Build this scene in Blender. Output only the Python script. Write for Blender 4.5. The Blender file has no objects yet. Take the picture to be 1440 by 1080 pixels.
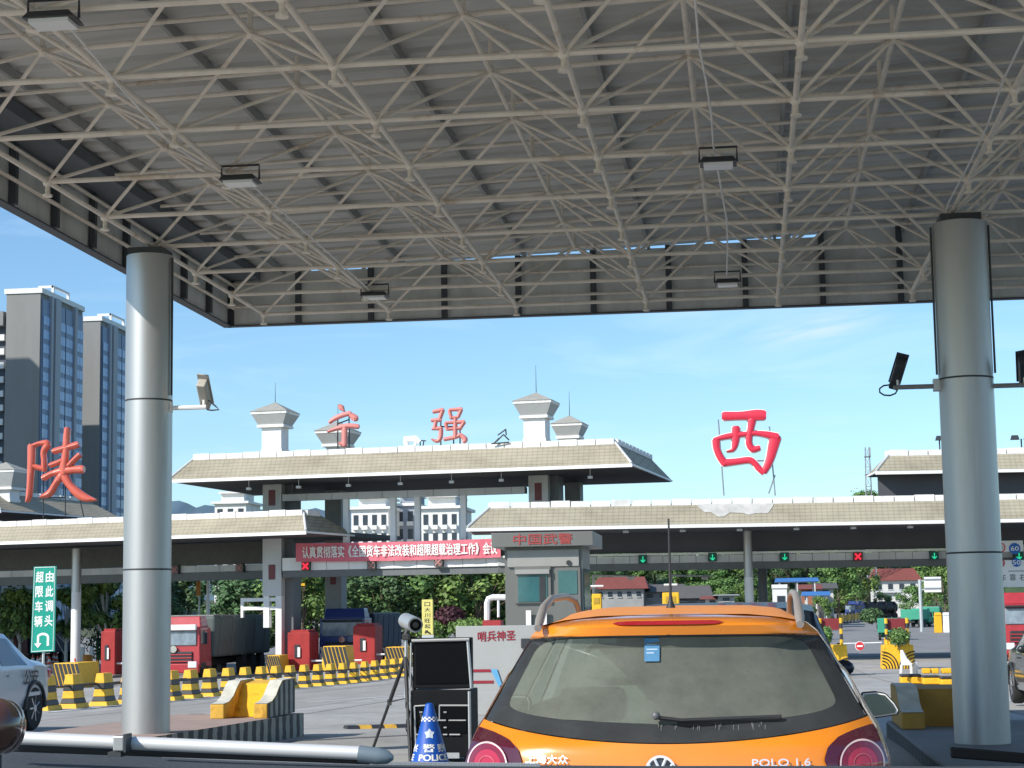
import bpy, math, random
from mathutils import Vector, Matrix
random.seed(7)
SC = bpy.context.scene
COL = SC.collection
R = math.radians
# ------------------------------------------------------------------ camera
F, CX, CY, CZ = 2600.0, 720.0, 540.0, 1.45
ROLL = 0.0155
PIT = math.atan(325.2 / F)
YAW = math.atan(329 / (F / math.cos(PIT)))
FW = Vector((-math.sin(YAW) * math.cos(PIT), math.cos(YAW) * math.cos(PIT), math.sin(PIT)))
_r0 = Vector((math.cos(YAW), math.sin(YAW), 0))
_u0 = _r0.cross(FW)
RT = _r0 * math.cos(ROLL) - _u0 * math.sin(ROLL)
UP = _u0 * math.cos(ROLL) + _r0 * math.sin(ROLL)
cam_d = bpy.data.cameras.new('camera')
cam_d.sensor_fit = 'HORIZONTAL'
cam_d.sensor_width = 36.0
cam_d.lens = F / 1440 * 36.0
cam_d.clip_start = 0.05
cam_d.clip_end = 20000
cam = bpy.data.objects.new('camera', cam_d)
COL.objects.link(cam)
mw = Matrix((RT, UP, -FW)).transposed().to_4x4()
mw.translation = Vector((0, 0, CZ))
cam.matrix_world = mw
SC.camera = cam
# ------------------------------------------------------------------ light
SUN_EL, SUN_AZ = 34.6, 225.0
SKY_STRENGTH = 0.12
SUN_STRENGTH = 4.2
EXPOSURE = 0.38
S = Vector((math.sin(R(SUN_AZ)) * math.cos(R(SUN_EL)), math.cos(R(SUN_AZ)) * math.cos(R(SUN_EL)), math.sin(R(SUN_EL))))
sun_d = bpy.data.lights.new('sun', 'SUN')
sun_d.energy = SUN_STRENGTH
sun_d.angle = R(0.53)
sun_d.color = (1.0, 0.95, 0.87)
sun = bpy.data.objects.new('sun', sun_d)
sun.rotation_euler = S.to_track_quat('Z', 'Y').to_euler()
sun.location = (-30, -30, 60)
COL.objects.link(sun)
W = bpy.data.worlds.new('World')
SC.world = W
W.use_nodes = True
nt = W.node_tree
nt.nodes.clear()
o_ = nt.nodes.new('ShaderNodeOutputWorld')
bg = nt.nodes.new('ShaderNodeBackground')
sky = nt.nodes.new('ShaderNodeTexSky')
sky.sky_type = 'NISHITA'
sky.sun_disc = False
sky.sun_elevation = R(SUN_EL)
sky.sun_rotation = R(SUN_AZ)
sky.air_density = 1.0
sky.dust_density = 0.35
sky.ozone_density = 1.6
tc = nt.nodes.new('ShaderNodeTexCoord')
mp = nt.nodes.new('ShaderNodeMapping')
mp.inputs['Rotation'].default_value = (0, R(-9), 0)
mp.inputs['Scale'].default_value = (2.2, 2.2, 13.0)
nz = nt.nodes.new('ShaderNodeTexNoise')
nz.inputs['Scale'].default_value = 2.6
nz.inputs['Detail'].default_value = 6.0
nz.inputs['Roughness'].default_value = 0.55
nz.inputs['Distortion'].default_value = 0.6
cr = nt.nodes.new('ShaderNodeValToRGB')
cr.color_ramp.elements[0].position = 0.50
cr.color_ramp.elements[0].color = (0, 0, 0, 1)
cr.color_ramp.elements[1].position = 0.80
cr.color_ramp.elements[1].color = (0.55, 0.55, 0.55, 1)
mx = nt.nodes.new('ShaderNodeMix')
mx.data_type = 'RGBA'
mx.inputs[7].default_value = (6.6, 7.0, 7.8, 1)
L = nt.links.new
L(tc.outputs['Generated'], mp.inputs['Vector'])
L(mp.outputs['Vector'], nz.inputs['Vector'])
L(nz.outputs['Fac'], cr.inputs['Fac'])
L(cr.outputs['Color'], mx.inputs[0])
L(sky.outputs['Color'], mx.inputs[6])
# one thin streaked cloud, low in the sky straight ahead
nrm_ = nt.nodes.new('ShaderNodeVectorMath'); nrm_.operation = 'NORMALIZE'
L(tc.outputs['Generated'], nrm_.inputs[0])
CD = (FW + RT * ((1150 - CX) / F) - UP * ((462 - CY) / F)).normalized()
sb_ = nt.nodes.new('ShaderNodeVectorMath'); sb_.operation = 'SUBTRACT'; sb_.inputs[1].default_value = CD
L(nrm_.outputs[0], sb_.inputs[0])
du = nt.nodes.new('ShaderNodeVectorMath'); du.operation = 'DOT_PRODUCT'; du.inputs[1].default_value = (_r0 * math.cos(.17) + Vector((0, 0, 1)) * math.sin(.17)) / .052
dv = nt.nodes.new('ShaderNodeVectorMath'); dv.operation = 'DOT_PRODUCT'; dv.inputs[1].default_value = (Vector((0, 0, 1)) * math.cos(.17) - _r0 * math.sin(.17)) / .0125
L(sb_.outputs[0], du.inputs[0]); L(sb_.outputs[0], dv.inputs[0])
cb_ = nt.nodes.new('ShaderNodeCombineXYZ'); L(du.outputs['Value'], cb_.inputs[0]); L(dv.outputs['Value'], cb_.inputs[1])
ln_ = nt.nodes.new('ShaderNodeVectorMath'); ln_.operation = 'LENGTH'; L(cb_.outputs[0], ln_.inputs[0])
mk = nt.nodes.new('ShaderNodeMapRange'); mk.interpolation_type = 'SMOOTHSTEP'; mk.inputs['From Min'].default_value = 1.0; mk.inputs['From Max'].default_value = .1; L(ln_.outputs['Value'], mk.inputs['Value'])
n3 = nt.nodes.new('ShaderNodeTexNoise'); n3.inputs['Scale'].default_value = 1.7; n3.inputs['Detail'].default_value = 5
mp3 = nt.nodes.new('ShaderNodeMapping'); mp3.inputs['Scale'].default_value = (.7, 1.5, 1); L(cb_.outputs[0], mp3.inputs['Vector']); L(mp3.outputs[0], n3.inputs['Vector'])
m3 = nt.nodes.new('ShaderNodeMapRange'); m3.inputs['From Min'].default_value = .32; m3.inputs['From Max'].default_value = .62; m3.inputs['To Max'].default_value = .55; L(n3.outputs['Fac'], m3.inputs['Value'])
mk2 = nt.nodes.new('ShaderNodeMath'); mk2.operation = 'MULTIPLY'; L(mk.outputs[0], mk2.inputs[0]); L(m3.outputs[0], mk2.inputs[1])
mc = nt.nodes.new('ShaderNodeMix'); mc.data_type = 'RGBA'; mc.inputs[7].default_value = (7.2, 6.6, 6.8, 1)
L(mk2.outputs[0], mc.inputs[0]); L(mx.outputs[2], mc.inputs[6])
tint = nt.nodes.new('ShaderNodeMix')
tint.data_type = 'RGBA'
tint.blend_type = 'MULTIPLY'
tint.inputs[0].default_value = 1.0
tint.inputs[7].default_value = (0.74, 0.945, 1.09, 1)
L(mc.outputs[2], tint.inputs[6])
L(tint.outputs[2], bg.inputs['Color'])
bg.inputs['Strength'].default_value = SKY_STRENGTH
L(bg.outputs['Background'], o_.inputs['Surface'])
SC.view_settings.view_transform = 'Standard'
SC.view_settings.look = 'None'
SC.view_settings.gamma = 1.0
SC.view_settings.use_curve_mapping = False
SC.view_settings.exposure = EXPOSURE
SC.render.resolution_x, SC.render.resolution_y = 1024, 768
SC.cycles.max_bounces = 8
SC.cycles.transparent_max_bounces = 12

# ------------------------------------------------------------------ measuring the photograph
def ray(x, y): return FW + RT * ((x - CX) / F) - UP * ((y - CY) / F)
def U(x, y, d):
    r = ray(x, y)
    return Vector((0, 0, CZ)) + r * (d / r.y)
def UZ(x, y, z):
    r = ray(x, y)
    return Vector((0, 0, CZ)) + r * ((z - CZ) / r.z)
def ppm(p):                                   # photo pixels per metre at a point
    return F / ((Vector(p) - Vector((0, 0, CZ))).dot(FW))
def sm(t):
    t = min(1, max(0, t)); return t * t * (3 - 2 * t)
GP_ = [(-60, 0), (20, 0), (63, -.8), (115, -1.05), (160, -.9), (340, .9), (600, 8), (1500, 14), (4000, 20)]
def G(x, y):
    z = GP_[-1][1]
    for (a, za), (b, zb) in zip(GP_, GP_[1:]):
        if y <= b:
            z = za + (zb - za) * (max(y, a) - a) / (b - a); break
    return z - .45 * sm((-17 - x) / 8) * sm((y - 40) / 30) * (1 - sm((y - 150) / 100))
def lin(r, g, b):
    f = lambda c: (c / 12.92 if c <= .04045 else ((c + .055) / 1.055) ** 2.4)
    return (f(r / 255), f(g / 255), f(b / 255))

# ------------------------------------------------------------------ materials
MATS = {}
def mat(name, col, rough=.6, metal=0.0, var=.12, scale=3.0, bump=0.0, bscale=40., coat=0.0, trans=0.0, spec=.5, island=False, stretch=None, emit=0.0):
    if name in MATS: return MATS[name]
    m = bpy.data.materials.new(name); m.use_nodes = True
    t = m.node_tree; t.nodes.clear()
    out = t.nodes.new('ShaderNodeOutputMaterial')
    p = t.nodes.new('ShaderNodeBsdfPrincipled')
    p.inputs['Roughness'].default_value = rough
    p.inputs['Metallic'].default_value = metal
    p.inputs['Specular IOR Level'].default_value = spec
    p.inputs['Coat Weight'].default_value = coat
    p.inputs['Coat Roughness'].default_value = .04
    t.links.new(p.outputs[0], out.inputs[0])
    c = t.nodes.new('ShaderNodeTexCoord')
    src = c.outputs['Object']
    if stretch:
        mpn = t.nodes.new('ShaderNodeMapping'); mpn.inputs['Scale'].default_value = stretch
        t.links.new(src, mpn.inputs['Vector']); src = mpn.outputs['Vector']
    n = t.nodes.new('ShaderNodeTexNoise'); n.inputs['Scale'].default_value = scale
    n.inputs['Detail'].default_value = 7; n.inputs['Roughness'].default_value = .65
    t.links.new(src, n.inputs['Vector'])
    r = t.nodes.new('ShaderNodeValToRGB')
    r.color_ramp.elements[0].position = .3; r.color_ramp.elements[1].position = .7
    lo = [max(0, x * (1 - var)) for x in col]; hi = [min(1, x * (1 + var)) for x in col]
    r.color_ramp.elements[0].color = (*lo, 1); r.color_ramp.elements[1].color = (*hi, 1)
    t.links.new(n.outputs['Fac'], r.inputs['Fac'])
    last = r.outputs['Color']
    if island:
        g = t.nodes.new('ShaderNodeNewGeometry')
        oi = t.nodes.new('ShaderNodeObjectInfo')
        h = t.nodes.new('ShaderNodeHueSaturation')
        ma = t.nodes.new('ShaderNodeMapRange'); ma.inputs['To Min'].default_value = .55; ma.inputs['To Max'].default_value = 1.5
        mb = t.nodes.new('ShaderNodeMapRange'); mb.inputs['To Min'].default_value = .492; mb.inputs['To Max'].default_value = .51
        t.links.new(g.outputs['Random Per Island'], ma.inputs['Value'])
        t.links.new(oi.outputs['Random'], mb.inputs['Value'])
        t.links.new(ma.outputs[0], h.inputs['Value']); t.links.new(mb.outputs[0], h.inputs['Hue'])
        t.links.new(last, h.inputs['Color']); last = h.outputs['Color']
    t.links.new(last, p.inputs['Base Color'])
    if trans:
        p.inputs['Transmission Weight'].default_value = trans
    if emit:
        t.links.new(last, p.inputs['Emission Color']); p.inputs['Emission Strength'].default_value = emit
    if bump:
        n2 = t.nodes.new('ShaderNodeTexNoise'); n2.inputs['Scale'].default_value = bscale
        n2.inputs['Detail'].default_value = 4
        t.links.new(c.outputs['Object'], n2.inputs['Vector'])
        b = t.nodes.new('ShaderNodeBump'); b.inputs['Strength'].default_value = bump; b.inputs['Distance'].default_value = .02
        t.links.new(n2.outputs['Fac'], b.inputs['Height']); t.links.new(b.outputs[0], p.inputs['Normal'])
    MATS[name] = m
    return m
def nodes_of(m):
    t = m.node_tree
    return t, next(n for n in t.nodes if n.type == 'BSDF_PRINCIPLED')
def weather(m, stain=.35, big=.12, streak=None, lo=.45, hi=.62, cracks=0.0, rough_var=.12, col=(.55, .53, .50)):
    """lay grime over a material: broad blotches, optional streaks and hairline cracks"""
    t, p = nodes_of(m)
    c = next(n for n in t.nodes if n.type == 'TEX_COORD')
    src = c.outputs['Object']
    if streak:
        mpn = t.nodes.new('ShaderNodeMapping'); mpn.inputs['Scale'].default_value = streak
        t.links.new(src, mpn.inputs['Vector']); src = mpn.outputs['Vector']
    n = t.nodes.new('ShaderNodeTexNoise'); n.inputs['Scale'].default_value = big; n.inputs['Detail'].default_value = 9; n.inputs['Roughness'].default_value = .7
    n.inputs['Distortion'].default_value = .4
    t.links.new(src, n.inputs['Vector'])
    r = t.nodes.new('ShaderNodeMapRange'); r.inputs['From Min'].default_value = lo; r.inputs['From Max'].default_value = hi; r.inputs['To Max'].default_value = stain
    t.links.new(n.outputs['Fac'], r.inputs['Value'])
    fac = r.outputs[0]
    if cracks:
        v = t.nodes.new('ShaderNodeTexVoronoi'); v.feature = 'DISTANCE_TO_EDGE'; v.inputs['Scale'].default_value = cracks
        nw = t.nodes.new('ShaderNodeTexNoise'); nw.inputs['Scale'].default_value = 1.1; nw.inputs['Detail'].default_value = 5
        t.links.new(c.outputs['Object'], nw.inputs['Vector'])
        va = t.nodes.new('ShaderNodeVectorMath'); va.operation = 'MULTIPLY_ADD'; va.inputs[1].default_value = (1.6, 1.6, 1.6)
        t.links.new(nw.outputs['Color'], va.inputs[0]); t.links.new(c.outputs['Object'], va.inputs[2]); t.links.new(va.outputs[0], v.inputs['Vector'])
        cm = t.nodes.new('ShaderNodeMapRange'); cm.inputs['From Max'].default_value = .006; cm.inputs['To Min'].default_value = .6; cm.inputs['To Max'].default_value = 0
        t.links.new(v.outputs['Distance'], cm.inputs['Value'])
        mxm = t.nodes.new('ShaderNodeMath'); mxm.operation = 'MAXIMUM'; t.links.new(fac, mxm.inputs[0]); t.links.new(cm.outputs[0], mxm.inputs[1]); fac = mxm.outputs[0]
    old = p.inputs['Base Color'].links[0].from_socket
    mi = t.nodes.new('ShaderNodeMix'); mi.data_type = 'RGBA'; mi.blend_type = 'MULTIPLY'; mi.inputs[7].default_value = (*col, 1)
    t.links.new(fac, mi.inputs[0]); t.links.new(old, mi.inputs[6]); t.links.new(mi.outputs[2], p.inputs['Base Color'])
    if rough_var:
        ra = t.nodes.new('ShaderNodeMapRange'); b = p.inputs['Roughness'].default_value
        ra.inputs['To Min'].default_value = b; ra.inputs['To Max'].default_value = min(1, b + rough_var * 2); t.links.new(n.outputs['Fac'], ra.inputs['Value']); t.links.new(ra.outputs[0], p.inputs['Roughness'])
    return m
def glassy(name, tint, alpha=.5, rough=.05, base=(.02, .028, .028)):
    """tinted pane: partly see-through, partly dark and shiny"""
    if name in MATS: return MATS[name]
    m = bpy.data.materials.new(name); m.use_nodes = True
    t = m.node_tree; t.nodes.clear()
    out = t.nodes.new('ShaderNodeOutputMaterial'); mix = t.nodes.new('ShaderNodeMixShader')
    tr = t.nodes.new('ShaderNodeBsdfTransparent'); tr.inputs['Color'].default_value = (*tint, 1)
    p = t.nodes.new('ShaderNodeBsdfPrincipled'); p.inputs['Base Color'].default_value = (*base, 1)
    p.inputs['Roughness'].default_value = rough
    n = t.nodes.new('ShaderNodeTexNoise'); n.inputs['Scale'].default_value = 3.5; n.inputs['Detail'].default_value = 9; n.inputs['Roughness'].default_value = .7
    c = t.nodes.new('ShaderNodeTexCoord'); t.links.new(c.outputs['Object'], n.inputs['Vector'])
    mr = t.nodes.new('ShaderNodeMapRange'); mr.inputs['To Min'].default_value = max(0, alpha - .14); mr.inputs['To Max'].default_value = min(1, alpha + .14); mr.inputs['From Min'].default_value = .35; mr.inputs['From Max'].default_value = .65
    t.links.new(n.outputs['Fac'], mr.inputs['Value']); t.links.new(mr.outputs[0], mix.inputs[0])
    t.links.new(tr.outputs[0], mix.inputs[1]); t.links.new(p.outputs[0], mix.inputs[2]); t.links.new(mix.outputs[0], out.inputs[0])
    MATS[name] = m
    return m

# ------------------------------------------------------------------ mesh collector
class MB:
    def __init__(s): s.v = []; s.f = []
    def add(s, vs, fs):
        b = len(s.v); s.v += [Vector(v) for v in vs]; s.f += [tuple(i + b for i in f) for f in fs]; return s
    def box(s, c, d, rz=0.0, taper=1.0, m=None):
        """box centred on c in x and y, c.z at its bottom; d = sizes; taper scales the top"""
        hx, hy = d[0] / 2, d[1] / 2
        pts = [(-hx, -hy, 0), (hx, -hy, 0), (hx, hy, 0), (-hx, hy, 0)]
        tx, ty = (taper, taper) if not isinstance(taper, tuple) else taper
        pts += [(x * tx, y * ty, d[2]) for x, y, _ in pts]
        cs, sn = math.cos(rz), math.sin(rz)
        vs = [(c[0] + x * cs - y * sn, c[1] + x * sn + y * cs, c[2] + z) for x, y, z in pts]
        if m: vs = [m @ Vector(v) for v in vs]
        return s.add(vs, [(0, 3, 2, 1), (4, 5, 6, 7), (0, 1, 5, 4), (1, 2, 6, 5), (2, 3, 7, 6), (3, 0, 4, 7)])
    def bar(s, p, q, r, n=6, r2=None, cap=True):
        p, q = Vector(p), Vector(q); a = (q - p)
        if a.length < 1e-6: return s
        a.normalize()
        u = a.cross(Vector((0, 0, 1)) if abs(a.z) < .95 else Vector((1, 0, 0))).normalized(); w = a.cross(u)
        r2 = r if r2 is None else r2
        vs = []
        for c, rr in ((p, r), (q, r2)):
            for i in range(n):
                t = 2 * math.pi * i / n
                vs.append(c + (u * math.cos(t) + w * math.sin(t)) * rr)
        fs = [(i, (i + 1) % n, n + (i + 1) % n, n + i) for i in range(n)]
        if cap: fs += [tuple(reversed(range(n))), tuple(range(n, 2 * n))]
        return s.add(vs, fs)
    def tube(s, pts, rad, n=6, flat=None):
        """tube along points; rad a number or list; flat=(axis, k) squashes the section along axis"""
        pts = [Vector(p) for p in pts]
        rs = rad if isinstance(rad, (list, tuple)) else [rad] * len(pts)
        vs = []; prev = None
        for i, p in enumerate(pts):
            a = (pts[min(i + 1, len(pts) - 1)] - pts[max(i - 1, 0)]).normalized()
            if prev is None:
                ref = Vector((0, 0, 1)) if abs(a.z) < .9 else Vector((1, 0, 0))
                u = a.cross(ref).normalized()
            else:
                u = (prev - a * prev.dot(a)).normalized()
            prev = u; w = a.cross(u)
            for k in range(n):
                t = 2 * math.pi * k / n
                o = (u * math.cos(t) + w * math.sin(t)) * rs[i]
                if flat:
                    ax = Vector(flat[0]); o = o - ax * (o.dot(ax)) + ax * (math.copysign(min(abs(o.dot(ax)), 1e9), o.dot(ax)) / max(rs[i], 1e-6) * flat[1])
                vs.append(p + o)
        m = len(pts); fs = []
        for i in range(m - 1):
            for k in range(n):
                fs.append((i * n + k, i * n + (k + 1) % n, (i + 1) * n + (k + 1) % n, (i + 1) * n + k))
        fs += [tuple(reversed(range(n))), tuple(range((m - 1) * n, m * n))]
        return s.add(vs, fs)
    def prism(s, poly, fn, d0, d1):
        """polygon of 2-D points swept from d0 to d1; fn(a, b, d) gives the 3-D point"""
        n = len(poly)
        vs = [fn(a, b, d0) for a, b in poly] + [fn(a, b, d1) for a, b in poly]
        fs = [tuple(range(n)), tuple(reversed(range(n, 2 * n)))] + [(i, n + i, n + (i + 1) % n, (i + 1) % n) for i in range(n)]
        return s.add(vs, fs)
    def lathe(s, prof, c=(0, 0, 0), n=20, axis='z'):
        vs = []
        for r, h in prof:
            for i in range(n):
                t = 2 * math.pi * i / n
                a, b = r * math.cos(t), r * math.sin(t)
                v = (a, b, h) if axis == 'z' else ((h, a, b) if axis == 'x' else (b, h, a))
                vs.append((c[0] + v[0], c[1] + v[1], c[2] + v[2]))
        m = len(prof); fs = []
        for j in range(m - 1):
            for i in range(n):
                fs.append((j * n + i, j * n + (i + 1) % n, (j + 1) * n + (i + 1) % n, (j + 1) * n + i))
        fs += [tuple(reversed(range(n))), tuple(range((m - 1) * n, m * n))]
        return s.add(vs, fs)
    def grid(s, fn, us, vs_):
        nu, nv = len(us), len(vs_)
        s.add([fn(u, v) for v in vs_ for u in us],
              [(j * nu + i, j * nu + i + 1, (j + 1) * nu + i + 1, (j + 1) * nu + i) for j in range(nv - 1) for i in range(nu - 1)])
        return s
    def ball(s, c, r, n=8, m=5, sc=(1, 1, 1)):
        prof = [(max(r * math.sin(math.pi * j / m), 1e-4), -r * math.cos(math.pi * j / m)) for j in range(m + 1)]
        t = MB().lathe(prof, (0, 0, 0), n)
        return s.add([(c[0] + v.x * sc[0], c[1] + v.y * sc[1], c[2] + v.z * sc[2]) for v in t.v], t.f)
    def xf(s, m):
        s.v = [m @ v for v in s.v]; return s
    def build(s, name, m, parent=None, smooth=False, bevel=0, world=True, fix=True):
        off = Vector((0, 0, 0))
        if world and parent is not None:
            q = parent
            while q is not None:
                off += q.location; q = q.parent
        me = bpy.data.meshes.new(name)
        me.from_pydata([tuple(v - off) for v in s.v], [], s.f)
        if fix:
            import bmesh
            bm = bmesh.new(); bm.from_mesh(me); bmesh.ops.recalc_face_normals(bm, faces=bm.faces); bm.to_mesh(me); bm.free()
        me.materials.append(m)
        if smooth:
            me.polygons.foreach_set('use_smooth', [True] * len(me.polygons))
            try: me.set_sharp_from_angle(angle=R(40))
            except Exception: pass
        me.update()
        o = bpy.data.objects.new(name, me); COL.objects.link(o)
        if parent is not None: o.parent = parent
        if bevel:
            b = o.modifiers.new('bevel', 'BEVEL'); b.width = bevel; b.segments = 2; b.limit_method = 'ANGLE'
        return o

def tag(o, label=None, cat=None, group=None, kind=None):
    if label: o['label'] = label
    if cat: o['category'] = cat
    if group: o['group'] = group
    if kind: o['kind'] = kind
    return o
def thing(name, label, cat, loc=(0, 0, 0), group=None, rz=0.0):
    o = bpy.data.objects.new(name, None); COL.objects.link(o)
    o.empty_display_size = .3
    o.location = loc; o.rotation_euler = (0, 0, rz)
    return tag(o, label, cat, group)
KIDS = {}
def copy_tree(o, loc=None, rz=None, label=None, parent=None, scale=None):
    c = o.copy(); COL.objects.link(c)
    if parent is not None: c.parent = parent
    if loc is not None: c.location = loc
    if rz is not None: c.rotation_euler = (0, 0, rz)
    if scale is not None: c.scale = scale if isinstance(scale, tuple) else (scale,) * 3
    if label: c['label'] = label
    if o.name not in KIDS: KIDS[o.name] = list(o.children)
    for ch in KIDS[o.name]: copy_tree(ch, parent=c)
    return c
TXT = {}
def text_mesh(body, bold=0.0, ext=0.0):
    k = (body, bold, ext)
    if k in TXT: return TXT[k]
    cu = bpy.data.curves.new('lettering', 'FONT'); cu.body = body; cu.resolution_u = 3
    cu.offset = bold; cu.extrude = ext; cu.align_x = 'LEFT'
    ob = bpy.data.objects.new('lettering', cu); COL.objects.link(ob)
    dg = bpy.context.evaluated_depsgraph_get()
    me = bpy.data.meshes.new_from_object(ob.evaluated_get(dg))
    vs = [v.co.copy() for v in me.vertices]; fs = [tuple(p.vertices) for p in me.polygons]
    bpy.data.objects.remove(ob); bpy.data.curves.remove(cu); bpy.data.meshes.remove(me)
    x0 = min(v.x for v in vs); x1 = max(v.x for v in vs); y0 = min(v.y for v in vs); y1 = max(v.y for v in vs)
    TXT[k] = ([Vector(((v.x - x0) / (x1 - x0), (v.y - y0) / (y1 - y0), v.z)) for v in vs], fs)
    return TXT[k]
def put_text(mb, body, O, X, Y, bold=0.015, lift=.004, ext=0.0, skew=None):
    """text stretched to fill the parallelogram O, O+X, O+Y, standing `lift` in front of it"""
    vs, fs = text_mesh(body, 0, ext)
    O, X, Y = Vector(O), Vector(X), Vector(Y); N = X.cross(Y).normalized()
    b = bold * Y.length; xn = X.normalized(); yn = Y.normalized()
    for i, (dx, dy) in enumerate([(0, 0)] if bold <= 0 else [(-b, 0), (b, 0), (0, -b), (0, b)]):
        mb.add([O + X * v.x + Y * v.y + xn * dx + yn * dy + N * (lift * (1 + .2 * i) + v.z) for v in vs], fs)
    return mb
# ------------------------------------------------------------------ ground, roads
M_conc = mat('concrete_paving', (.385, .372, .345), .85, var=.10, scale=.6, bump=.15, bscale=60)
weather(M_conc, .8, .35, (1, .45, 1), .44, .68, .16)
weather(M_conc, .8, 1.3, None, .60, .68, 0, 0)
M_asph = mat('asphalt', (.23, .225, .22), .9, var=.12, scale=.4, bump=.2, bscale=50)
M_soil = mat('grassy_soil', (.075, .085, .04), .95, var=.3, scale=.2)
M_white = mat('white_road_paint', (.62, .61, .57), .7, var=.15, scale=6)
M_yel = mat('yellow_paint', (.80, .44, .015), .45, var=.10, scale=7)
M_yelold = mat('old_yellow_paint', (.62, .36, .045), .6, var=.2, scale=6)
M_blk = mat('black_paint', (.03, .03, .032), .5, var=.2, scale=8)
M_dark = mat('dark_metal', (.035, .038, .042), .45, var=.2)
YS = [-60, -30, 0, 10, 20, 30, 40, 50, 63, 75, 85, 97, 115, 135, 160, 180, 210, 240, 270, 300, 340, 400, 480, 600, 800, 1100, 1500, 2500, 4000]
def sheet(name, m, x0, x1, y0, y1, dz, step=2.0, kind='structure'):
    ys = sorted(set([y0, y1] + [y for y in YS if y0 < y < y1]))
    n = max(1, int(round((x1 - x0) / step)))
    xs = [x0 + (x1 - x0) * i / n for i in range(n + 1)]
    o = MB().grid(lambda x, y: (x, y, G(x, y) + dz), xs, ys).build(name, m)
    if kind: tag(o, kind=kind)
    return o
sheet('ground', M_soil, -1200, 1200, -60, 4000, -.03, 2.0)
sheet('plaza_paving', M_conc, -80, 60, -40, 97, 0.0)
sheet('road', M_asph, -80, 44, 97, 340, 0.006)
# worn darker wheel lanes on the concrete
M_lane = mat('worn_concrete', (.33, .31, .28), .9, var=.12, scale=.5, stretch=(3, .3, 1))
sheet('wheel_track', M_lane, -12.6, -8.8, 27, 90, .004)
sheet('wheel_track', M_lane, -2.6, .8, 30, 92, .004)
def stripe(pts, w, m, name, dz=.008):
    mb = MB()
    pts = [Vector((p[0], p[1])) for p in pts]
    for a, b in zip(pts, pts[1:]):
        n = max(1, int((b - a).length / 2))
        d = (b - a).normalized(); s_ = Vector((-d.y, d.x)) * w / 2
        for i in range(n):
            p, q = a.lerp(b, i / n), a.lerp(b, (i + 1) / n)
            mb.add([(v.x, v.y, G(v.x, v.y) + dz) for v in (p - s_, q - s_, q + s_, p + s_)], [(0, 1, 2, 3)])
    return tag(mb.build(name, m), kind='structure')
def gp(px, py):
    lo, hi = 2.0, 400.0
    r = ray(px, py)
    for _ in range(60):
        m_ = (lo + hi) / 2
        p = Vector((0, 0, CZ)) + r * (m_ / r.y)
        if p.z > G(p.x, p.y): lo = m_
        else: hi = m_
    return p
stripe([gp(70, 1002), gp(570, 944)], .20, M_white, 'edge_line')
stripe([gp(430, 988), gp(575, 978)], .16, M_white, 'lane_line')
stripe([gp(1150, 934), gp(1240, 936)], .15, M_white, 'lane_line')
stripe([gp(1180, 888), gp(1228, 886)], .3, M_blk, 'dark_road_line')
stripe([gp(1275, 878), gp(1330, 874)], .25, M_white, 'lane_line')
stripe([gp(405, 1043), gp(580, 1034)], .10, M_blk, 'dark_road_line')  # thin dark line drawn across the paving
for i in range(6):                              # transverse joints between the concrete slabs
    y = 33 + i * 9.0
    stripe([(-13.5, y), (9, y - .3)], .05, M_lane, 'dark_road_line')
for x_ in (-11.9, -7.9, -3.9, .1, 4.1):         # and along the lanes
    stripe([(x_, 25), (x_ - .1, 92)], .045, M_lane, 'dark_road_line')
weather(M_asph, .5, .25, (1, .3, 1), .45, .7, .1)
weather(M_lane, .5, .6, (2, .3, 1), .45, .7)
weather(M_yel, .6, 5, None, .56, .68, 0, .1, (.45, .38, .30)); weather(M_yelold, .7, 5, None, .5, .68, 0, .1, (.45, .38, .30))
# rubber speed bump of yellow and black blocks
t = thing('speed_bump', 'low yellow and black rubber speed bump across the sunlit lane', 'speed bump', gp(530, 1023))
a, b = gp(486, 1025), gp(640, 1021)
for k in range(9):
    p, q = a.lerp(b, k / 9), a.lerp(b, (k + .96) / 9)
    c = (p + q) / 2
    MB().box((c.x, c.y, G(c.x, c.y) + .002), ((q - p).length, .34, .045), math.atan2(q.y - p.y, q.x - p.x), taper=(1, .55)).build('bump_block', M_yelold if k % 2 else M_blk, t)
# ------------------------------------------------------------------ the station canopy overhead: a space frame under sheeting
M_bar = mat('cream_painted_steel', (.74, .68, .585), .5, var=.14, scale=2.5)
weather(M_bar, .7, 2.2, None, .56, .68, 0, .1, (.60, .45, .32))
M_sheet = mat('grey_roof_sheeting', (.53, .535, .51), .6, var=.14, scale=.35)
weather(M_sheet, .6, .9, (.25, 2.2, 1), .45, .7)
M_purlin = mat('dark_purlin', (.30, .31, .30), .6)
M_fas = mat('dull_fascia_panel', (.64, .66, .63), .6, var=.12, scale=.8)
weather(M_fas, .6, 1.5, (1, 1, .3), .45, .7)
M_fasd = mat('fascia_stile', (.055, .065, .075), .6)
XB = [-6.2 + 1.67 * i for i in range(11)]
YB = [5.146 + 1.518 * j for j in range(13)]
ZB = 5.42
XT = [x + .835 for x in XB[:-1]]
YT = [y + .759 for y in YB[:-1]]
def zt(x): return 6.0 + .031 * (x + 2.06)
XE, YE0, YE1, XR = -7.0, 4.7, 24.45, 11.2
can = thing('station_canopy', 'high grey canopy with cream space frame carried over the lanes on round silver columns', 'canopy', (0, 17, 5.4))
def zsheet(x): return zt(x) + .36
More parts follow.
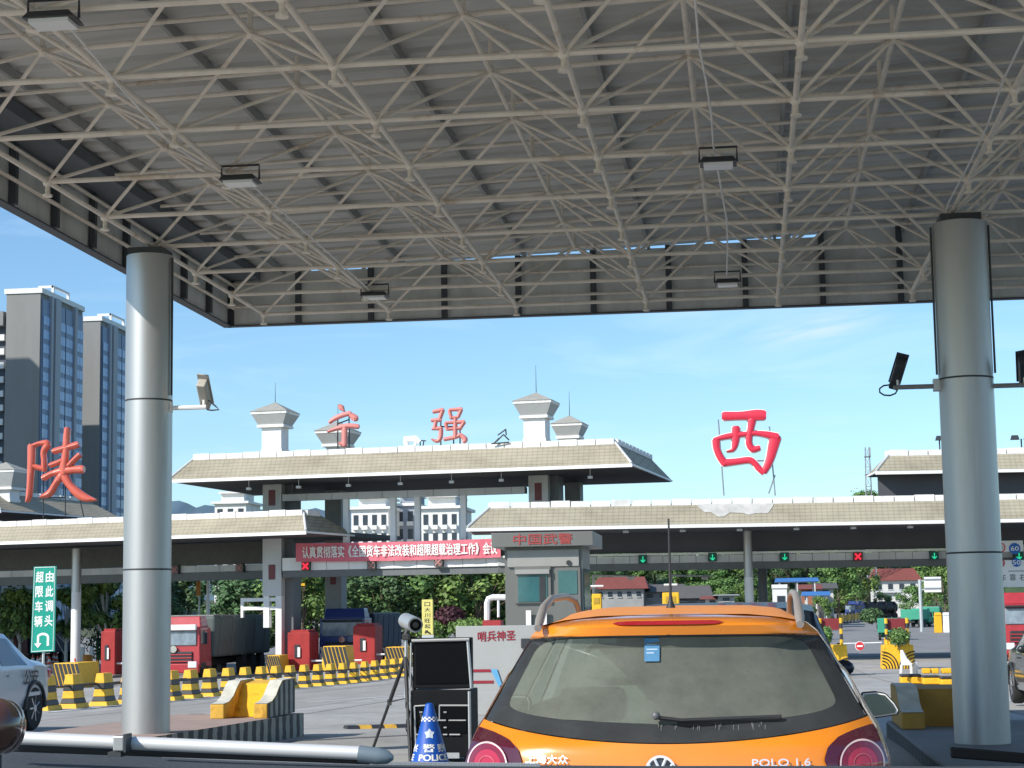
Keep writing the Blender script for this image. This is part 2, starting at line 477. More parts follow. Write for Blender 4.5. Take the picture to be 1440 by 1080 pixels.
# corrugated sheeting: shallow ribs that run across the lanes
pr = []
y = YE0
while y < YE1:
    pr += [(y, 0), (y + .10, 0), (y + .13, .05), (y + .22, .05), (y + .25, 0)]
    y += .42
mb = MB(); xs = [XE, -3, 1, 5, XR]
mb.grid(lambda x, k: (x, pr[int(k)][0], zsheet(x) + pr[int(k)][1]), xs, list(range(len(pr))))
mb.build('roof_sheet', M_sheet, can)
mb = MB().box(((XE + XR) / 2, (YE0 + YE1) / 2, 0), (XR - XE, YE1 - YE0, .05))
mb.v = [Vector((v.x, v.y, v.z + zsheet(v.x) + .10)) for v in mb.v]
mb.build('roof_deck', M_sheet, can)
for x in XB:                                   # purlins on short stubs
    mb = MB().box((x, (YE0 + YE1) / 2, zsheet(x) - .105), (.038, YE1 - YE0, .095)); mb.build('purlin', M_purlin, can)
for y_ in YT[::1]:
    mb = MB()
    mb.bar((XE + .56, y_ + .2, zsheet(XE + .56) - .14), (XR - .1, y_ + .2, zsheet(XR) - .14), .02, 6); mb.build('purlin', M_bar, can)
# chords
def chord(name, pts, r): MB().tube(pts, r, 8).build(name, M_bar, can, smooth=True)
RB = .0235
for x in XB: chord('bottom_chord', [(x, YB[0], ZB), (x, YB[-1], ZB)], RB)
for y_ in YB: chord('bottom_chord', [(XB[0], y_, ZB), (XB[-1], y_, ZB)], RB)
for x in XT: chord('top_chord', [(x, YT[0], zt(x)), (x, YT[-1], zt(x))], RB)
for y_ in YT: chord('top_chord', [(XT[0], y_, zt(XT[0])), (XT[-1], y_, zt(XT[-1]))], RB)
webs = []
for i, x in enumerate(XT):
    for j, y_ in enumerate(YT):
        for di in (0, 1):
            for dj in (0, 1):
                webs.append(((XB[i + di], YB[j + dj], ZB), (x, y_, zt(x))))
def seen(w):
    p = (Vector(w[0]) + Vector(w[1])) / 2 - Vector((0, 0, CZ)); d = p.dot(FW)
    inside = abs(p.dot(RT) / d) < 720 / F * 1.05 and abs(p.dot(UP) / d) < 540 / F * 1.05
    return (0 if inside else 1, d)
webs.sort(key=seen)
for w in webs[:100]: MB().bar(w[0], w[1], .017, 7).build('web_bar', M_bar, can, smooth=True)
mb = MB()
for w in webs[100:]: mb.bar(w[0], w[1], .017, 6)
tag(mb.build('web_bar', M_bar, can, smooth=True), kind='stuff')
nb = MB().ball((0, 0, 0), .050, 10, 6).bar((0, 0, -.045), (0, 0, -.12), .022, 8).bar((0, 0, -.12), (0, 0, -.138), .045, 10)
nproto = nb.build('node_ball', M_bar, None, smooth=True)
nt2 = MB().ball((0, 0, 0), .046, 10, 6).bar((0, 0, .04), (0, 0, .28), .022, 6)
tproto = nt2.build('top_node', M_bar, None, smooth=True)
def put_nodes(proto, P):
    P = sorted(P, key=lambda p: seen((p, p)))
    for k, p in enumerate(P[:100]):
        o = proto if k == 0 else proto.copy()
        if k: COL.objects.link(o)
        o.parent = can; o.location = Vector(p) - can.location
put_nodes(nproto, [(x, y_, ZB) for x in XB for y_ in YB])
put_nodes(tproto, [(x, y_, zt(x)) for x in XT for y_ in YT])
# fascias: panels between dark stiles, hung round the edge
ZF = 5.46
def fascia(p, q, z0, ztop, n, gap=0.0, out=None):
    p, q = Vector(p), Vector(q); d = (q - p); L_ = d.length; d.normalize(); nrm = out
    mb = MB(); st = MB()
    c = (p + q) / 2; rz = math.atan2(d.y, d.x)
    z1 = ztop
    mb.box((c.x, c.y, z0), (L_, .05, z1 - z0 - gap), rz)
    mb.build('fascia_panel', M_fas, can)
    lip = MB().box((c.x, c.y, z0 - .02), (L_ + .1, .12, .018), rz); lip.build('fascia_trim', M_fasd, can)
    for k in range(n + 1):
        s_ = p + d * (L_ * k / n) + nrm * .065
        st = MB().box((s_.x, s_.y, z0 + .002), (.075, .07, z1 - z0 - gap - .01), rz)
        st.build('fascia_stile', M_fasd, can)
    rail = MB()
    for zz in (.30, .72):
        a_, b_ = p + nrm * .11, q + nrm * .11
        rail.bar((a_.x, a_.y, z0 + zz * (z1 - z0)), (b_.x, b_.y, z0 + zz * (z1 - z0)), .022, 6)
    rail.build('fascia_rail', M_bar, can)
fascia((XE, YE0, 0), (XE, YE1, 0), ZF, zsheet(XE), 18, 0.0, Vector((1, 0, 0)))
# the rear fascia stops a little short of the sheeting in places: broken slits of daylight
NP = 18
rl = MB()
for zz in (.30, .70):
    rl.bar((XE, YE1 - .11, ZF + zz * .8), (XR, YE1 - .11, ZF + zz * .8), .022, 6)
rl.build('fascia_rail', M_bar, can)
MB().box(((XE + XR) / 2, YE1, ZF - .02), (XR - XE, .12, .018)).build('fascia_trim', M_fasd, can)
rs = random.Random(3)
for k in range(NP):
    xa, xb = XE + (XR - XE) * k / NP, XE + (XR - XE) * (k + 1) / NP
    mb = MB()
    top = zsheet(xa) - (.06 if -6.4 < xa < 1.0 else 0)
    mb.box(((xa + xb) / 2, YE1, ZF), (xb - xa, .05, top - ZF))
    if -6.4 < xa < 1.0:
        u = xa
        while u < xb - .05:
            if rs.random() < .40:
                w = min(rs.uniform(.05, .25), xb - u); mb.box((u + w / 2, YE1, top + .002), (w, .045, .11)); u += w
            u += rs.uniform(.12, .6)
    mb.build('fascia_panel', M_fas, can)
    MB().box((xa, YE1 - .065, ZF + .002), (.075, .07, top - ZF - .01)).build('fascia_stile', M_fasd, can)
MB().box((XE + .26, (YE0 + YE1) / 2, 6.06), (.46, YE1 - YE0 - .2, .13)).build('gutter_box', mat('dark_gutter', (.10, .12, .14), .5), can)
MB().box(((XE + XR) / 2, YE1 + .02, ZF - .001), (XR - XE, .02, .6)).build('outer_cladding', M_fas, can)
# ------------------------------------------------------------------ columns
M_alu = mat('silver_aluminium_cladding', (.47, .47, .465), .36, .78, var=.05, scale=1.2, stretch=(1, 1, .12))
weather(M_alu, .55, 3.0, (1, 1, .10), .50, .72, 0, .06, (.70, .68, .66))
M_seam = mat('dark_seam', (.03, .033, .036), .6)
def column(name, label, x, y_, zb, r, seams, conduit):
    t = thing(name, label, 'column', (x, y_, zb))
    MB().lathe([(r, zb), (r, ZB - .12)], (x, y_, 0), 56).build('shaft', M_alu, t, smooth=True)
    mb = MB()
    for z_ in seams: mb.lathe([(r + .0015, z_ - .009), (r + .0015, z_ + .009)], (x, y_, 0), 56)
    mb.build('seam_ring', M_seam, t, smooth=True)
    MB().box((x, y_, ZB - .117), (r * 1.5, r * 1.5, .07)).build('bearing_plate', M_dark, t)
    for a_ in conduit:
        cx, cy = x + (r + .018) * math.sin(a_), y_ - (r + .018) * math.cos(a_)
        MB().bar((cx, cy, 4.9 if False else seams[0] + .05), (cx, cy, ZB - .15), .012, 6).build('conduit', M_dark, t)
    return t
column('canopy_column', 'round silver column half in sun under the left edge of the canopy', -6.22, 18.75, .30, .247, [3.75, 1.98], [R(80)])
column('canopy_column', 'round silver column wholly in shade with a camera arm on both sides', 2.215, 18.75, .145, .268, [3.72, 1.99], [R(-84), R(84)])
# ------------------------------------------------------------------ floodlights and cable under the frame
M_lamp = mat('floodlight_glass', (.75, .77, .75), .2, var=.03)
def flood(px, py, z, label, w=.34, tilt=0):
    p = UZ(px, py, z)
    t = thing('floodlight', label, 'floodlight', p, 'floodlights under the canopy')
    MB().box((p.x, p.y, p.z - .02), (w, .24, .05), taper=.8).build('housing', M_dark, t, bevel=.008)
    MB().box((p.x, p.y, p.z - .046), (w * .78, .19, .025)).build('lens', M_lamp, t)
    h = w * .5
    MB().tube([(p.x - h, p.y, p.z), (p.x - h, p.y, p.z + .13), (p.x + h, p.y, p.z + .13), (p.x + h, p.y, p.z)], .011, 5).build('bracket', M_dark, t)
flood(75, 27, 5.30, 'black floodlight by the top left corner of the canopy frame')
flood(338, 253, 5.30, 'black floodlight over the sunlit column, on the second frame line from the edge')
flood(1010, 228, 5.27, 'floodlight hanging near the white cable in the middle of the frame', .32)
flood(527, 415, 5.34, 'small floodlight near the far left corner of the canopy', .34)
flood(1023, 397, 5.30, 'floodlight far back on the frame above the crimson roof character', .30)
M_cable = mat('white_cable', (.7, .69, .66), .5)
def cable(pts, label):
    ps = [UZ(x, y, z) for x, y, z in pts]
    tag(MB().tube(ps, .009, 5).build('power_cable', M_cable), label, 'cable')
cable([(975, -30, 5.36), (982, 60, 5.33), (992, 110, 5.36), (1000, 160, 5.34), (1003, 205, 5.35), (1008, 224, 5.38)], 'thin white cable drooping along the frame above the middle floodlight')
cable([(98, 38, 5.37), (165, 118, 5.34), (243, 205, 5.33), (300, 240, 5.36), (330, 252, 5.38)], 'thin cable running between the two floodlights on the left of the frame')
cable([(1446, 40, 5.38), (1412, 110, 5.36), (1388, 178, 5.37), (1362, 232, 5.36), (1334, 285, 5.36), (1330, 298, 5.38)], 'pale cable following the frame down to the shaded column')
cable([(352, 258, 5.37), (420, 318, 5.33), (480, 372, 5.35), (520, 408, 5.38)], 'thin cable running on to the small floodlight near the far left corner')
cable([(1008, 232, 5.30), (1015, 270, 5.32), (1022, 310, 5.3), (1023, 350, 5.31), (1022, 388, 5.36)], 'thin white cable running from the middle floodlight back to the far one')
# ------------------------------------------------------------------ the toll plaza: one long building of roofs, piers and beams
def tiles_mat(name, col, grout):
    m = mat(name, col, .75, var=.10, scale=1.2)
    t, p = nodes_of(m)
    c = next(n for n in t.nodes if n.type == 'TEX_COORD')
    mpn = t.nodes.new('ShaderNodeMapping'); mpn.inputs['Scale'].default_value = (1, 1, 1)
    w = t.nodes.new('ShaderNodeTexWave'); w.wave_type = 'BANDS'; w.bands_direction = 'Z'; w.inputs['Scale'].default_value = 1.9; w.inputs['Distortion'].default_value = .0
    w2 = t.nodes.new('ShaderNodeTexWave'); w2.bands_direction = 'X'; w2.inputs['Scale'].default_value = 1.25
    base = p.inputs['Base Color'].links[0].from_socket
    mx_ = t.nodes.new('ShaderNodeMix'); mx_.data_type = 'RGBA'; mx_.blend_type = 'MULTIPLY'
    rr = t.nodes.new('ShaderNodeMapRange'); rr.inputs['From Max'].default_value = .35; rr.inputs['To Min'].default_value = .78
    r2 = t.nodes.new('ShaderNodeMapRange'); r2.inputs['From Max'].default_value = .2; r2.inputs['To Min'].default_value = .84
    mm = t.nodes.new('ShaderNodeMath'); mm.operation = 'MULTIPLY'
    for a, b in ((w, rr), (w2, r2)):
        t.links.new(c.outputs['Object'], a.inputs['Vector']); t.links.new(a.outputs['Fac'], b.inputs['Value'])
    t.links.new(rr.outputs[0], mm.inputs[0]); t.links.new(r2.outputs[0], mm.inputs[1])
    mx_.inputs[0].default_value = 1
    t.links.new(base, mx_.inputs[6]); t.links.new(mm.outputs[0], mx_.inputs[7]); t.links.new(mx_.outputs[2], p.inputs['Base Color'])
    return m
M_tile = tiles_mat('tan_roof_tiles', (.365, .325, .24), .7)
weather(M_tile, .65, .35, (1, 1, 2.5), .46, .68, 0, .1, (.62, .60, .58))
M_ridge = mat('white_ridge_tile', (.78, .77, .74), .6, var=.06)
weather(M_ridge, .5, 1.2, None, .5, .68)
M_gut = mat('white_gutter', (.80, .80, .78), .5, var=.05)
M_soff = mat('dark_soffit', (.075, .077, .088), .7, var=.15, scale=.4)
M_clad = mat('pale_grey_cladding', (.56, .57, .57), .5, var=.05, scale=.8)
M_whitec = mat('white_cladding', (.80, .80, .79), .5, var=.05, scale=.8)
weather(M_clad, .5, .6, (1, 1, .25), .48, .7); weather(M_whitec, .35, .6, (1, 1, .25), .48, .7)
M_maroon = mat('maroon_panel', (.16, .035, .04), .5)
M_beamd = mat('dark_grey_beam', (.13, .14, .145), .6, var=.1)
class Frame:
    def __init__(s, o, right):
        s.o = Vector((o.x, o.y)); d = Vector((right.x, right.y)) - s.o; s.L = d.length; d.normalize()
        s.u = d; s.v = Vector((-d.y, d.x)); s.rz = math.atan2(d.y, d.x)
    def __call__(s, u, v, z): p = s.o + s.u * u + s.v * v; return Vector((p.x, p.y, z))
    def box(s, mb, u0, u1, v0, v1, z0, z1):
        pts = [s(u, v, z) for z in (z0, z1) for u, v in ((u0, v0), (u1, v0), (u1, v1), (u0, v1))]
        return mb.add(pts, [(0, 3, 2, 1), (4, 5, 6, 7), (0, 1, 5, 4), (1, 2, 6, 5), (2, 3, 7, 6), (3, 0, 4, 7)])
def roof(fr, par, u0, u1, v0, v1, ze, rise, ins, ins_u=None, ends=(True, True), back=None):
    """hipped tile skirt round a flat deck, white ridge tiles on top, white gutter below, dark soffit"""
    iu = ins if ins_u is None else ins_u
    bk = ins if back is None else back
    zr = ze + rise
    a = [fr(u0, v0, ze), fr(u1, v0, ze), fr(u1, v1, ze), fr(u0, v1, ze)]
    b = [fr(u0 + iu * ends[0], v0 + ins, zr), fr(u1 - iu * ends[1], v0 + ins, zr), fr(u1 - iu * ends[1], v1 - bk, zr), fr(u0 + iu * ends[0], v1 - bk, zr)]
    MB().add(a + b, [(0, 1, 5, 4), (1, 2, 6, 5), (2, 3, 7, 6), (3, 0, 4, 7), (4, 5, 6, 7)]).build('tile_roof', M_tile, par)
    # white capping tiles along the front ridge and down the hips
    n = int((u1 - u0) / .95)
    rt = MB()
    ua, ub = u0 + iu * ends[0], u1 - iu * ends[1]
    for k in range(n):
        p, q = ua + (ub - ua) * k / n, ua + (ub - ua) * (k + .95) / n
        fr.box(rt, p, q, v0 + ins - .10, v0 + ins + .16, zr - .10, zr + .17 + .03 * (k % 3 == 0))
    nv = max(1, int((v1 - v0 - ins - bk) / .95))
    for e, uu in ((0, ua), (1, ub)):
        if not ends[e]: continue
        for k in range(nv):
            p = v0 + ins + .18 + (v1 - v0 - ins - bk - .2) * k / nv
            fr.box(rt, uu - .13, uu + .13, p, p + .9 * (v1 - v0 - ins - bk - .2) / nv, zr - .10, zr + .16)
    rt.build('ridge_tiles', M_ridge, par)
    hp = MB()
    for e, (i, j) in ((0, (0, 4)), (1, (1, 5))):
        if ends[e]: hp.bar(a[i] + Vector((0, 0, .03)), a[j].lerp(b[j - 4], 0) if False else b[j - 4], .06, 6)
    if hp.v: hp.build('hip_cap', M_clad, par)
    g = MB(); fr.box(g, u0 - .04, u1 + .04, v0 - .06, v0 + .04, ze - .17, ze - .012)
    for e, uu in ((0, u0), (1, u1)):
        if ends[e]: fr.box(g, uu - .05, uu + .05, v0 + .042, v1, ze - .10, ze - .012)
    g.build('gutter', M_gut, par)
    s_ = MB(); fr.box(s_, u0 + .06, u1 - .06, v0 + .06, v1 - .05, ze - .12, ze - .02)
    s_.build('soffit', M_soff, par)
# --- the three stretches
cL, cR = U(237, 674, 89.8), U(888, 652, 87.0)
FC = Frame(cL, cR); ZC = (cL.z + cR.z) / 2
FR = Frame(U(657, 742, 84.3), U(1328, 731, 86.4)); ZR = U(1000, 736.5, 85.4).z
lwR, lwL = U(430, 747, 88.0), U(0, 761, 92.5)
FL = Frame(lwL, lwR); ZL = (lwR.z + lwL.z) / 2
def upx(fr, px, v, py=800):                     # the frame's u for a photo column px, v behind its front edge
    r = ray(px, py)
    o = fr.o + fr.v * v
    # solve r.xy * t = o + u * fr.u
    a, b, c, d = r.x, -fr.u.x, r.y, -fr.u.y
    det = a * d - b * c
    return (a * o.y - c * o.x) / det * 1.0
def zpx(fr, px, py, v):                         # height seen at photo pixel px, py on the plane v of a frame
    u = upx(fr, px, v, py); p = fr(u, v, 0)
    r = ray(px, py)
    return CZ + r.z * (p.y / r.y)
plaza = thing('toll_plaza', 'long toll plaza building with tan tiled roofs, white gutters and flared rooftop lanterns', 'toll plaza', (cL.x, cL.y, -1))
uC1 = FC.L
roof(FC, plaza, 0, uC1, 0, 11.8, ZC, 1.12, .95)
roof(FR, plaza, 0, FR.L + 26, 0, 5.2, ZR, 1.02, .95, 1.05, (True, False), 2.6)
roof(FL, plaza, -24, FL.L, 0, 5.2, ZL, .92, .95, .62, (False, True), 2.6)
# flat decks behind the low roofs, dark underneath
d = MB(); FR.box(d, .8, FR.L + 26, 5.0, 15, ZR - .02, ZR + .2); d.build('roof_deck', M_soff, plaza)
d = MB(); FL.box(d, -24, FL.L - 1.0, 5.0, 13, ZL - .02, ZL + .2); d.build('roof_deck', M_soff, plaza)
# third roof, far right
uq = upx(FR, 1232, 4.5, 662); zq = zpx(FR, 1260, 662, 4.5)
F3 = Frame(FR(uq, 4.5, 0), FR(uq + 10, 4.5, 0))
roof(F3, plaza, 0, 34, 0, 2.6, zq, .88, .8, .8, (True, False), 1.2)
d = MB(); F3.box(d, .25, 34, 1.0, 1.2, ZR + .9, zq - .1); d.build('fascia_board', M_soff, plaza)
# a further roof at the far left, mostly hidden by the low one
u4 = upx(FL, 1, 5.4, 714)
F4 = Frame(FL(u4 - 30, 5.4, 0), FL(u4, 5.4, 0))
roof(F4, plaza, 0, 30, 0, 12, zpx(FL, 1, 717, 5.4), 1.15, .9, 1.9, (False, True))
# dark boards that close the space between low roofs and beams, pale beam with seams, dark beam below
def seamed_beam(fr, u0, u1, v, z0, z1, pitch, gaps=(), m=None):
    mb = MB(); u = u0
    while u < u1 - .05:
        q = min(u + pitch, u1)
        if not any(a < (u + q) / 2 < b for a, b in gaps): fr.box(mb, u, q - .025, v, v + .3, z0, z1)
        u = q
    mb.build('beam_cladding', m or M_clad, plaza)
    bk = MB(); fr.box(bk, u0, u1, v + .05, v + .5, z0 + .012, z1 - .012); bk.build('beam', M_beamd, plaza)
vb = 7.0
# right
ur0 = upx(FR, 700, vb); ur1 = FR.L + 26
zt_, zb_ = zpx(FR, 1100, 779, vb), zpx(FR, 1100, 789, vb)
fd = MB(); FR.box(fd, ur0, ur1, vb - .1, vb + .1, zt_ + .16, ZR - .12); fd.build('fascia_board', M_soff, plaza)
gt = MB(); FR.box(gt, ur0, ur1, vb - .22, vb + .1, zt_ + .03, zt_ + .13); gt.build('light_trim', M_gut, plaza)
seamed_beam(FR, ur0, ur1, vb, zb_, zt_, .82)
zlow = zpx(FR, 1100, 799, vb)
lb = MB(); FR.box(lb, ur0, ur1, vb + .12, vb + .7, zlow, zb_ - .004); lb.build('beam', M_beamd, plaza)
# left
ul0, ul1 = -24, upx(FL, 368, vb - 1, 800)
zt2, zb2 = zpx(FL, 300, 795, vb), zpx(FL, 300, 804, vb)
fd = MB(); FL.box(fd, ul0, ul1, vb - .1, vb + .1, zt2 + .02, ZL - .12); fd.build('fascia_board', mat('olive_fascia', (.085, .085, .075), .7, var=.15), plaza)
seamed_beam(FL, ul0, ul1, vb, zb2, zt2, 1.5, [])
lb = MB(); FL.box(lb, ul0, ul1, vb + .1, vb + .7, zb2 - .45, zb2 - .004); lb.build('beam', M_beamd, plaza)
# centre: pale lintel under the high roof, white posts, lower white beam
vp = 3.6
zl1, zl0 = zpx(FC, 560, 690, vp), zpx(FC, 560, 699.5, vp)
uc0, uc1 = upx(FC, 397, vp), upx(FC, 740, vp)
seamed_beam(FC, uc0, uc1, vp, zl0, zl1, 1.35)
for px in (486, 552.5, 587, 652):
    u_ = upx(FC, px, vp); w = .14
    mb = MB(); FC.box(mb, u_ - w, u_ + w, vp + .02, vp + .3, zpx(FC, px, 785, vp), zl0 - .004); mb.build('post', M_whitec, plaza)
zb1, zb0 = zpx(FC, 560, 788, vp), zpx(FC, 560, 799, vp)
seamed_beam(FC, uc0, upx(FC, 716, vp), vp, zb0, zb1 + .25, 1.2, [], M_whitec)
lb = MB(); FC.box(lb, uc0, upx(FC, 716, vp), vp + .1, vp + .8, zpx(FC, 560, 809, vp), zb0 - .004); lb.build('beam', M_beamd, plaza)
# piers: upper clad shaft, maroon inset, lower open frame
def pier(fr, px, w_px, v, top, zb_solid=None, mcl=None, nose=True):
    u_ = upx(fr, px, v, 780); p = fr(u_, v, 0); w = w_px / ppm((p.x, p.y, 4)) / 2
    zg = G(p.x, p.y)
    q = MB(); fr.box(q, u_ - w, u_ + w, v, v + 2 * w, zg, top)
    c = q.build('pier', mcl or M_clad, plaza)
    return u_, w, zg, c
zsl = lambda px, py, v: zpx(FC, px, py, v)
for px, v, tp in ((382.5, 3.9, ZC - .12), (757, 3.9, ZC - .12)):
    u_ = upx(FC, px, v, 700); p = FC(u_, v, 0); k = 1 / ppm((p.x, p.y, 5)); w = 14 * k
    zg = G(p.x, p.y)
    zmid = zpx(FC, px, 838, v)
    q = MB(); FC.box(q, u_ - w, u_ + w, v, v + 2 * w, zmid, tp); pr_ = q.build('pier', M_clad, plaza)
    for y0, y1 in ((689, 711) if px < 500 else (679, 704), (794, 815)):
        s_ = MB(); FC.box(s_, u_ - w * .36, u_ + w * .36, v - .02, v + .1, zpx(FC, px, y1, v), zpx(FC, px, y0, v)); s_.build('inset_panel', M_maroon, pr_)
    lw = MB()                                   # lower legs and rails
    FC.box(lw, u_ + w * .35, u_ + w * .98, v + .04, v + w, zg, zmid - .003)
    FC.box(lw, u_ - w * .95, u_ - w * .35, v + .04, v + w * .8, zg + 2.4, zmid - .003)
    lw.build('pier_leg', M_whitec, pr_)
    ue = upx(FC, 341, v) if px < 500 else u_ - w * .9
    for py in (843, 855):
        lr = MB(); zz = zpx(FC, px, py, v); FC.box(lr, ue, u_ + w * .34, v + .08, v + .3, zz - .09, zz + .09); lr.build('rail', M_whitec, pr_)
    lr = MB(); FC.box(lr, ue - .14, ue - .003, v + .1, v + .28, zpx(FC, px, 868, v), zpx(FC, px, 840, v)); lr.build('rail_end', M_whitec, pr_)
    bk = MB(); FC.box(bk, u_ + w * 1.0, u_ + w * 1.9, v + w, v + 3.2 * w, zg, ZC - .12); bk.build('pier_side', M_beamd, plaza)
for px, v, wp in ((468, 9.5, 24), (805, 9.5, 22)):
    u_ = upx(FC, px, v, 700); p = FC(u_, v, 0); w = wp / ppm((p.x, p.y, 5)) / 2; zg = G(p.x, p.y)
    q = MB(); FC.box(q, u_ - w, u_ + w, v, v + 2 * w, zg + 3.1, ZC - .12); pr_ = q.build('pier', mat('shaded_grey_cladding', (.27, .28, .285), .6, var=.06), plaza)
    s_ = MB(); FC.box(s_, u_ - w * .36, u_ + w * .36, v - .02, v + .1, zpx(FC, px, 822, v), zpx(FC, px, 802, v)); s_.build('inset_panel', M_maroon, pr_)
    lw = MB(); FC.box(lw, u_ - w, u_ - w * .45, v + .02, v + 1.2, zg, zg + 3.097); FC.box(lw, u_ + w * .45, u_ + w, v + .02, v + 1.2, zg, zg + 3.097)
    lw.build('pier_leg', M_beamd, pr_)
# round columns
def round_col(fr, px, v, w_px, zsplit, mlow):
    u_ = upx(fr, px, v, 820); p = fr(u_, v, 0); r_ = w_px / ppm((p.x, p.y, 3)) / 2; zg = G(p.x, p.y)
    c = MB().lathe([(r_, zg), (r_, zsplit)], (p.x, p.y, 0), 24).build('round_column', mlow, plaza, smooth=True)
    MB().lathe([(r_ * 1.02, zsplit + .003), (r_ * 1.02, ZR - .1)], (p.x, p.y, 0), 24).build('column_sleeve', M_alu if mlow is M_whitec else M_beamd, c, smooth=True)
    return p
round_col(FR, 1053, vb - 1.0, 12.5, zpx(FR, 1053, 812, vb), M_whitec)
round_col(FR, 1072.5, vb + 5, 13, zpx(FR, 1072, 806, vb + 5), M_beamd)
pcol = round_col(FL, 107.5, vb - 2.6, 13.5, zpx(FL, 107, 833, vb - 2.6), M_whitec)
# rooftop lanterns: white neck, flared box, pyramid cap, rod
M_lan = mat('lantern_grey', (.42, .43, .42), .6, var=.05)
M_cap = mat('lantern_roof', (.33, .32, .28), .7, var=.1)
def lantern(px, v, y_base, y_neck, y_eave, y_peak, y_rod, w_neck, w_bot, w_top, w_cap):
    u_ = upx(FC, px, v, y_base); p = FC(u_, v, 0); k = 1 / ppm((p.x, p.y, 10))
    z_ = lambda y_: zpx(FC, px, y_, v)
    def fr_sq(z, w): return [FC(u_ + a * w * k / 2, v + w * k * .5 + b * w * k * .5 + (w_top - w) * k * .5, z) for a, b in ((-1, -1), (1, -1), (1, 1), (-1, 1))]
    def frustum(z0, w0, z1, w1):
        return MB().add(fr_sq(z0, w0) + fr_sq(z1, w1), [(0, 3, 2, 1), (4, 5, 6, 7), (0, 1, 5, 4), (1, 2, 6, 5), (2, 3, 7, 6), (3, 0, 4, 7)])
    zb, zn, ze, zp, zr = z_(y_base) - .6, z_(y_neck), z_(y_eave), z_(y_peak), z_(y_rod)
    o = frustum(zb, w_neck, zn, w_neck).build('lantern', M_whitec, plaza)
    frustum(zb + .62, w_neck + 2.5, zb + .80, w_neck + 2.5).build('collar', M_ridge, o)
    frustum(zn + .002, w_bot + 3, zn + .14, w_bot + 3).build('trim', M_ridge, o)
    frustum(zn + .143, w_bot, ze - .14, w_top).build('flared_box', M_lan, o)
    frustum(ze - .138, w_cap, ze - .0, w_cap + 1).build('trim', M_ridge, o)
    frustum(ze + .003, w_cap + 3, zp, .8).build('cap', M_cap, o)
    c = FC(u_, v + w_top * k * .5, zp - .1)
    MB().bar(c, (c.x, c.y, zr), .022, 5, .008).build('rod', M_dark, o)
lantern(377.5, 4.2, 636, 600, 578, 563, 535, 29, 37, 52, 53)
lantern(467, 8.0, 632, 627, 605, 590, 565, 24, 34, 50, 51)
lantern(749, 4.2, 621, 587, 563, 549, 510, 31, 38, 54, 55)
lantern(797, 8.0, 619, 616, 595, 582, 548, 22, 31, 43, 44)
lantern(-6, 9, 706, 688, 661, 648, 620, 28, 37, 54, 55)
# patch of bare cement below the crimson character, small lamps and wires under the eaves
pt = MB()
ua_, ub_ = upx(FR, 985, .3), upx(FR, 1092, .3)
rs = random.Random(2)
top_, bot_ = [], []
for k in range(13):
    f = k / 12; u_ = ua_ + (ub_ - ua_) * f
    fa, fb_ = .93, rs.uniform(.30, .55) if 0 < k < 12 else .8
    top_.append(FR(u_, .95 * fa - .02, ZR + 1.02 * fa + .012)); bot_.append(FR(u_, .95 * fb_ - .02, ZR + 1.02 * fb_ + .012))
pt.add(top_ + bot_, [(k, k + 1, 14 + k, 13 + k) for k in range(12)])
pt.build('cement_patch', mat('cement_patch', (.46, .45, .42), .85, var=.2, scale=2), plaza, fix=False)
for px in (350, 420, 490, 563, 635, 705, 830):
    u_ = upx(FC, px, .9, 672); c_ = FC(u_, .9, ZC - .12)
    MB().bar(c_, (c_.x, c_.y, c_.z - .35), .018, 5).box((c_.x, c_.y, c_.z - .47), (.22, .22, .12)).build('eave_lamp', M_clad, plaza)
for px in (880, 960, 1040, 1120, 1200, 1280):
    u_ = upx(FR, px, .8, 745); c_ = FR(u_, .8, ZR - .12)
    MB().bar(c_, (c_.x, c_.y, c_.z - .10), .02, 5).box((c_.x, c_.y, c_.z - .20), (.26, .2, .10)).build('eave_lamp', M_clad, plaza)
# ------------------------------------------------------------------ lane signals on the beams
M_case = mat('signal_case', (.02, .03, .03), .4)
M_grn = mat('lit_green_arrow', (.02, .55, .28), .5, emit=.8, var=.02)
M_grd = mat('dull_green_arrow', (.03, .32, .18), .5, emit=.25, var=.02)
M_red = mat('lit_red_cross', (.85, .03, .06), .5, emit=.9, var=.02)
M_redb = mat('red_signal_face', (.30, .02, .03), .5)
M_grb = mat('green_signal_face', (.008, .10, .07), .5)
M_rdd = mat('dull_red_cross', (.45, .20, .18), .5, var=.02)
M_facd = mat('grey_signal_face', (.14, .12, .11), .5)
def signal(fr, px, py, v, kind, label, sz=12):
    z = zpx(fr, px, py, v - .25); u_ = upx(fr, px, v - .25, py); p = fr(u_, v - .25, z)
    k = 1 / ppm(p); h = sz * k / 2
    t = thing('lane_signal', label, 'lane signal', p, 'lane signals along the toll plaza beam')
    mb = MB(); fr.box(mb, u_ - h, u_ + h, v - .25, v - .01, z - h, z + h)
    mb.build('case', M_case, t)
    fc = MB(); fr.box(fc, u_ - h * .92, u_ + h * .92, v - .262, v - .252, z - h * .92, z + h * .92)
    fc.build('face', {'g': M_grb, 'r': M_redb, 'd': M_facd}[kind], t)
    q = MB(); a = h * .68; r_ = h * .13
    P = lambda x, y_: fr(u_ + x, v - .272, z + y_)
    if kind == 'g':
        q.bar(P(0, a), P(0, -a), r_, 6); q.bar(P(-a * .75, -a * .2), P(0, -a), r_, 6); q.bar(P(a * .75, -a * .2), P(0, -a), r_, 6)
    else:
        q.bar(P(-a, a), P(a, -a), r_ * 1.5, 6); q.bar(P(-a, -a), P(a, a), r_ * 1.5, 6)
    q.build('symbol', {'g': M_grn, 'r': M_red, 'd': M_rdd}[kind], t)
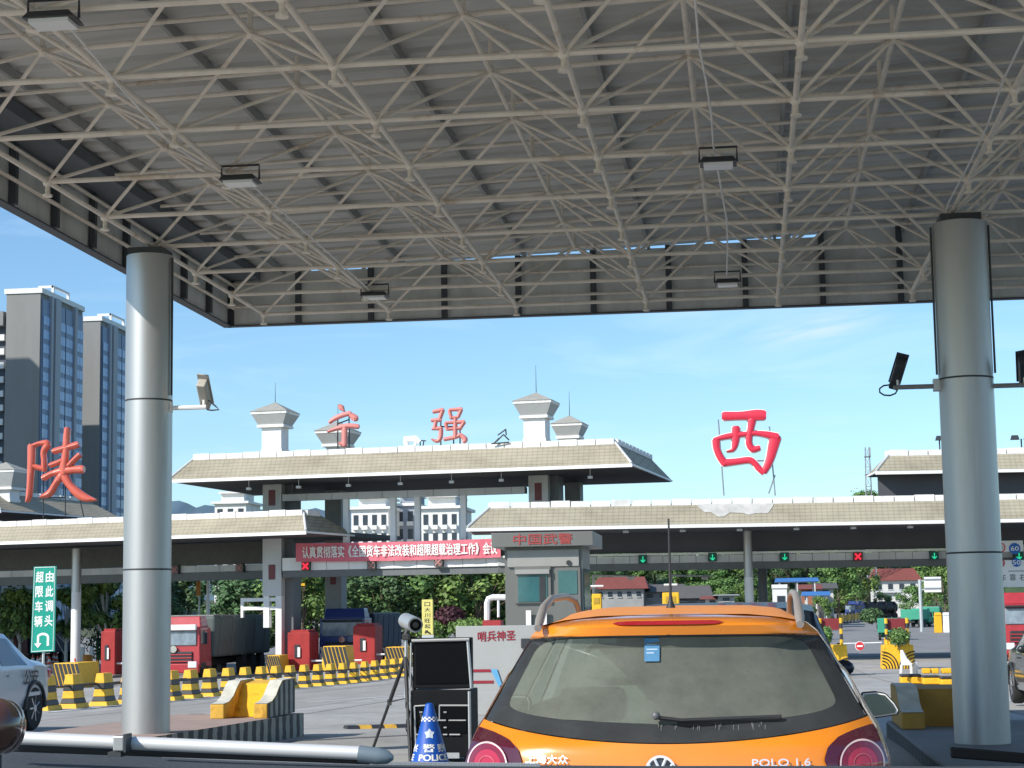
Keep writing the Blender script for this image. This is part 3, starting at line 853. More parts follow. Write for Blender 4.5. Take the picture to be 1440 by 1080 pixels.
signal(FR, 904, 786.5, vb, 'g', 'green arrow signal on the beam just right of the grey guard booth')
signal(FR, 1002, 783.5, vb, 'g', 'green arrow signal on the beam left of the round white column')
signal(FR, 1103.5, 783, vb, 'g', 'green arrow signal on the beam between the round column and the red cross')
signal(FR, 1206.5, 782.5, vb, 'r', 'red cross signal between two green arrows')
signal(FR, 1314, 781.5, vb, 'g', 'green arrow signal close to the shaded column')
signal(FR, 1433, 782, vb, 'g', 'bright green arrow signal between the two white speed boards', 13)
signal(FC, 429.5, 796, vp, 'r', 'dim red cross signal under the left end of the red banner')
signal(FC, 522, 795, vp, 'd', 'unlit cross signal under the banner, nearer the left end')
signal(FC, 616.5, 791, vp, 'd', 'unlit cross signal under the banner, nearer the right end')
signal(FL, 336.5, 798.5, vb, 'd', 'unlit cross signal left of the white plaza pier')
signal(FL, 245.5, 801, vb, 'd', 'unlit signal on the left beam, beside the sunlit canopy column')
# ------------------------------------------------------------------ red banner
M_ban = mat('red_banner_cloth', (.66, .15, .20), .7, var=.05, scale=1.0)
M_wtxt = mat('white_lettering', (.80, .80, .78), .6, var=.03)
def strip_on(fr, v, pxl, pyl, pxr, pyr, hpx_l, hpx_r):
    a = fr(upx(fr, pxl, v, pyl), v, zpx(fr, pxl, pyl, v)); b = fr(upx(fr, pxr, v, pyr), v, zpx(fr, pxr, pyr, v))
    c = fr(upx(fr, pxl, v, pyl), v, zpx(fr, pxl, pyl + hpx_l, v))
    return a, b, c
a, b, c = strip_on(FC, vp - .32, 416, 764, 704, 757, 26, 30)
hgt = a.z - c.z
t = thing('banner', 'long red cloth banner with white lettering hung across the plaza beam', 'banner', (a + b) / 2)
N_ = -Vector((FC.v.x, FC.v.y, 0))
nn = 40
top = [a.lerp(b, i / nn) + Vector((0, 0, -.05 * math.sin(math.pi * i / nn))) + N_ * (.03 * math.sin(i * 1.3)) for i in range(nn + 1)]
mb = MB()
mb.add(top + [p - Vector((0, 0, hgt)) + N_ * .02 * math.sin(k) for k, p in enumerate(top)], [(i, i + 1, nn + 2 + i, nn + 1 + i) for i in range(nn)])
n0 = len(mb.v)
mb.build('cloth', M_ban, t, fix=False)
mb = MB()
X = (b - a)
put_text(mb, '认真贯彻落实《全国货车非法改装和超限超载治理工作》会议', a + X * .035 + Vector((0, 0, -hgt * .82)) + N_ * .05, X * .95, Vector((0, 0, hgt * .62)), .022, .01)
mb.build('lettering', M_wtxt, t)
# ------------------------------------------------------------------ big roof characters
M_cor = mat('coral_red_lettering', (.62, .12, .075), .35, var=.08, scale=.8, coat=.4)
M_pink = mat('faded_pink_lettering', (.66, .23, .20), .45, var=.12, scale=.8)
M_crim = mat('crimson_lettering', (.66, .025, .06), .5, var=.04)
def stroke_sign(name, label, strokes, ox, oy, sc, d, m, flat, posts, back=None):
    c = [0, 0]; allp = []
    cen = U(ox + 60 * sc, oy, d)
    t = thing(name, label, 'roof sign', (cen.x, cen.y, cen.z))
    kz = 1 / ppm(cen)
    mb = MB(); wb = MB()
    for si, st in enumerate(strokes):
        # resample with smooth interpolation
        pts = []; rad = []
        for i in range(len(st) - 1):
            p0, p1 = st[i], st[i + 1]
            pm, pn = st[max(i - 1, 0)], st[min(i + 2, len(st) - 1)]
            for j in range(5):
                u_ = j / 5
                h = lambda k: .5 * ((2 * p0[k]) + (-pm[k] + p1[k]) * u_ + (2 * pm[k] - 5 * p0[k] + 4 * p1[k] - pn[k]) * u_ * u_ + (-pm[k] + 3 * p0[k] - 3 * p1[k] + pn[k]) * u_ ** 3)
                pts.append((h(0), h(1))); rad.append(h(2))
        pts.append(st[-1][:2]); rad.append(st[-1][2])
        P = [U(ox + x * sc, oy + y_ * sc, d) for x, y_ in pts]
        rr = [max(.02, w * sc * kz / 2) * 1.16 for w in rad]
        # rounded ends
        e0 = P[0] + (P[0] - P[1]).normalized() * rr[0] * .45; e1 = P[-1] + (P[-1] - P[-2]).normalized() * rr[-1] * .45
        P = [e0] + P + [e1]; rr = [rr[0] * .72] + rr + [rr[-1] * .72]
        off = Vector((0, .006 * si, 0))
        mb.tube([p + off for p in P], rr, 10, ((0, 1, 0), flat))
        if back: wb.tube([p + off * 1.0 + Vector((0, flat + .05, 0)) for p in P], [r_ + back for r_ in rr], 10, ((0, 1, 0), .05))
    mb.build('character', m, t, smooth=True)
    if back: wb.build('white_edging', M_wtxt, t)
    fr_ = MB()
    for (x0, y0), (x1, y1) in posts:
        fr_.bar(U(x0, y0, d + .35), U(x1, y1, d + .35), .035, 5)
    fr_.build('support_frame', M_dark if not back else mat('galvanised_steel', (.35, .36, .37), .4, .6), t)
shan = [[(205, 310, 85), (200, 500, 80), (190, 700, 70), (175, 880, 65), (155, 955, 40)],
        [(230, 305, 50), (300, 280, 50), (375, 275, 70), (390, 295, 70)],
        [(385, 300, 80), (345, 380, 65), (350, 470, 60), (350, 560, 60), (355, 600, 40)],
        [(235, 545, 50), (290, 565, 60), (350, 580, 50)],
        [(622, 110, 70), (610, 250, 75), (600, 400, 75), (580, 520, 85), (575, 620, 100)],
        [(465, 370, 65), (590, 335, 65), (740, 292, 70)],
        [(425, 533, 55), (490, 510, 55), (560, 480, 50)],
        [(762, 415, 60), (700, 470, 55), (640, 535, 60)],
        [(345, 680, 70), (440, 630, 60), (580, 600, 90), (700, 585, 80), (790, 582, 90)],
        [(545, 660, 90), (480, 750, 65), (420, 850, 75), (350, 890, 55), (310, 905, 25)],
        [(580, 660, 100), (650, 770, 80), (740, 860, 95), (830, 915, 85), (950, 940, 25)]]
stroke_sign('roof_character', 'puffy coral red character on the left low roof in front of the tower blocks', shan, 20, 590, .1204, 93.4, M_cor, .22,
            [((61, 640), (61, 728)), ((92, 660), (92, 727)), ((112, 700), (118, 727)), ((61, 700), (92, 700))])
xi = [[(215, 193, 85), (400, 188, 78), (560, 180, 100), (650, 182, 95)],
      [(520, 240, 75), (505, 330, 60), (488, 420, 60), (490, 500, 60), (530, 552, 60), (600, 538, 48)],
      [(345, 320, 75), (345, 400, 75), (335, 500, 60), (310, 560, 35), (245, 576, 12)],
      [(110, 445, 30), (220, 418, 50), (330, 400, 52), (450, 387, 45), (560, 378, 45), (680, 392, 60), (790, 420, 75)],
      [(130, 455, 75), (135, 540, 65), (170, 630, 65), (220, 705, 66)],
      [(215, 700, 70), (350, 685, 60), (490, 670, 60), (550, 705, 55), (590, 758, 55), (645, 800, 58)],
      [(775, 425, 108), (750, 520, 98), (720, 640, 80), (690, 720, 70), (650, 795, 60)]]
stroke_sign('roof_character', 'flat crimson character with white edging on thin posts over the right low roof', xi, 990, 560, .1296, 87.0, M_crim, .08,
            [((1010, 590), (1018, 697)), ((1082, 600), (1090, 697)), ((1090, 668), (1081, 694)), ((1012, 648), (1088, 648))], .045)
ning = [[(172, 65, 30), (190, 85, 45), (212, 112, 15)], [(85, 212, 30), (130, 180, 38), (200, 148, 40), (265, 132, 38)], [(272, 145, 40), (308, 178, 58), (300, 194, 25)],
        [(70, 295, 20), (150, 265, 35), (240, 243, 40), (335, 250, 40)], [(215, 265, 48), (215, 350, 44), (213, 410, 48)], [(213, 412, 40), (168, 398, 20)]]
stroke_sign('roof_character', 'faded pink character standing in front of a rooftop lantern', ning, 450, 560, .1597, 90.6, M_pink, .13,
            [((475, 590), (475, 632)), ((491, 583), (491, 631)), ((475, 596), (491, 590))])
qiang = [[(1000, 120, 30), (1080, 102, 35)], [(1080, 105, 35), (1055, 180, 32)], [(985, 196, 28), (1060, 190, 35)], [(1020, 200, 30), (1010, 262, 30)], [(990, 270, 22), (1060, 265, 35)],
         [(1065, 265, 35), (1060, 345, 35), (1030, 378, 30), (985, 362, 15)], [(1140, 112, 28), (1155, 170, 28)], [(1140, 102, 25), (1245, 96, 34)], [(1240, 102, 34), (1215, 165, 28)], [(1150, 172, 28), (1215, 166, 24)],
         [(1190, 172, 34), (1190, 340, 34)], [(1105, 222, 28), (1120, 275, 28)], [(1105, 216, 24), (1265, 206, 32)], [(1265, 210, 34), (1235, 260, 28)], [(1120, 272, 24), (1240, 262, 28)],
         [(1095, 360, 32), (1190, 341, 32), (1230, 320, 32)], [(1232, 320, 32), (1275, 358, 42), (1262, 385, 34)]]
stroke_sign('roof_character', 'faded pink character in the middle of the high roof', qiang, 450, 560, .1597, 88.9, M_pink, .13,
            [((620, 585), (620, 627)), ((638, 600), (638, 626)), ((647, 600), (647, 626)), ((620, 600), (640, 600))])
# scraps of a fallen character and its bare frame
t = thing('letter_remnant', 'white remnant of a character with its thin bare frame, between the two pink characters', 'roof sign', U(580, 625, 89.3))
for pts in ([(568, 618, 20), (584, 617, 24), (590, 622, 18)], [(571, 618, 22), (572, 630, 16)], [(573, 630, 16), (583, 628, 14), (586, 620, 10)]):
    MB().tube([U(x, y_, 89.3) for x, y_, _ in pts], [w / 5 / ppm((-16, 89, 10)) for *_, w in pts], 8, ((0, 1, 0), .07)).build('white_piece', M_wtxt, t, smooth=True)
fr_ = MB()
for p, q in (((585, 619), (599, 620)), ((591, 619), (591, 627)), ((596, 620), (595, 627)), ((573, 618), (574, 632))): fr_.bar(U(*p, 89.5), U(*q, 89.5), .03, 5)
fr_.build('support_frame', M_dark, t)
t = thing('bare_sign', 'bare wire frame of a missing character on the ridge left of the tall lantern', 'roof sign', U(706, 622, 88.5))
fr_ = MB()
for p, q in (((691, 624), (716, 622)), ((698, 621), (708, 611)), ((700, 612), (711, 604)), ((711, 603), (712, 612)), ((708, 611), (716, 619)), ((694, 624), (702, 616))): fr_.bar(U(*p, 88.5), U(*q, 88.5), .035, 5)
fr_.build('wire', M_dark, t)
# downward spotlights on poles above the far right roof
def spot(px, py, label, two=True):
    p = U(px, py, 93.5); t = thing('roof_spotlight', label, 'spotlight', p)
    base = U(px + 1, py + 22, 93.5)
    MB().bar(base, (p.x, p.y, p.z), .04, 6).build('pole', M_dark, t)
    for k in ((-.32, .32) if two else (0,)):
        MB().box((p.x + k, p.y - .1, p.z - .05), (.42, .3, .22), taper=.7).build('lamp_head', M_dark, t)
spot(1436, 617, 'twin floodlight on the far right roof at the edge of the picture')
spot(1321, 618, 'small lamp on the far right roof half hidden by the shaded column', False)
# ------------------------------------------------------------------ tower blocks on the left
M_tgrey = mat('tower_grey_render', (.25, .25, .245), .85, var=.05, scale=.05)
M_twhite = mat('tower_white_trim', (.75, .75, .74), .8, var=.04, scale=.1)
M_tglass = mat('tower_blue_glass', (.15, .27, .50), .32, var=.2, scale=.25, spec=.8)
M_tband = mat('tower_spandrel', (.15, .21, .33), .5, var=.1, scale=.2)
M_tstrip = mat('tower_grey_strip', (.36, .38, .42), .7, var=.05)
M_tdark = mat('tower_dark_recess', (.06, .075, .10), .6)
def tower(name, label, x0, x1, y0, y1, h, cat='tower block', left_balc=None):
    t = thing(name, label, cat, ((x0 + x1) / 2, (y0 + y1) / 2, 0))
    MB().box(((x0 + x1) / 2, (y0 + y1) / 2, -2), (x1 - x0, y1 - y0, h + 2)).build('wall', M_tgrey, t)
    MB().box(((x0 + x1) / 2, (y0 + y1) / 2, h + .01), (x1 - x0 + .9, y1 - y0 + .5, 1.1)).build('parapet', M_twhite, t)
    # open white frames stepping along the roof edge
    Ly = y1 - y0
    fr_ = MB()
    for f0, f1, hh in ((.30, .66, 1.3),):
        for ff in (f0, f1): fr_.box((x1 - .2, y0 + Ly * ff, h + 1.1), (.5, .5, hh))
        fr_.box((x1 - .2, y0 + Ly * (f0 + f1) / 2, h + 1.1 + hh), (.5, Ly * (f1 - f0) + .5, .5))
        fr_.box((x1 - 3.2, y0 + Ly * f0, h + 1.1), (.5, .5, hh)); fr_.box((x1 - 1.7, y0 + Ly * f0, h + 1.1 + hh), (3.4, .5, .5))
    fr_.build('roof_frame', M_twhite, t)
    # glazed side: vertical bays of windows with grey strips between
    n = int(h / 3.0); bays = ((.02, .17), (.40, .53), (.55, .72), (.80, .97))
    for f0, f1 in bays:
        ya, yb = y0 + Ly * f0, y0 + Ly * f1
        b = MB().box((x1 + .21, (ya + yb) / 2, 0), (.42, yb - ya, h - 1.2)).build('window_bay', M_tband, t)
        g = MB()                                # one continuous glazed strip stepping in at every floor
        pz = []
        for k in range(n - 1):
            z_ = k * 3.0
            pz += [(z_, .50), (z_ + 1.0, .50), (z_ + 1.0, .56), (z_ + 2.9, .56), (z_ + 2.9, .50)]
        g.grid(lambda v_, i: (x1 + pz[int(i)][1], ya + (yb - ya) * v_, pz[int(i)][0]), [0, .47, .53, 1], list(range(len(pz))))
        go = g.build('panes', M_tband, b, fix=False)
        go.data.materials.append(M_tglass)
        for p_ in go.data.polygons:
            zc = p_.center.z; yc = p_.center.y
            zc += (Vector(b.parent.location)).z
            if abs(p_.normal.x) > .9 and (zc % 3.0) > 1.2 and p_.area > 1: p_.material_index = 1
    for f0, f1 in ((.175, .22), (.27, .39), (.735, .79)):
        MB().box((x1 + .45, y0 + Ly * (f0 + f1) / 2, 0), (.9, Ly * (f1 - f0), h + .0)).build('grey_strip', M_tstrip, t)
    MB().box((x1 + .1, y0 + Ly * .245, 0), (.2, Ly * .045, h - .5)).build('recess', M_tdark, t)
    return t
KX = 370 / 370
tower('tower_block', 'larger grey tower block with a blue glazed side, left of the sunlit column', U(6, 600, 370).x, U(54, 600, 370).x, 370, 395, 70.6)
tower('tower_block', 'narrower grey tower block between the larger tower and the sunlit column', U(113.5, 600, 409).x, U(139.5, 600, 409).x, 409, 434, 70.8)
tower('tower_block', 'tower block standing outside the left edge of the picture', -205, -190, 300, 329, 95.5)
# white balcony block at the very edge
XB_ = U(6, 600, 371).x - .3
t = thing('balcony_block', 'white banded balcony wing cut off by the left edge of the picture', 'apartment block', (-160, 378, 0))
MB().box((XB_ - 10.5, 380, -2), (21, 16, 66)).build('wall', M_tdark, t)
for k in range(21):
    MB().box((XB_ - 11.8, 371.6, k * 3.0 + .9), (23.5, 1.4, 1.3)).build('balcony', M_twhite, t)
MB().box((XB_ - 12, 379, 64.01), (24, 18, 3)).build('roof', M_tgrey, t)
# ------------------------------------------------------------------ white apartments behind the plaza
M_apw = mat('apartment_white', (.74, .73, .70), .8, var=.05, scale=.1)
M_apg = mat('apartment_grey', (.30, .33, .38), .8, var=.05, scale=.1)
M_win = mat('dark_window', (.035, .045, .06), .2, var=.2)
def block(name, label, px0, px1, py_top, d, depth, wins, m, roofm=None, tiers=True):
    a, b = U(px0, py_top, d), U(px1, py_top, d)
    t = thing(name, label, 'apartment block', ((a.x + b.x) / 2, d, 0))
    h = a.z; w = b.x - a.x; cx = (a.x + b.x) / 2
    MB().box((cx, d + depth / 2, -3), (w, depth, h + 3)).build('wall', m, t)
    if tiers:
        MB().box((cx, d + depth / 2, h + .01), (w + 1.2, depth + 1.2, .45)).build('cornice', M_apw, t)
        MB().box((cx, d + depth / 2, h + .47), (w * .72, depth * .7, 1.5)).build('roof_house', m, t)
        MB().box((cx, d + depth / 2, h + 1.98), (w * .84, depth * .85, .35)).build('roof_slab', M_apw, t)
    nf = int((h - 2) / 3)
    for f in range(nf):
        for k in range(wins):
            x = a.x + w * (k + .5) / wins
            z = h - 2.6 - f * 3
            wd = MB().box((x, d - .03, z), (w / wins * .5, .1, 1.7)).build('window', M_win, t)
            if f < 4: MB().box((x, d - .35, z - .75), (w / wins * .62, .7, .7)).build('balcony', M_apw, wd)
    return t
block('apartment_block', 'white apartment block seen between the first two plaza posts', 494, 546, 717, 300, 14, 4, M_apw)
block('apartment_block', 'blue grey apartment block seen between two close plaza posts', 556, 584, 712, 310, 14, 2, M_apg)
block('apartment_block', 'white apartment block with dark windows right of the close posts', 592, 645, 716, 296, 14, 4, M_apw)
block('apartment_block', 'low white rooftop pavilion showing over the left low roof', 302, 346, 709, 330, 10, 3, M_apw)
# distant blue hill
M_hill = mat('distant_hill', (.09, .15, .20), .95, var=.1, scale=.004)
p = U(246, 704, 1500)
mb = MB(); n = 26
prof = [(px, 716 - 13 * math.exp(-((px - 247) / 16) ** 2) - 5 * math.exp(-((px - 300) / 40) ** 2) + 2 * math.sin(px * .21)) for px in range(-60, 520, 12)]
hi = [U(px, py, 1500) for px, py in prof]
vs = [];
for v in hi: vs += [(v.x, 1200, -5), (v.x, 1360, v.z * .45), (v.x, 1500, v.z), (v.x, 1800, -5)]
fs = []
for i in range(len(hi) - 1):
    for k in range(3): fs.append((i * 4 + k, i * 4 + k + 1, i * 4 + 5 + k, i * 4 + 4 + k))
tag(MB().add(vs, fs).build('hill', M_hill, smooth=True), kind='structure')
def interp_(tab, t):
    for (a, za), (b, zb) in zip(tab, tab[1:]):
        if t <= b: return za + (zb - za) * max(0, (t - a)) / (b - a)
    return tab[-1][1]
# wooded slope behind the right half of the plaza
M_wood = mat('wooded_slope', (.05, .085, .03), .95, var=.4, scale=.15)
vs = []; fs = []; rr = random.Random(5)
xs = list(range(-60, 190, 6)); ysl = [345, 365, 390, 420, 470, 560]
def hill_z(x, y_):
    hz = interp_([(300, 0), (345, 0), (365, 5), (390, 11), (420, 17), (470, 19), (560, 2)], y_)
    return G(x, min(y_, 345)) + hz * (.55 + .45 * sm((x + 40) / 60))
for y_ in ysl:
    for x in xs: vs.append((x, y_, hill_z(x, y_) + rr.uniform(-.6, .6) * (y_ > 350)))
nx = len(xs)
for j in range(len(ysl) - 1):
    for i in range(nx - 1): fs.append((j * nx + i, j * nx + i + 1, (j + 1) * nx + i + 1, (j + 1) * nx + i))
tag(MB().add(vs, fs).build('hillside', M_wood, smooth=True), kind='structure')
weather(M_tgrey, .4, .05, (1, 1, .3), .45, .68); weather(M_apw, .35, .2, (1, 1, .3), .48, .7)
# ------------------------------------------------------------------ trees
M_leaf = [mat('leaf_mid_green', (.10, .19, .045), .7, var=.3, scale=.5, island=True), mat('leaf_dark_green', (.06, .12, .04), .7, var=.3, scale=.5, island=True),
          mat('leaf_yellow_green', (.12, .20, .045), .7, var=.3, scale=.5, island=True), mat('leaf_maroon', (.07, .022, .03), .7, var=.3, island=True)]
M_bark = mat('bark', (.14, .11, .08), .9, var=.25, scale=6)
M_lime = mat('limewashed_trunk', (.55, .54, .50), .9, var=.1)
def make_tree(name, seed, h, w, n, leaf, bark, base=.25, ls=.30, conical=False, hole=.2):
    rr = random.Random(seed)
    e = thing(name, None, 'tree')
    e['category'] = 'tree'
    tr = MB(); top = h * .82
    pts = [(0, 0, -.3)]; x = y_ = 0
    for k in range(1, 6):
        x += rr.uniform(-.04, .04) * h; y_ += rr.uniform(-.04, .04) * h; pts.append((x * k / 6, y_ * k / 6, top * k / 5))
    tr.tube(pts, [h * .022 * (1 - .8 * k / 5) + .015 for k in range(6)], 7)
    clumps = []
    nc = 26 if not conical else 34
    for k in range(nc):
        f = rr.random()
        z = h * (base + (1 - base) * (f ** .85))
        rel = (z / h - base) / (1 - base)
        rmax = w / 2 * ((1 - rel) ** .8 if conical else math.sqrt(max(.05, 1 - (2 * rel - .9) ** 2 * .85)))
        a = rr.uniform(0, 6.283); q = rmax * math.sqrt(rr.uniform(.15, 1))
        c = Vector((q * math.cos(a), q * math.sin(a), min(z, h * .95))); clumps.append((c, w * rr.uniform(.10, .20)))
        if k < 12: tr.bar(pts[min(5, max(1, int(5 * z / top * .6)))], c, h * .007, 4, .012)
    tr.build('trunk', bark, e, smooth=True, world=False)
    cr_ = MB()
    for k in range(n):
        c, r_ = rr.choice(clumps)
        v = Vector((rr.gauss(0, 1), rr.gauss(0, 1), rr.gauss(0, .75))); v.normalize()
        p = c + v * r_ * rr.uniform(.35, 1.1)
        if p.z < h * base * .7: continue
        s_ = ls * rr.uniform(.6, 1.3)
        a = Vector((rr.uniform(-1, 1), rr.uniform(-1, 1), rr.uniform(-.6, .6))).normalized()
        nrm = (v + Vector((0, 0, .4)) + Vector((rr.uniform(-1, 1), rr.uniform(-1, 1), rr.uniform(-1, 1))) * .5).normalized()
        b = nrm.cross(a).normalized(); a = b.cross(nrm)
        cr_.add([p - a * s_ * .5, p + b * s_ * .3, p + a * s_ * .5, p - b * s_ * .3], [(0, 1, 2, 3)])
    cr_.build('crown', leaf, e, world=False, fix=False)
    return e
TP = {'round': make_tree('broadleaf_tree', 1, 6.5, 5.6, 4200, M_leaf[0], M_bark, .18, .34),
      'dark': make_tree('broadleaf_tree', 2, 7.0, 6.0, 4200, M_leaf[1], M_bark, .15, .34),
      'light': make_tree('broadleaf_tree', 3, 6.0, 4.6, 3400, M_leaf[2], M_bark, .22, .30),
      'cone': make_tree('conifer', 4, 7.0, 4.2, 3600, M_leaf[1], M_bark, .06, .30, True),
      'street': make_tree('street_tree', 6, 4.6, 2.9, 3000, M_leaf[2], M_lime, .36, .30),
      'big': make_tree('broadleaf_tree', 8, 10, 9.5, 5200, M_leaf[0], M_bark, .08, .62)}
used = set()
def tree(kind, px, d, h, label, group=None, rz=None, wk=1.0):
    p = U(px, 860, d); z = G(p.x, d); src = TP[kind]
    h0 = {'round': 6.5, 'dark': 7, 'light': 6, 'cone': 7, 'street': 4.6, 'big': 10}[kind]
    s_ = h / h0; rz = random.uniform(0, 6.28) if rz is None else rz
    if kind not in used:
        used.add(kind); src.location = (p.x, d, z); src.rotation_euler = (0, 0, rz); src.scale = (s_ * wk, s_ * wk, s_); src['label'] = label
        if group: src['group'] = group
        KIDS[src.name] = list(src.children); o = src
    else:
        o = copy_tree(src, (p.x, d, z), rz, label, scale=(s_ * wk, s_ * wk, s_))
        if group: o['group'] = group
        elif 'group' in o: del o['group']
    return o
GT = 'trees massed behind the toll plaza'
LB = 'leafy green tree in the row behind the toll plaza beam'
for px, d, h, k in ((425, 128, 6.3, 'light'), (505, 132, 6.8, 'round'), (540, 126, 6.2, 'dark'), (578, 134, 7.0, 'round'), (612, 128, 6.8, 'round'), (645, 133, 7.1, 'dark'), (672, 127, 6.6, 'light'), (700, 131, 6.8, 'round'), (400, 136, 6.6, 'dark'), (365, 138, 6.6, 'dark'), (345, 134, 6.0, 'dark'), (470, 138, 6.6, 'dark'), (560, 142, 7.8, 'round'), (625, 144, 7.6, 'dark'), (520, 145, 7.4, 'dark'), (690, 143, 7.6, 'round'), (730, 138, 7, 'dark'), (310, 140, 6.2, 'dark')):
    tree(k, px, d, h * 1.02, LB, GT, wk=1.25)
tree('cone', 262, 112, 6.6, 'layered conifer above the red truck cab')
tree('cone', 240, 116, 6.4, 'dark conifer right behind the sunlit column, above the red truck')
tree('street', 28, 108, 4.9, 'young street tree with white trunk left of the green sign')
tree('street', 47, 118, 5.0, 'young street tree behind the green sign')
tree('street', 93, 110, 4.9, 'young street tree between the green sign and the white plaza column')
tree('street', 150, 108, 5.6, 'bushy street tree right of the white plaza column')
tree('street', 5, 112, 4.4, 'street tree cut by the left edge of the picture')
tree('dark', 138, 116, 5.0, 'dark tree in the shade right of the white plaza column')
GH = 'trees on the wooded slope behind the right half of the plaza'
LH = 'tree on the wooded slope beyond the right half of the plaza'
rr = random.Random(12)
for k in range(46):
    px = 835 + (k % 23) * 23 + rr.uniform(-8, 8); row = k // 23
    d = (335, 372)[row] + rr.uniform(-8, 10); hh = (6.5, 8.0)[row] + rr.uniform(-1.0, 1.2)
    if row == 0 and (1225 < px < 1300 or 1085 < px < 1150): continue
    kk = rr.choice(['big', 'big', 'dark', 'round', 'light'])
    o = tree(kk, px, d, hh, LH, GH, wk=1.25); o.location.z = hill_z(o.location.x, d) - .3
for k in range(26):
    px = 820 + k * 22 + rr.uniform(-8, 8); d = 415 + rr.uniform(-10, 10)
    o = tree(rr.choice(['big', 'dark', 'big', 'round']), px, d, 8.5 + rr.uniform(-1, 1.5), LH, GH, wk=1.3); o.location.z = hill_z(o.location.x, d) - .3
for px, d, h, k, l in ((1015, 205, 4.2, 'light', 'bright yellow green tree left of the round plaza column'), (1155, 190, 3.4, 'light', 'pale bushy tree beside the blue roofed sheds'),
                       (1180, 250, 7.6, 'round', 'tall green tree right of the blue roofed sheds'), (1205, 262, 8.0, 'light', 'slender light tree above the dark blue truck'), (1284, 235, 4.3, 'round', 'green tree in front of the white house with red roof'),
                       (1330, 240, 6.5, 'light', 'green tree beside the back of the big road sign'), (1240, 268, 3.6, 'dark', 'dark tree below the white house'), (1398, 190, 4.5, 'round', 'green tree right behind the shaded column')):
    tree(k, px, d, h, l)
def shrub(px, py, d, wpx, hpx, m, label, seed, n=700, ls=.16):
    p = U(px, py, d); k = 1 / ppm(p); rr_ = random.Random(seed)
    t = thing('shrub', label, 'shrub', (p.x, d, p.z - hpx * k / 2))
    c = MB()
    for _ in range(n):
        v = Vector((rr_.gauss(0, 1), rr_.gauss(0, 1), rr_.gauss(0, 1))).normalized() * (rr_.uniform(.55, 1.0))
        q = Vector((p.x + v.x * wpx * k / 2, d + v.y * wpx * k / 2, p.z + v.z * hpx * k / 2))
        s_ = ls * rr_.uniform(.6, 1.4)
        a = Vector((rr_.uniform(-1, 1), rr_.uniform(-1, 1), rr_.uniform(-1, 1))).normalized(); b = a.cross(v).normalized()
        c.add([q - a * s_ * .5, q + b * s_ * .35, q + a * s_ * .5, q - b * s_ * .35], [(0, 1, 2, 3)])
    c.build('foliage', m, t, fix=False)
    st = MB()
    for _ in range(6):
        a = rr_.uniform(0, 6.28); st.bar((p.x, d, p.z - hpx * k / 2 - .1), (p.x + math.cos(a) * wpx * k * .3, d + math.sin(a) * wpx * k * .3, p.z + hpx * k * .2), .02, 5)
    st.build('stems', M_bark, t)
    return t
shrub(633, 866, 90, 44, 30, M_leaf[3], 'round maroon leaved shrub behind the yellow upright sign', 1, 900, .2)
shrub(596, 884, 88, 60, 26, M_leaf[2], 'clipped yellow green hedge beneath the yellow upright sign', 2, 900, .18)
shrub(660, 880, 86, 66, 22, M_leaf[2], 'clipped yellow green hedge left of the guard booth', 3, 900, .18)
shrub(1226, 866, 185, 36, 22, M_leaf[1], 'rounded dark shrub at the end of the yellow guard rail', 4, 900, .3)
# ------------------------------------------------------------------ houses on the right
M_rtile = mat('red_roof_tiles', (.22, .06, .045), .7, var=.15, scale=.6)
M_brick = mat('brick_wall', (.30, .12, .07), .8, var=.15, scale=.8)
weather(M_rtile, .6, .6, None, .45, .66)
M_plas = mat('pale_plaster', (.60, .59, .55), .8, var=.08, scale=.4)
M_slate = mat('dark_slate_roof', (.10, .095, .09), .8, var=.15)
M_bluer = mat('blue_sheet_roof', (.05, .17, .42), .45, var=.08)
def house(name, label, px0, px1, py_base, py_eave, py_ridge, d, depth, mroof, mwall, wins, gable=False, over=.6):
    a, b = U(px0, py_base, d), U(px1, py_base, d); e = U(px0, py_eave, d).z; rz_ = U(px0, py_ridge, d + depth / 2).z
    t = thing(name, label, 'house', ((a.x + b.x) / 2, d, min(a.z, G(a.x, d))))
    w = b.x - a.x; cx = (a.x + b.x) / 2; z0 = min(a.z, G(a.x, d)) - .3
    MB().box((cx, d + depth / 2, z0), (w, depth, e - z0)).build('wall', mwall, t)
    o = over
    ins = 0 if gable else w * .12
    vs = [(a.x - o, d - o, e + .02), (b.x + o, d - o, e + .02), (b.x + o, d + depth + o, e + .02), (a.x - o, d + depth + o, e + .02), (a.x - o + ins, d + depth / 2, rz_), (b.x + o - ins, d + depth / 2, rz_)]
    MB().add(vs, [(0, 1, 5, 4), (1, 2, 5), (2, 3, 4, 5), (3, 0, 4), (0, 3, 2, 1)]).build('roof', mroof, t)
    for k in range(wins):
        x = a.x + w * (k + .5) / wins
        f = MB().box((x, d - .02, a.z + (e - a.z) * .35), (w / wins * .42, .12, (e - a.z) * .42)).build('window', M_win, t)
        MB().box((x, d - .06, a.z + (e - a.z) * .30), (w / wins * .5, .16, (e - a.z) * .05)).build('sill', M_plas, f)
    return t
house('house', 'low house with a dull red roof just right of the guard booth', 838, 905, 846, 829, 812, 205, 7, M_rtile, mat('weathered_plaster', (.30, .30, .29), .85, var=.15, scale=.5), 5)
house('house', 'low grey shed with a dark roof right of the red roofed house', 905, 960, 846, 833, 822, 208, 7, M_slate, mat('grey_block_wall', (.26, .26, .25), .85), 3)
house('house', 'dark roofed building with small white lettering behind the yellow lane box', 948, 996, 848, 842, 824, 200, 6, M_slate, M_slate, 2)
house('house', 'white two storey house with red roof high among the trees', 1229, 1292, 836, 817, 800, 300, 8, M_rtile, M_plas, 4)
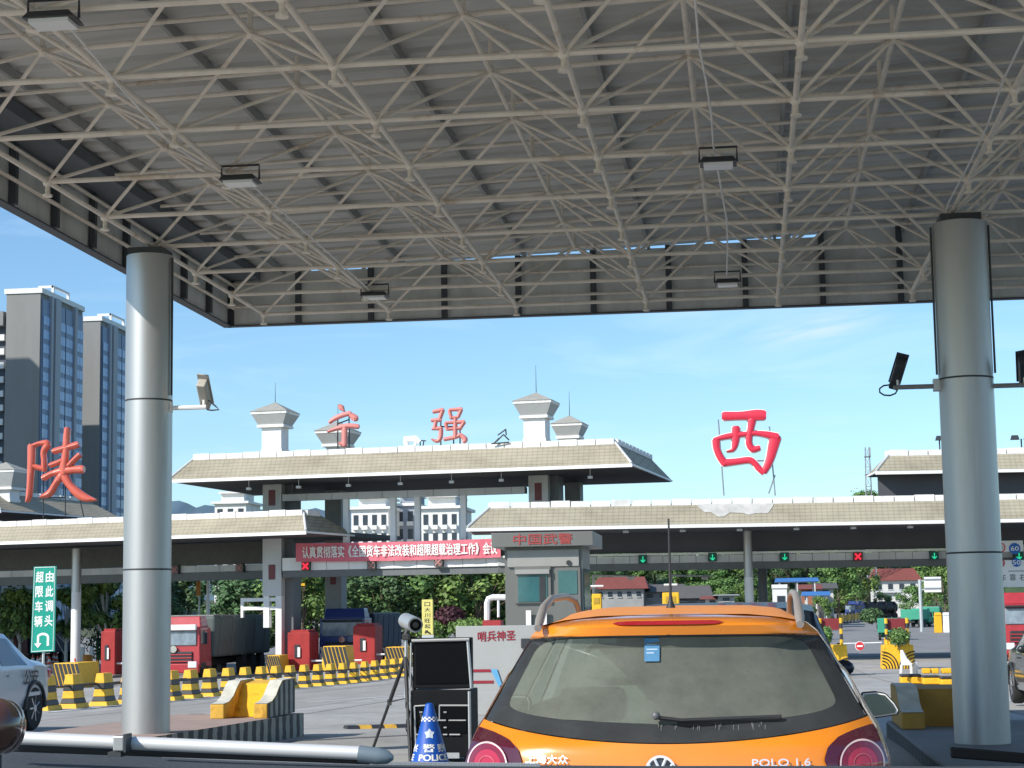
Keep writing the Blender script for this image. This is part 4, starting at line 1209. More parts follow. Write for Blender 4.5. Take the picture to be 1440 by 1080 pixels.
house('house', 'lower white house half hidden among trees under the red roofed one', 1232, 1268, 850, 834, 831, 285, 4, M_plas, M_plas, 3)
house('house', 'brick house with gabled roof between the two blue roofs', 1128, 1150, 838, 829, 822, 230, 6, M_rtile, M_brick, 1, True)
house('house', 'small white walled house with a dark roof beside the brick house', 1151, 1172, 836, 828, 820, 236, 6, M_slate, M_plas, 1, True)
house('house', 'small low hut with orange tiles right of the dark roofed building', 992, 1012, 850, 843, 838, 190, 4, M_rtile, M_plas, 1)
house('house', 'grey tarpaulined hut behind the yellow lane box', 1010, 1033, 850, 838, 836, 188, 4, mat('grey_tarpaulin', (.3, .32, .3), .8), mat('grey_tarpaulin', (.3, .32, .3), .8), 1)
def shed(px0, px1, py_top, py_bot, d, depth, label):
    a, b = U(px0, py_top, d), U(px1, py_top, d); k = 1 / ppm(a)
    t = thing('open_shed', label, 'shed', ((a.x + b.x) / 2, d, G(a.x, d)))
    z0 = G(a.x, d)
    MB().box(((a.x + b.x) / 2, d + depth / 2, a.z - .6), (b.x - a.x, depth, .45), taper=(.96, .6)).build('blue_roof', M_bluer, t)
    for x in (a.x + .5, (a.x + b.x) / 2, b.x - .5):
        for y_ in (d + .3, d + depth - .3): MB().bar((x, y_, z0), (x, y_, a.z - .598), .09, 6).build('post', M_plas, t)
shed(1090, 1152, 811, 818, 215, 8, 'open shed with a bright blue sheet roof, the upper of two')
shed(1128, 1168, 830, 834, 205, 6, 'lower open shed with a pale blue sheet roof')
# white box kiosk
p = U(1097, 846, 150)
t = thing('kiosk', 'small white kiosk under the blue shed roof', 'kiosk', (p.x, 150, G(p.x, 150)))
k = 1 / ppm(p); zt_k = U(1097, 822, 150).z
MB().box((p.x, 151.0, G(p.x, 150)), (20 * k, 2.0, zt_k - G(p.x, 150) - .3)).build('body', M_apw, t)
MB().box((p.x, 151.0, zt_k - .297), (21.5 * k, 2.2, .3)).build('roof', M_apw, t)
MB().box((p.x + 1.5 * k, 149.97, zt_k - 2.2), (11 * k, .06, 1.3)).build('window', M_win, t)
# lattice mast
t = thing('lattice_mast', 'slim steel lattice mast rising beyond the far right roof', 'mast', U(1222, 700, 300))
c = U(1222, 700, 300); k = 1 / ppm(c); zt_m = U(1222, 629, 300).z; zb = c.z - 14
mb = MB(); n = 14; M_galv = mat('galvanised_lattice', (.30, .32, .34), .5, .3)
def hw(f): return (9.5 - 5.5 * f) * k * .5 * 1.35
cor = lambda f, i: Vector((c.x + (-1, 1, 1, -1)[i] * hw(f), 300 + (-1, -1, 1, 1)[i] * hw(f), zb + (zt_m - zb) * f))
for i in range(4): mb.bar(cor(0, i), cor(1, i), .07, 4)
for j in range(n):
    for i in range(4):
        mb.bar(cor(j / n, i), cor((j + 1) / n, (i + 1) % 4), .035, 3); mb.bar(cor(j / n, i), cor(j / n, (i + 1) % 4), .035, 3)
mb.build('lattice', M_galv, t)
mb = MB()
for zf in (.93, .80): mb.box((c.x, 300, zb + (zt_m - zb) * zf), (9 * k, 1.2, .12)).box((c.x + 3 * k, 299.3, zb + (zt_m - zb) * zf + .13), (.3, .3, 1.3))
mb.build('antenna_platform', M_galv, t)
# ------------------------------------------------------------------ traffic islands
M_brickred = mat('reddish_paving', (.34, .25, .21), .85, var=.15, scale=3)
M_greyp = mat('grey_concrete', (.27, .265, .25), .85, var=.12, scale=2, bump=.1)
def striped(mb_a, mb_b, p, q, z0a, z1, n, off, zfun=None):
    """alternate bands along a face from p to q"""
    for k in range(n):
        a, b = Vector(p).lerp(Vector(q), k / n), Vector(p).lerp(Vector(q), (k + 1) / n)
        o = Vector(off)
        za = [zfun(v) if zfun else z0a for v in (a, b)]
        (mb_a if k % 2 else mb_b).add([(a.x + o.x, a.y + o.y, za[0]), (b.x + o.x, b.y + o.y, za[1]), (b.x + o.x, b.y + o.y, z1(b)), (a.x + o.x, a.y + o.y, z1(a))], [(0, 1, 2, 3)])
t = thing('traffic_island', 'left traffic island with black and grey striped kerb under the sunlit column', 'traffic island', (-6.7, 19, 0))
def ztop_l(y): return .30 - .016 * (y - 18.75)
LX0, LX1, LY0, LY1 = -7.55, -5.86, 9.5, 24.1
mb = MB(); ny = 10
ring = []
for k in range(ny + 1):
    y = LY0 + (LY1 - LY0) * k / ny
    ring.append(((LX0, y, -.3), (LX0, y, ztop_l(y)), (LX1, y, ztop_l(y)), (LX1, y, -.3)))
vs = [p for r_ in ring for p in r_]; fs = [(0, 1, 2, 3), tuple(4 * ny + i for i in (3, 2, 1, 0))]
for k in range(ny):
    for i in range(3): fs.append((4 * k + i, 4 * k + i + 1, 4 * k + 5 + i, 4 * k + 4 + i))
mb.add(vs, fs); mb.build('island_slab', M_brickred, t)
M_kerbg = mat('pale_kerb_paint', (.42, .41, .37), .8, var=.15, scale=5)
M_kerbb = mat('dark_kerb_paint', (.085, .085, .08), .8, var=.2, scale=5)
def stripe_mat(name, a, b, axis, period, edge=.04):
    m = mat(name, (1, 1, 1), .85, var=.25, scale=3)
    tt, p = nodes_of(m)
    c = next(n for n in tt.nodes if n.type == 'TEX_COORD')
    se = tt.nodes.new('ShaderNodeSeparateXYZ'); tt.links.new(c.outputs['Object'], se.inputs[0])
    mu = tt.nodes.new('ShaderNodeMath'); mu.operation = 'MULTIPLY'; mu.inputs[1].default_value = 1 / period; tt.links.new(se.outputs[axis], mu.inputs[0])
    nz_ = tt.nodes.new('ShaderNodeTexNoise'); nz_.inputs['Scale'].default_value = 9; tt.links.new(c.outputs['Object'], nz_.inputs['Vector'])
    ad = tt.nodes.new('ShaderNodeMath'); ad.operation = 'MULTIPLY_ADD'; ad.inputs[1].default_value = .35; tt.links.new(nz_.outputs['Fac'], ad.inputs[0]); tt.links.new(mu.outputs[0], ad.inputs[2])
    fr = tt.nodes.new('ShaderNodeMath'); fr.operation = 'PINGPONG'; fr.inputs[1].default_value = .5; tt.links.new(ad.outputs[0], fr.inputs[0])
    ra = tt.nodes.new('ShaderNodeMapRange'); ra.inputs['From Min'].default_value = .25 - edge; ra.inputs['From Max'].default_value = .25 + edge; tt.links.new(fr.outputs[0], ra.inputs['Value'])
    mi = tt.nodes.new('ShaderNodeMix'); mi.data_type = 'RGBA'; mi.inputs[6].default_value = (*a, 1); mi.inputs[7].default_value = (*b, 1); tt.links.new(ra.outputs[0], mi.inputs[0])
    ol = p.inputs['Base Color'].links[0].from_socket
    mm = tt.nodes.new('ShaderNodeMix'); mm.data_type = 'RGBA'; mm.blend_type = 'MULTIPLY'; mm.inputs[0].default_value = 1; tt.links.new(mi.outputs[2], mm.inputs[6]); tt.links.new(ol, mm.inputs[7])
    tt.links.new(mm.outputs[2], p.inputs['Base Color'])
    return m
M_sy = stripe_mat('kerb_stripes_along', (.36, .35, .31), (.075, .075, .07), 1, .36)
M_sx = stripe_mat('kerb_stripes_across', (.36, .35, .31), (.075, .075, .07), 0, .36)
ys_ = [LY0 + (LY1 - LY0) * k / 10 for k in range(11)]
MB().grid(lambda y, f: (LX1 + .006, y, -.28 + f * (ztop_l(y) + .284)), ys_, [0, 1]).build('kerb_face', M_sy, t)
MB().add([(LX0, LY1 + .006, -.28), (LX1 + .006, LY1 + .006, -.28), (LX1 + .006, LY1 + .006, ztop_l(LY1) + .004), (LX0, LY1 + .006, ztop_l(LY1) + .004)], [(0, 1, 2, 3)]).build('kerb_face', M_sx, t)
def crash_block(label, x, y, zb, h, w, dep, stripe_side=1, old=None):
    """two upswept cheeks with a sloping wall between them, painted yellow"""
    my = old or M_yelold
    t = thing('crash_block', label, 'crash barrier', (x, y, zb))
    prof = [(0, 0), (0, h * .40), (dep * .18, h * .44), (dep * .32, h * .58), (dep * .43, h * .80), (dep * .55, h * .98), (dep, h), (dep, 0)]
    ck = w * .24
    for s_ in (-1, 1):
        xc = x + s_ * (w / 2 - ck / 2)
        c = MB().prism(prof, lambda a, b, d: (xc + d, y + a, zb + b), -ck / 2, ck / 2).build('cheek', my, t, bevel=.012)
        if s_ == stripe_side:
            A = MB()
            xs_ = xc + s_ * (ck / 2 + .004)
            def top(a):
                for (a0, b0), (a1, b1) in zip(prof[1:-1], prof[2:-1]):
                    if a0 <= a <= a1 + 1e-9: return b0 + (b1 - b0) * (a - a0) / max(1e-6, a1 - a0)
                return h
            us_ = [.01 + (dep - .02) * k / 40 for k in range(41)]
            A.grid(lambda u, f: (xs_, y + u, zb + .003 + f * (top(u) - .009)), us_, [0, 1]).build('striped_face', stripe_mat('block_stripes', (.36, .35, .31), (.075, .075, .07), 1, .25), c)
        cap = MB()
        pts = prof[1:-1]
        for (a0, b0), (a1, b1) in zip(pts, pts[1:]):
            cap.add([(xc - ck * .47, y + a0, zb + b0 + .006), (xc + ck * .47, y + a0, zb + b0 + .006), (xc + ck * .47, y + a1, zb + b1 + .006), (xc - ck * .47, y + a1, zb + b1 + .006)], [(0, 1, 2, 3)])
        cap.build('worn_cap', mat('worn_white_cap', (.58, .56, .48), .75, var=.2, scale=6), c)
    MB().prism([(dep * .32, 0), (dep * .62, h * .9), (dep, h * .96), (dep, 0)], lambda a, b, d: (x + d, y + a, zb + b), -w / 2 + ck + .002, w / 2 - ck - .002).build('sloping_wall', M_yel if old is None else my, t)
    return t
crash_block('yellow crash block with two upswept cheeks and a striped side on the left island', -6.27, 22.45, ztop_l(22.5), .44, .72, 1.4)
# right island
t = thing('traffic_island', 'right traffic island in full shade round the base of the shaded column', 'traffic island', (2.6, 16, 0))
RX0, RX1, RY0, RY1 = 1.57, 3.5, 9.0, 22.6
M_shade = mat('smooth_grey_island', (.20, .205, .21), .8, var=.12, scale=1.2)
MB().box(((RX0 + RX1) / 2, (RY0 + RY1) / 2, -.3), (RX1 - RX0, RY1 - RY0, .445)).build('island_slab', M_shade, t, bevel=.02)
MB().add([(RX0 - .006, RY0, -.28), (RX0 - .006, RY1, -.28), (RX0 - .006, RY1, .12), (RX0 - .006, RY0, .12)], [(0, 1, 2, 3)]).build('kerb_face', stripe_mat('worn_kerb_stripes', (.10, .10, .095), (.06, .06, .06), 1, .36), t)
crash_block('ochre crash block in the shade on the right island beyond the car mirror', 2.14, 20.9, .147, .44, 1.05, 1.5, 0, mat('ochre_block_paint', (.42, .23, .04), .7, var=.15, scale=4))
# ------------------------------------------------------------------ water barriers: rows of yellow and black units
def barrier_proto():
    t = thing('crash_barrier', 'yellow and black plastic barrier unit in the long row dividing the sunlit lanes', 'barrier', (0, 0, 0), 'yellow and black barrier units in a long row')
    def fr(z0, z1, w0, w1, l0, l1, name, m, bev=.012):
        vs = [(-w0 / 2, -l0 / 2, z0), (w0 / 2, -l0 / 2, z0), (w0 / 2, l0 / 2, z0), (-w0 / 2, l0 / 2, z0), (-w1 / 2, -l1 / 2, z1), (w1 / 2, -l1 / 2, z1), (w1 / 2, l1 / 2, z1), (-w1 / 2, l1 / 2, z1)]
        return MB().add(vs, [(0, 3, 2, 1), (4, 5, 6, 7), (0, 1, 5, 4), (1, 2, 6, 5), (2, 3, 7, 6), (3, 0, 4, 7)]).build(name, m, t, world=False, bevel=bev)
    fr(0, .10, .44, .38, .70, .66, 'foot', M_yel)
    fr(.102, .205, .33, .275, .62, .58, 'black_band', M_blk)
    fr(.207, .36, .27, .23, .58, .55, 'yellow_block', M_yel)
    fr(.362, .49, .24, .215, .55, .53, 'black_band', M_blk)
    fr(.492, .70, .225, .165, .53, .48, 'yellow_block', M_yel)
    MB().bar((0, .24, .44), (0, 2.6, .44), .022, 6).build('connecting_bar', M_blk, t, world=False)
    return t
bp = barrier_proto()
A_, B_ = gp(99, 996), gp(500, 961)
nb = 16; first = True
pts = []
P0, P1 = gp(99, 996), gp(497, 961)
d01 = P1 - P0
pts = []
BY = [(40, 1001), (99, 996), (239, 985), (366, 972), (497, 960), (572, 950)]
def by_(x):
    for (a, ya), (b, yb) in zip(BY, BY[1:]):
        if x <= b: return ya + (yb - ya) * (x - a) / (b - a)
    return BY[-1][1]
for x in (64, 103, 146, 182, 213, 241, 268, 295, 321, 345, 367, 388, 408, 428, 447, 465, 482, 498, 513, 527, 541, 554, 567):
    pts.append(gp(x, by_(x)))
ang = math.atan2(-(d01.x), d01.y)
for i, p in enumerate(pts):
    o = bp if i == 0 else copy_tree(bp)
    o.location = (p.x, p.y, G(p.x, p.y)); o.rotation_euler = (0, 0, ang + random.uniform(-.04, .04))
# concrete kerb that the row stands along
# ------------------------------------------------------------------ traffic cones on the left
M_cone = mat('cone_red_orange', (.70, .09, .035), .5, var=.08)
M_conew = mat('cone_white_band', (.78, .77, .74), .5, var=.05)
def cone(px, py, h, label, grp='small orange cones left of the barrier row'):
    p = gp(px, py); t = thing('traffic_cone', label, 'traffic cone', p, grp)
    r = lambda f: (.155 - .13 * f) * h / .7
    z = p.z
    MB().box((p.x, p.y, z), (.36 * h / .7, .36 * h / .7, .03)).build('foot', M_cone, t)
    c = MB().lathe([(r(0), z + .032), (r(1), z + h)], (p.x, p.y, 0), 14).build('cone_body', M_cone, t, smooth=True)
    for f0, f1 in ((.30, .50), (.66, .82)):
        MB().lathe([(r(f0) + .004, z + h * f0), (r(f1) + .004, z + h * f1)], (p.x, p.y, 0), 14).build('white_band', M_conew, c, smooth=True)
LC = 'orange and white cone in the cluster behind the green sign pole'
for px, py in ((46, 943), (53, 945), (57, 943), (66, 940), (69, 946), (75, 939), (79, 940)): cone(px, py, .95, LC)
cone(105, 951, .95, 'orange and white cone standing beside the second barrier unit from the left')
cone(137, 947, .75, 'single orange cone behind the barrier unit left of the sunlit column')
for px in (405, 428, 446): cone(px, 940, .7, 'small orange cone behind the barrier row right of the white pier', 'small cones behind the barrier row')
# ------------------------------------------------------------------ green direction sign
M_sign = mat('green_sign_face', (.0, .30, .215), .4, var=.03)
M_signw = mat('white_sign_lettering', (.78, .82, .78), .5, var=.03)
M_galv2 = mat('galvanised_pole', (.55, .57, .57), .4, .4, var=.06)
D = 47
p = U(60, 860, D); t = thing('direction_sign', 'tall green sign with white writing and a U turn arrow on a thin pole', 'road sign', (p.x, D, G(p.x, D)))
c00, c10, c01, c11 = U(43.5, 918, D), U(77, 916, D), U(48, 797, D), U(79.5, 796, D)
nrm = Vector((0, -1, 0))
mb = MB().prism([(0, 0), (1, 0), (1, 1), (0, 1)], lambda a, b, d: c00.lerp(c10, a).lerp(c01.lerp(c11, a), b) + Vector((0, d, 0)), -.02, .02); mb.build('plate', M_sign, t)
Q = lambda a, b, d=-.026: c00.lerp(c10, a).lerp(c01.lerp(c11, a), b) + Vector((0, d, 0))
bd = MB()
for (a0, b0), (a1, b1) in (((.05, .012), (.95, .012)), ((.95, .012), (.95, .988)), ((.95, .988), (.05, .988)), ((.05, .988), (.05, .012))):
    bd.bar(Q(a0, b0), Q(a1, b1), .011, 4)
bd.build('border', M_signw, t)
mb = MB()
for col, (a0, txt) in enumerate(((.12, '超限车辆'), (.56, '由此调头'))):
    for k, ch in enumerate(txt):
        b0 = .815 - k * .172
        O = Q(a0, b0, -.022); put_text(mb, ch, O, Q(a0 + .33, b0, -.022) - O, Q(a0, b0 + .125, -.022) - O, .025, .004)
mb.build('lettering', M_signw, t)
ar = MB(); arc = [(.72, .07), (.72, .165)] + [(.50 + .22 * math.cos(x * math.pi / 8), .165 + .045 * math.sin(x * math.pi / 8)) for x in range(1, 8)] + [(.30, .165), (.30, .10)]
ar.tube([Q(a, b, -.024) for a, b in arc], .033, 8, ((0, 1, 0), .008))
ar.prism([(.14, .105), (.46, .105), (.30, .05)], lambda a, b, d: Q(a, b, d), -.034, -.026)
ar.build('u_turn_arrow', M_signw, t)
b_ = U(59, 918, D); MB().bar((b_.x, D + .06, G(b_.x, D) - .1), (b_.x + .05, D + .06, Q(.5, .95).z), .036, 10).build('pole', M_galv2, t, smooth=True)
# ------------------------------------------------------------------ cctv cameras on the columns
M_camb = mat('camera_body_beige', (.42, .40, .36), .5)
M_camd = mat('camera_body_dark', (.045, .05, .06), .5)
def cctv(label, xa, xb, y, z, body_c, tilt, mbody, marm, loop, zc=0):
    t = thing('cctv_camera', label, 'camera', (xa, y, z))
    MB().bar((xa, y, z), (xb, y, z), .024, 8).build('arm', marm, t, smooth=True)
    MB().box((xa + .03 * (1 if xb > xa else -1), y, z - .05), (.06, .10, .12)).build('bracket', marm, t)
    mb = MB()
    B_ = Matrix.Translation(Vector(body_c)) @ Matrix.Rotation(tilt, 4, 'Y') @ Matrix.Rotation(R(-38), 4, 'X')
    MB().box((0, 0, -.055), (.10, .36, .11)).xf(B_).build('housing', mbody, t, bevel=.015)
    MB().box((0, -.02, .056), (.125, .42, .012)).xf(B_).build('sun_shield', mbody, t)
    MB().lathe([(.036, .178), (.036, .19)], (0, 0, 0), 16, 'y').xf(B_).build('lens', M_camd, t)
    MB().bar((body_c[0], body_c[1], body_c[2] - .05), (body_c[0], y, z), .016, 6).build('mount', marm, t)
    if loop: MB().tube(loop, .009, 6).build('cable_loop', M_dark, t)
aL0, aL1 = U(236, 574, 18.75), U(290, 573, 18.75)
cb = U(287, 557, 18.75)
cctv('beige camera on a white arm on the right side of the sunlit column', aL0.x - .02, aL1.x, 18.75, aL0.z, (cb.x, 18.75, cb.z + .02), R(8), M_camb, M_whitec,
     [U(293, 563, 18.75), U(303, 571, 18.75), U(308, 576, 18.75), U(298, 577, 18.75), U(291, 576, 18.75)])
aR0, aR1 = U(1318, 543, 18.75), U(1256, 543, 18.75); cb = U(1262, 526, 18.75)
cctv('dark camera with a cable loop on the left arm of the shaded column', aR0.x + .02, aR1.x, 18.75, aR0.z, (cb.x, 18.75, cb.z), R(16), M_camd, M_alu,
     [U(1256, 543, 18.75) + Vector((.09 * math.cos(a * .7) - .05, 0, .055 * math.sin(a * .7) - .04)) for a in range(10)])
aS0, aS1 = U(1389, 543, 18.75), U(1447, 542, 18.75); cb = U(1440, 522, 18.75)
cctv('dark camera cut by the picture edge on the right arm of the shaded column', aS0.x - .02, aS1.x, 18.75, aS0.z, (cb.x, 18.75, cb.z), R(-10), M_camd, M_alu, None)
# ------------------------------------------------------------------ guard booth and wall
M_steel = mat('brushed_steel', (.19, .19, .175), .42, .35, var=.08, scale=1.5, stretch=(1, 1, .2))
M_boothg = mat('green_booth_glass', (.03, .12, .13), .08, var=.2, spec=.8)
M_bred = mat('dull_red_lettering', (.36, .06, .055), .6, var=.06)
DB = 36.5
k = 1 / ppm(U(770, 860, DB))
p0 = U(706, 780, DB); p1 = U(822, 780, DB); zt = U(765, 749, DB).z; zr0 = U(765, 769, DB).z
zg = G(p0.x, DB) + .16
t = thing('guard_booth', 'steel guard booth with green glass and red lettering on its flat roof box', 'booth', ((p0.x + p1.x) / 2, DB, zg))
w = p1.x - p0.x; cx = (p0.x + p1.x) / 2
roof_l, roof_r = U(691, 760, DB - .25).x, U(834, 760, DB - .25).x
MB().box(((roof_l + roof_r) / 2, DB + .9, zr0), (roof_r - roof_l, 2.3, zt - zr0)).build('roof_box', M_steel, t, bevel=.01)
mb = MB(); tx0, tx1 = U(722, 760, DB - .25).x, U(805, 760, DB - .25).x
put_text(mb, '中国武警', (tx0, DB - .25, zr0 + .04), (tx1 - tx0, 0, 0), (0, 0, zt - zr0 - .07), .02, .008); mb.build('lettering', M_bred, t)
MB().box((cx, DB + .9, zg), (w - .1, 1.75, zr0 - zg - .002)).build('body', M_steel, t)
zz = lambda py: U(765, py, DB).z
MB().box((cx, DB + .0, zz(797)), (w - .22, .06, zz(773) - zz(797))).build('upper_panel', mat('steel_panel', (.34, .335, .31), .45, .2, var=.06), t, bevel=.008)
wl0, wl1 = U(729, 830, DB).x, U(770, 830, DB).x
f = MB().box(((wl0 + wl1) / 2, DB + .0, zz(848)), (wl1 - wl0 + .14, .07, zz(806) - zz(848) + .14)).build('window_frame', M_steel, t)
MB().box(((wl0 + wl1) / 2, DB - .04, zz(846)), (wl1 - wl0, .02, zz(808) - zz(846))).build('pane', M_boothg, f)
MB().box(((wl0 + wl1) / 2, DB - .06, zz(807)), (wl1 - wl0 + .1, .10, .09)).build('blind_box', mat('steel_panel', (.4, .4, .4)), f)
d0, d1 = U(785, 840, DB).x, U(813, 840, DB).x
dr = MB().box(((d0 + d1) / 2, DB, zg + .02), (d1 - d0 + .1, .06, zz(800) - zg)).build('door', M_steel, t)
MB().box(((d0 + d1) / 2, DB - .035, zz(836)), (d1 - d0 - .02, .02, zz(803) - zz(836))).build('pane', M_boothg, dr)
MB().box(((p0.x + p1.x) / 2 - .02, DB - .03, zz(846)), (.12, .06, .5)).build('control_box', M_dark, t)
for px in (744, 766):
    x_ = U(px, 870, DB).x; MB().box((x_, DB - .08, zg), (.10, .03, zz(858) - zg)).build('notice', M_conew, t)
MB().lathe([(.05, 0), (.05, .03)], (0, 0, 0), 12, 'y').xf(Matrix.Translation((U(800, 792, DB).x, DB - .06, zz(792)))).build('round_lamp', M_dark, t)
# right side of the booth: dark glazing
MB().box((p1.x - .045, DB + .9, zg + 1.0), (.03, 1.4, zz(800) - zg - 1.0)).build('side_glass', M_boothg, t)
# wall in front
DW = 32.0
M_wallg = mat('grey_painted_wall', (.36, .365, .36), .7, var=.06, scale=1.0)
M_mred = mat('maroon_lettering', (.28, .012, .03), .6, var=.05)
q0, q1 = U(641, 900, DW), U(842, 900, DW); zt = U(690, 880, DW).z; zgw = G(q0.x, DW)
t = thing('guard_wall', 'grey guard post wall with maroon lettering and stripes between the black case and the orange car', 'wall', ((q0.x + q1.x) / 2, DW, zgw))
zstep = U(690, 962, DW).z
MB().box(((q0.x + q1.x) / 2, DW + .12, zgw - .1), (q1.x - q0.x, .24, zt - zgw + .1)).build('panel', M_wallg, t, bevel=.01)
MB().box(((q0.x + q1.x) / 2 + .03, DW - .08, zgw - .1), (q1.x - q0.x - .0, .14, U(690, 972, DW).z - zgw + .1)).build('plinth', M_wallg, t, bevel=.01)
mb = MB(); a, b = U(672, 905, DW), U(725, 903, DW)
put_text(mb, '哨兵神圣', (a.x, DW, U(690, 902, DW).z), (b.x - a.x, 0, b.z - a.z), (0, 0, U(690, 888, DW).z - U(690, 902, DW).z), .02, .006); mb.build('lettering', M_mred, t)
for y0, y1, xa, xb in ((941, 945, 640, 694), (957, 961, 640, 694)):
    a, b = U(xa, y1, DW), U(xb, y0, DW); MB().box(((a.x + b.x) / 2, DW - .004, U(690, y1, DW).z), (b.x - a.x, .01, U(690, y0, DW).z - U(690, y1, DW).z)).build('stripe', M_mred, t)
a = U(694, 943, DW - .02); MB().prism([(690, 941), (699, 941), (706, 962), (702, 966)], lambda x, y_, d: U(x, y_, DW) + Vector((0, d, 0)), -.03, -.012).build('blue_stripe', mat('pale_blue_paint', (.12, .36, .60), .5), t)
a = U(740, 905, DW); MB().box((a.x, DW - .02, U(740, 911, DW).z), (.17, .06, .16)).build('dark_plate', M_dark, t)
# white barrier frame left of the booth
DF = 40
M_wpaint = mat('white_gloss_paint', (.80, .80, .79), .35, var=.04)
t = thing('tube_gate', 'white bent tube frame on a red base left of the guard booth', 'barrier gate', U(695, 880, DF))
MB().tube([U(685, 872, DF), U(685, 848, DF), U(687, 842, DF), U(693, 840, DF), U(712, 840, DF)], .065, 8).build('bent_tube', M_wpaint, t, smooth=True)
a = U(700, 840, DF); MB().bar(U(701, 836, DF), U(701, 868, DF), .03, 6).build('upright', M_wpaint, t)
a, b = U(681, 880, DF), U(706, 872, DF); MB().box(((a.x + b.x) / 2, DF, a.z), (b.x - a.x, .5, b.z - a.z)).build('red_base', mat('red_base_paint', (.36, .03, .035), .6), t)
MB().bar((a.x + .2, DF, G(a.x, DF)), (a.x + .2, DF, a.z), .05, 6).build('leg', M_wpaint, t)
MB().bar((b.x - .1, DF, G(a.x, DF)), (b.x - .1, DF, a.z), .05, 6).build('leg', M_wpaint, t)
# ------------------------------------------------------------------ yellow upright sign
DY = 78
M_signy = mat('pale_yellow_sign', (.66, .58, .17), .5, var=.05)
a, b = U(594, 893, DY), U(609, 843, DY)
t = thing('upright_sign', 'narrow pale yellow upright sign with dark characters and an arrow', 'sign', ((a.x + b.x) / 2, DY, G(a.x, DY)))
MB().box(((a.x + b.x) / 2, DY, a.z), (b.x - a.x, .16, b.z - a.z)).build('board', M_signy, t, bevel=.02)
mb = MB(); W_ = b.x - a.x; H_ = b.z - a.z
for k, ch in enumerate('口大川旺起'):
    put_text(mb, ch, (a.x + W_ * .25, DY - .08, b.z - H_ * (.19 + .155 * k)), (W_ * .5, 0, 0), (0, 0, H_ * .115), .01, .006)
mb.bar((a.x + W_ * .3, DY - .09, a.z + H_ * .12), (a.x + W_ * .75, DY - .09, a.z + H_ * .04), .035, 5).bar((a.x + W_ * .25, DY - .09, a.z + H_ * .05), (a.x + W_ * .5, DY - .09, a.z + H_ * .13), .03, 5)
mb.build('lettering', M_blk, t)
MB().box(((a.x + b.x) / 2, DY, G(a.x, DY)), (.5, .12, a.z - G(a.x, DY))).build('post', M_galv2, t)
# ------------------------------------------------------------------ police kit: road case, tripod camera, blue cone
M_case2 = mat('black_case_laminate', (.007, .008, .010), .6, spec=.15, var=.2, scale=3)
M_edge = mat('aluminium_edging', (.58, .60, .62), .35, .6, var=.06)
M_scr = mat('dark_screen', (.003, .004, .005), .6, var=.1, spec=.08)
DC = 18.6
def Wp(px, py, d=DC): return U(px, py, d)
a, b = Wp(575, 1066), Wp(664, 1066); ztop, zmid = Wp(620, 897).z, Wp(620, 969).z; zgc = G(a.x, DC)
cx = (a.x + b.x) / 2; w = b.x - a.x
t = thing('equipment_case', 'open black equipment case with aluminium edging, a screen in its lid and rack drawers', 'equipment case', (cx, DC, zgc))
MB().box((cx, DC + .3, zgc + .05), (w * .94, .55, zmid - zgc - .06)).build('lower_case', M_case2, t, bevel=.008)
lid = MB().box((cx, DC + .22, zmid), (w * .94, .14, ztop - zmid)).build('lid', M_case2, t, bevel=.008)
MB().box((cx, DC + .145, zmid + .05), (w * .84, .012, ztop - zmid - .11)).build('screen', M_scr, lid)
ed = MB()
def edge(px0, py0, px1, py1, d, r=.010): ed.bar(Wp(px0, py0, d), Wp(px1, py1, d), r, 6)
edge(579, 901, 660, 899, DC + .13, .016); edge(658, 902, 663, 968, DC + .13, .016); edge(600, 972, 661, 970, DC + .13, .014); edge(578, 904, 577, 968, DC + .13, .008)
ed.build('lid_edging', M_edge, lid)
ed = MB()
D2 = DC + .01
edge(583, 993, 598, 992, D2, .008); edge(583, 993, 585, 1052, D2, .009); edge(618, 992, 660, 992, D2, .009); edge(618, 992, 618, 1013, D2, .007); edge(660, 972, 661, 1060, D2, .016); edge(576, 972, 578, 1062, D2, .007)
edge(592, 1013, 627, 1013, D2, .008); edge(631, 1013, 655, 1013, D2, .007); edge(584, 1033, 594, 1033, D2, .008); edge(623, 1033, 629, 1033, D2, .008); edge(632, 1033, 647, 1033, D2, .008)
ed.build('case_edging', M_edge, t)
for py0, py1 in ((992, 1011), (1015, 1031)):
    for xa, xb in ((586, 616), (620, 656)):
        A, B = Wp(xa, py1, D2), Wp(xb, py0, D2)
        dw = MB().box(((A.x + B.x) / 2, D2 + .012, A.z), (B.x - A.x, .02, B.z - A.z)).build('rack_drawer', M_scr, t)
        MB().bar((A.x + .03, D2 - .006, (A.z + B.z) / 2), (A.x + .06, D2 - .006, (A.z + B.z) / 2), .008, 5).build('latch', M_edge, dw)
for px, py in ((654, 1063), (583, 1063)):
    q = Wp(px, py); MB().lathe([(.045, -.02), (.045, .02)], (0, 0, 0), 12, 'x').xf(Matrix.Translation((q.x, DC + .12, zgc + .047))).build('castor', M_blk, t)
a2 = Wp(624, 1065); MB().box((Wp(635, 1065).x, DC - .03, Wp(635, 1066).z), (.17, .03, .055)).build('label_plate', M_edge, t)
MB().tube([Wp(577, 1000, DC), Wp(572, 1012, DC), Wp(571, 1025, DC), Wp(575, 1036, DC), Wp(578, 1040, DC)], .007, 5).build('loose_cable', M_blk, t)
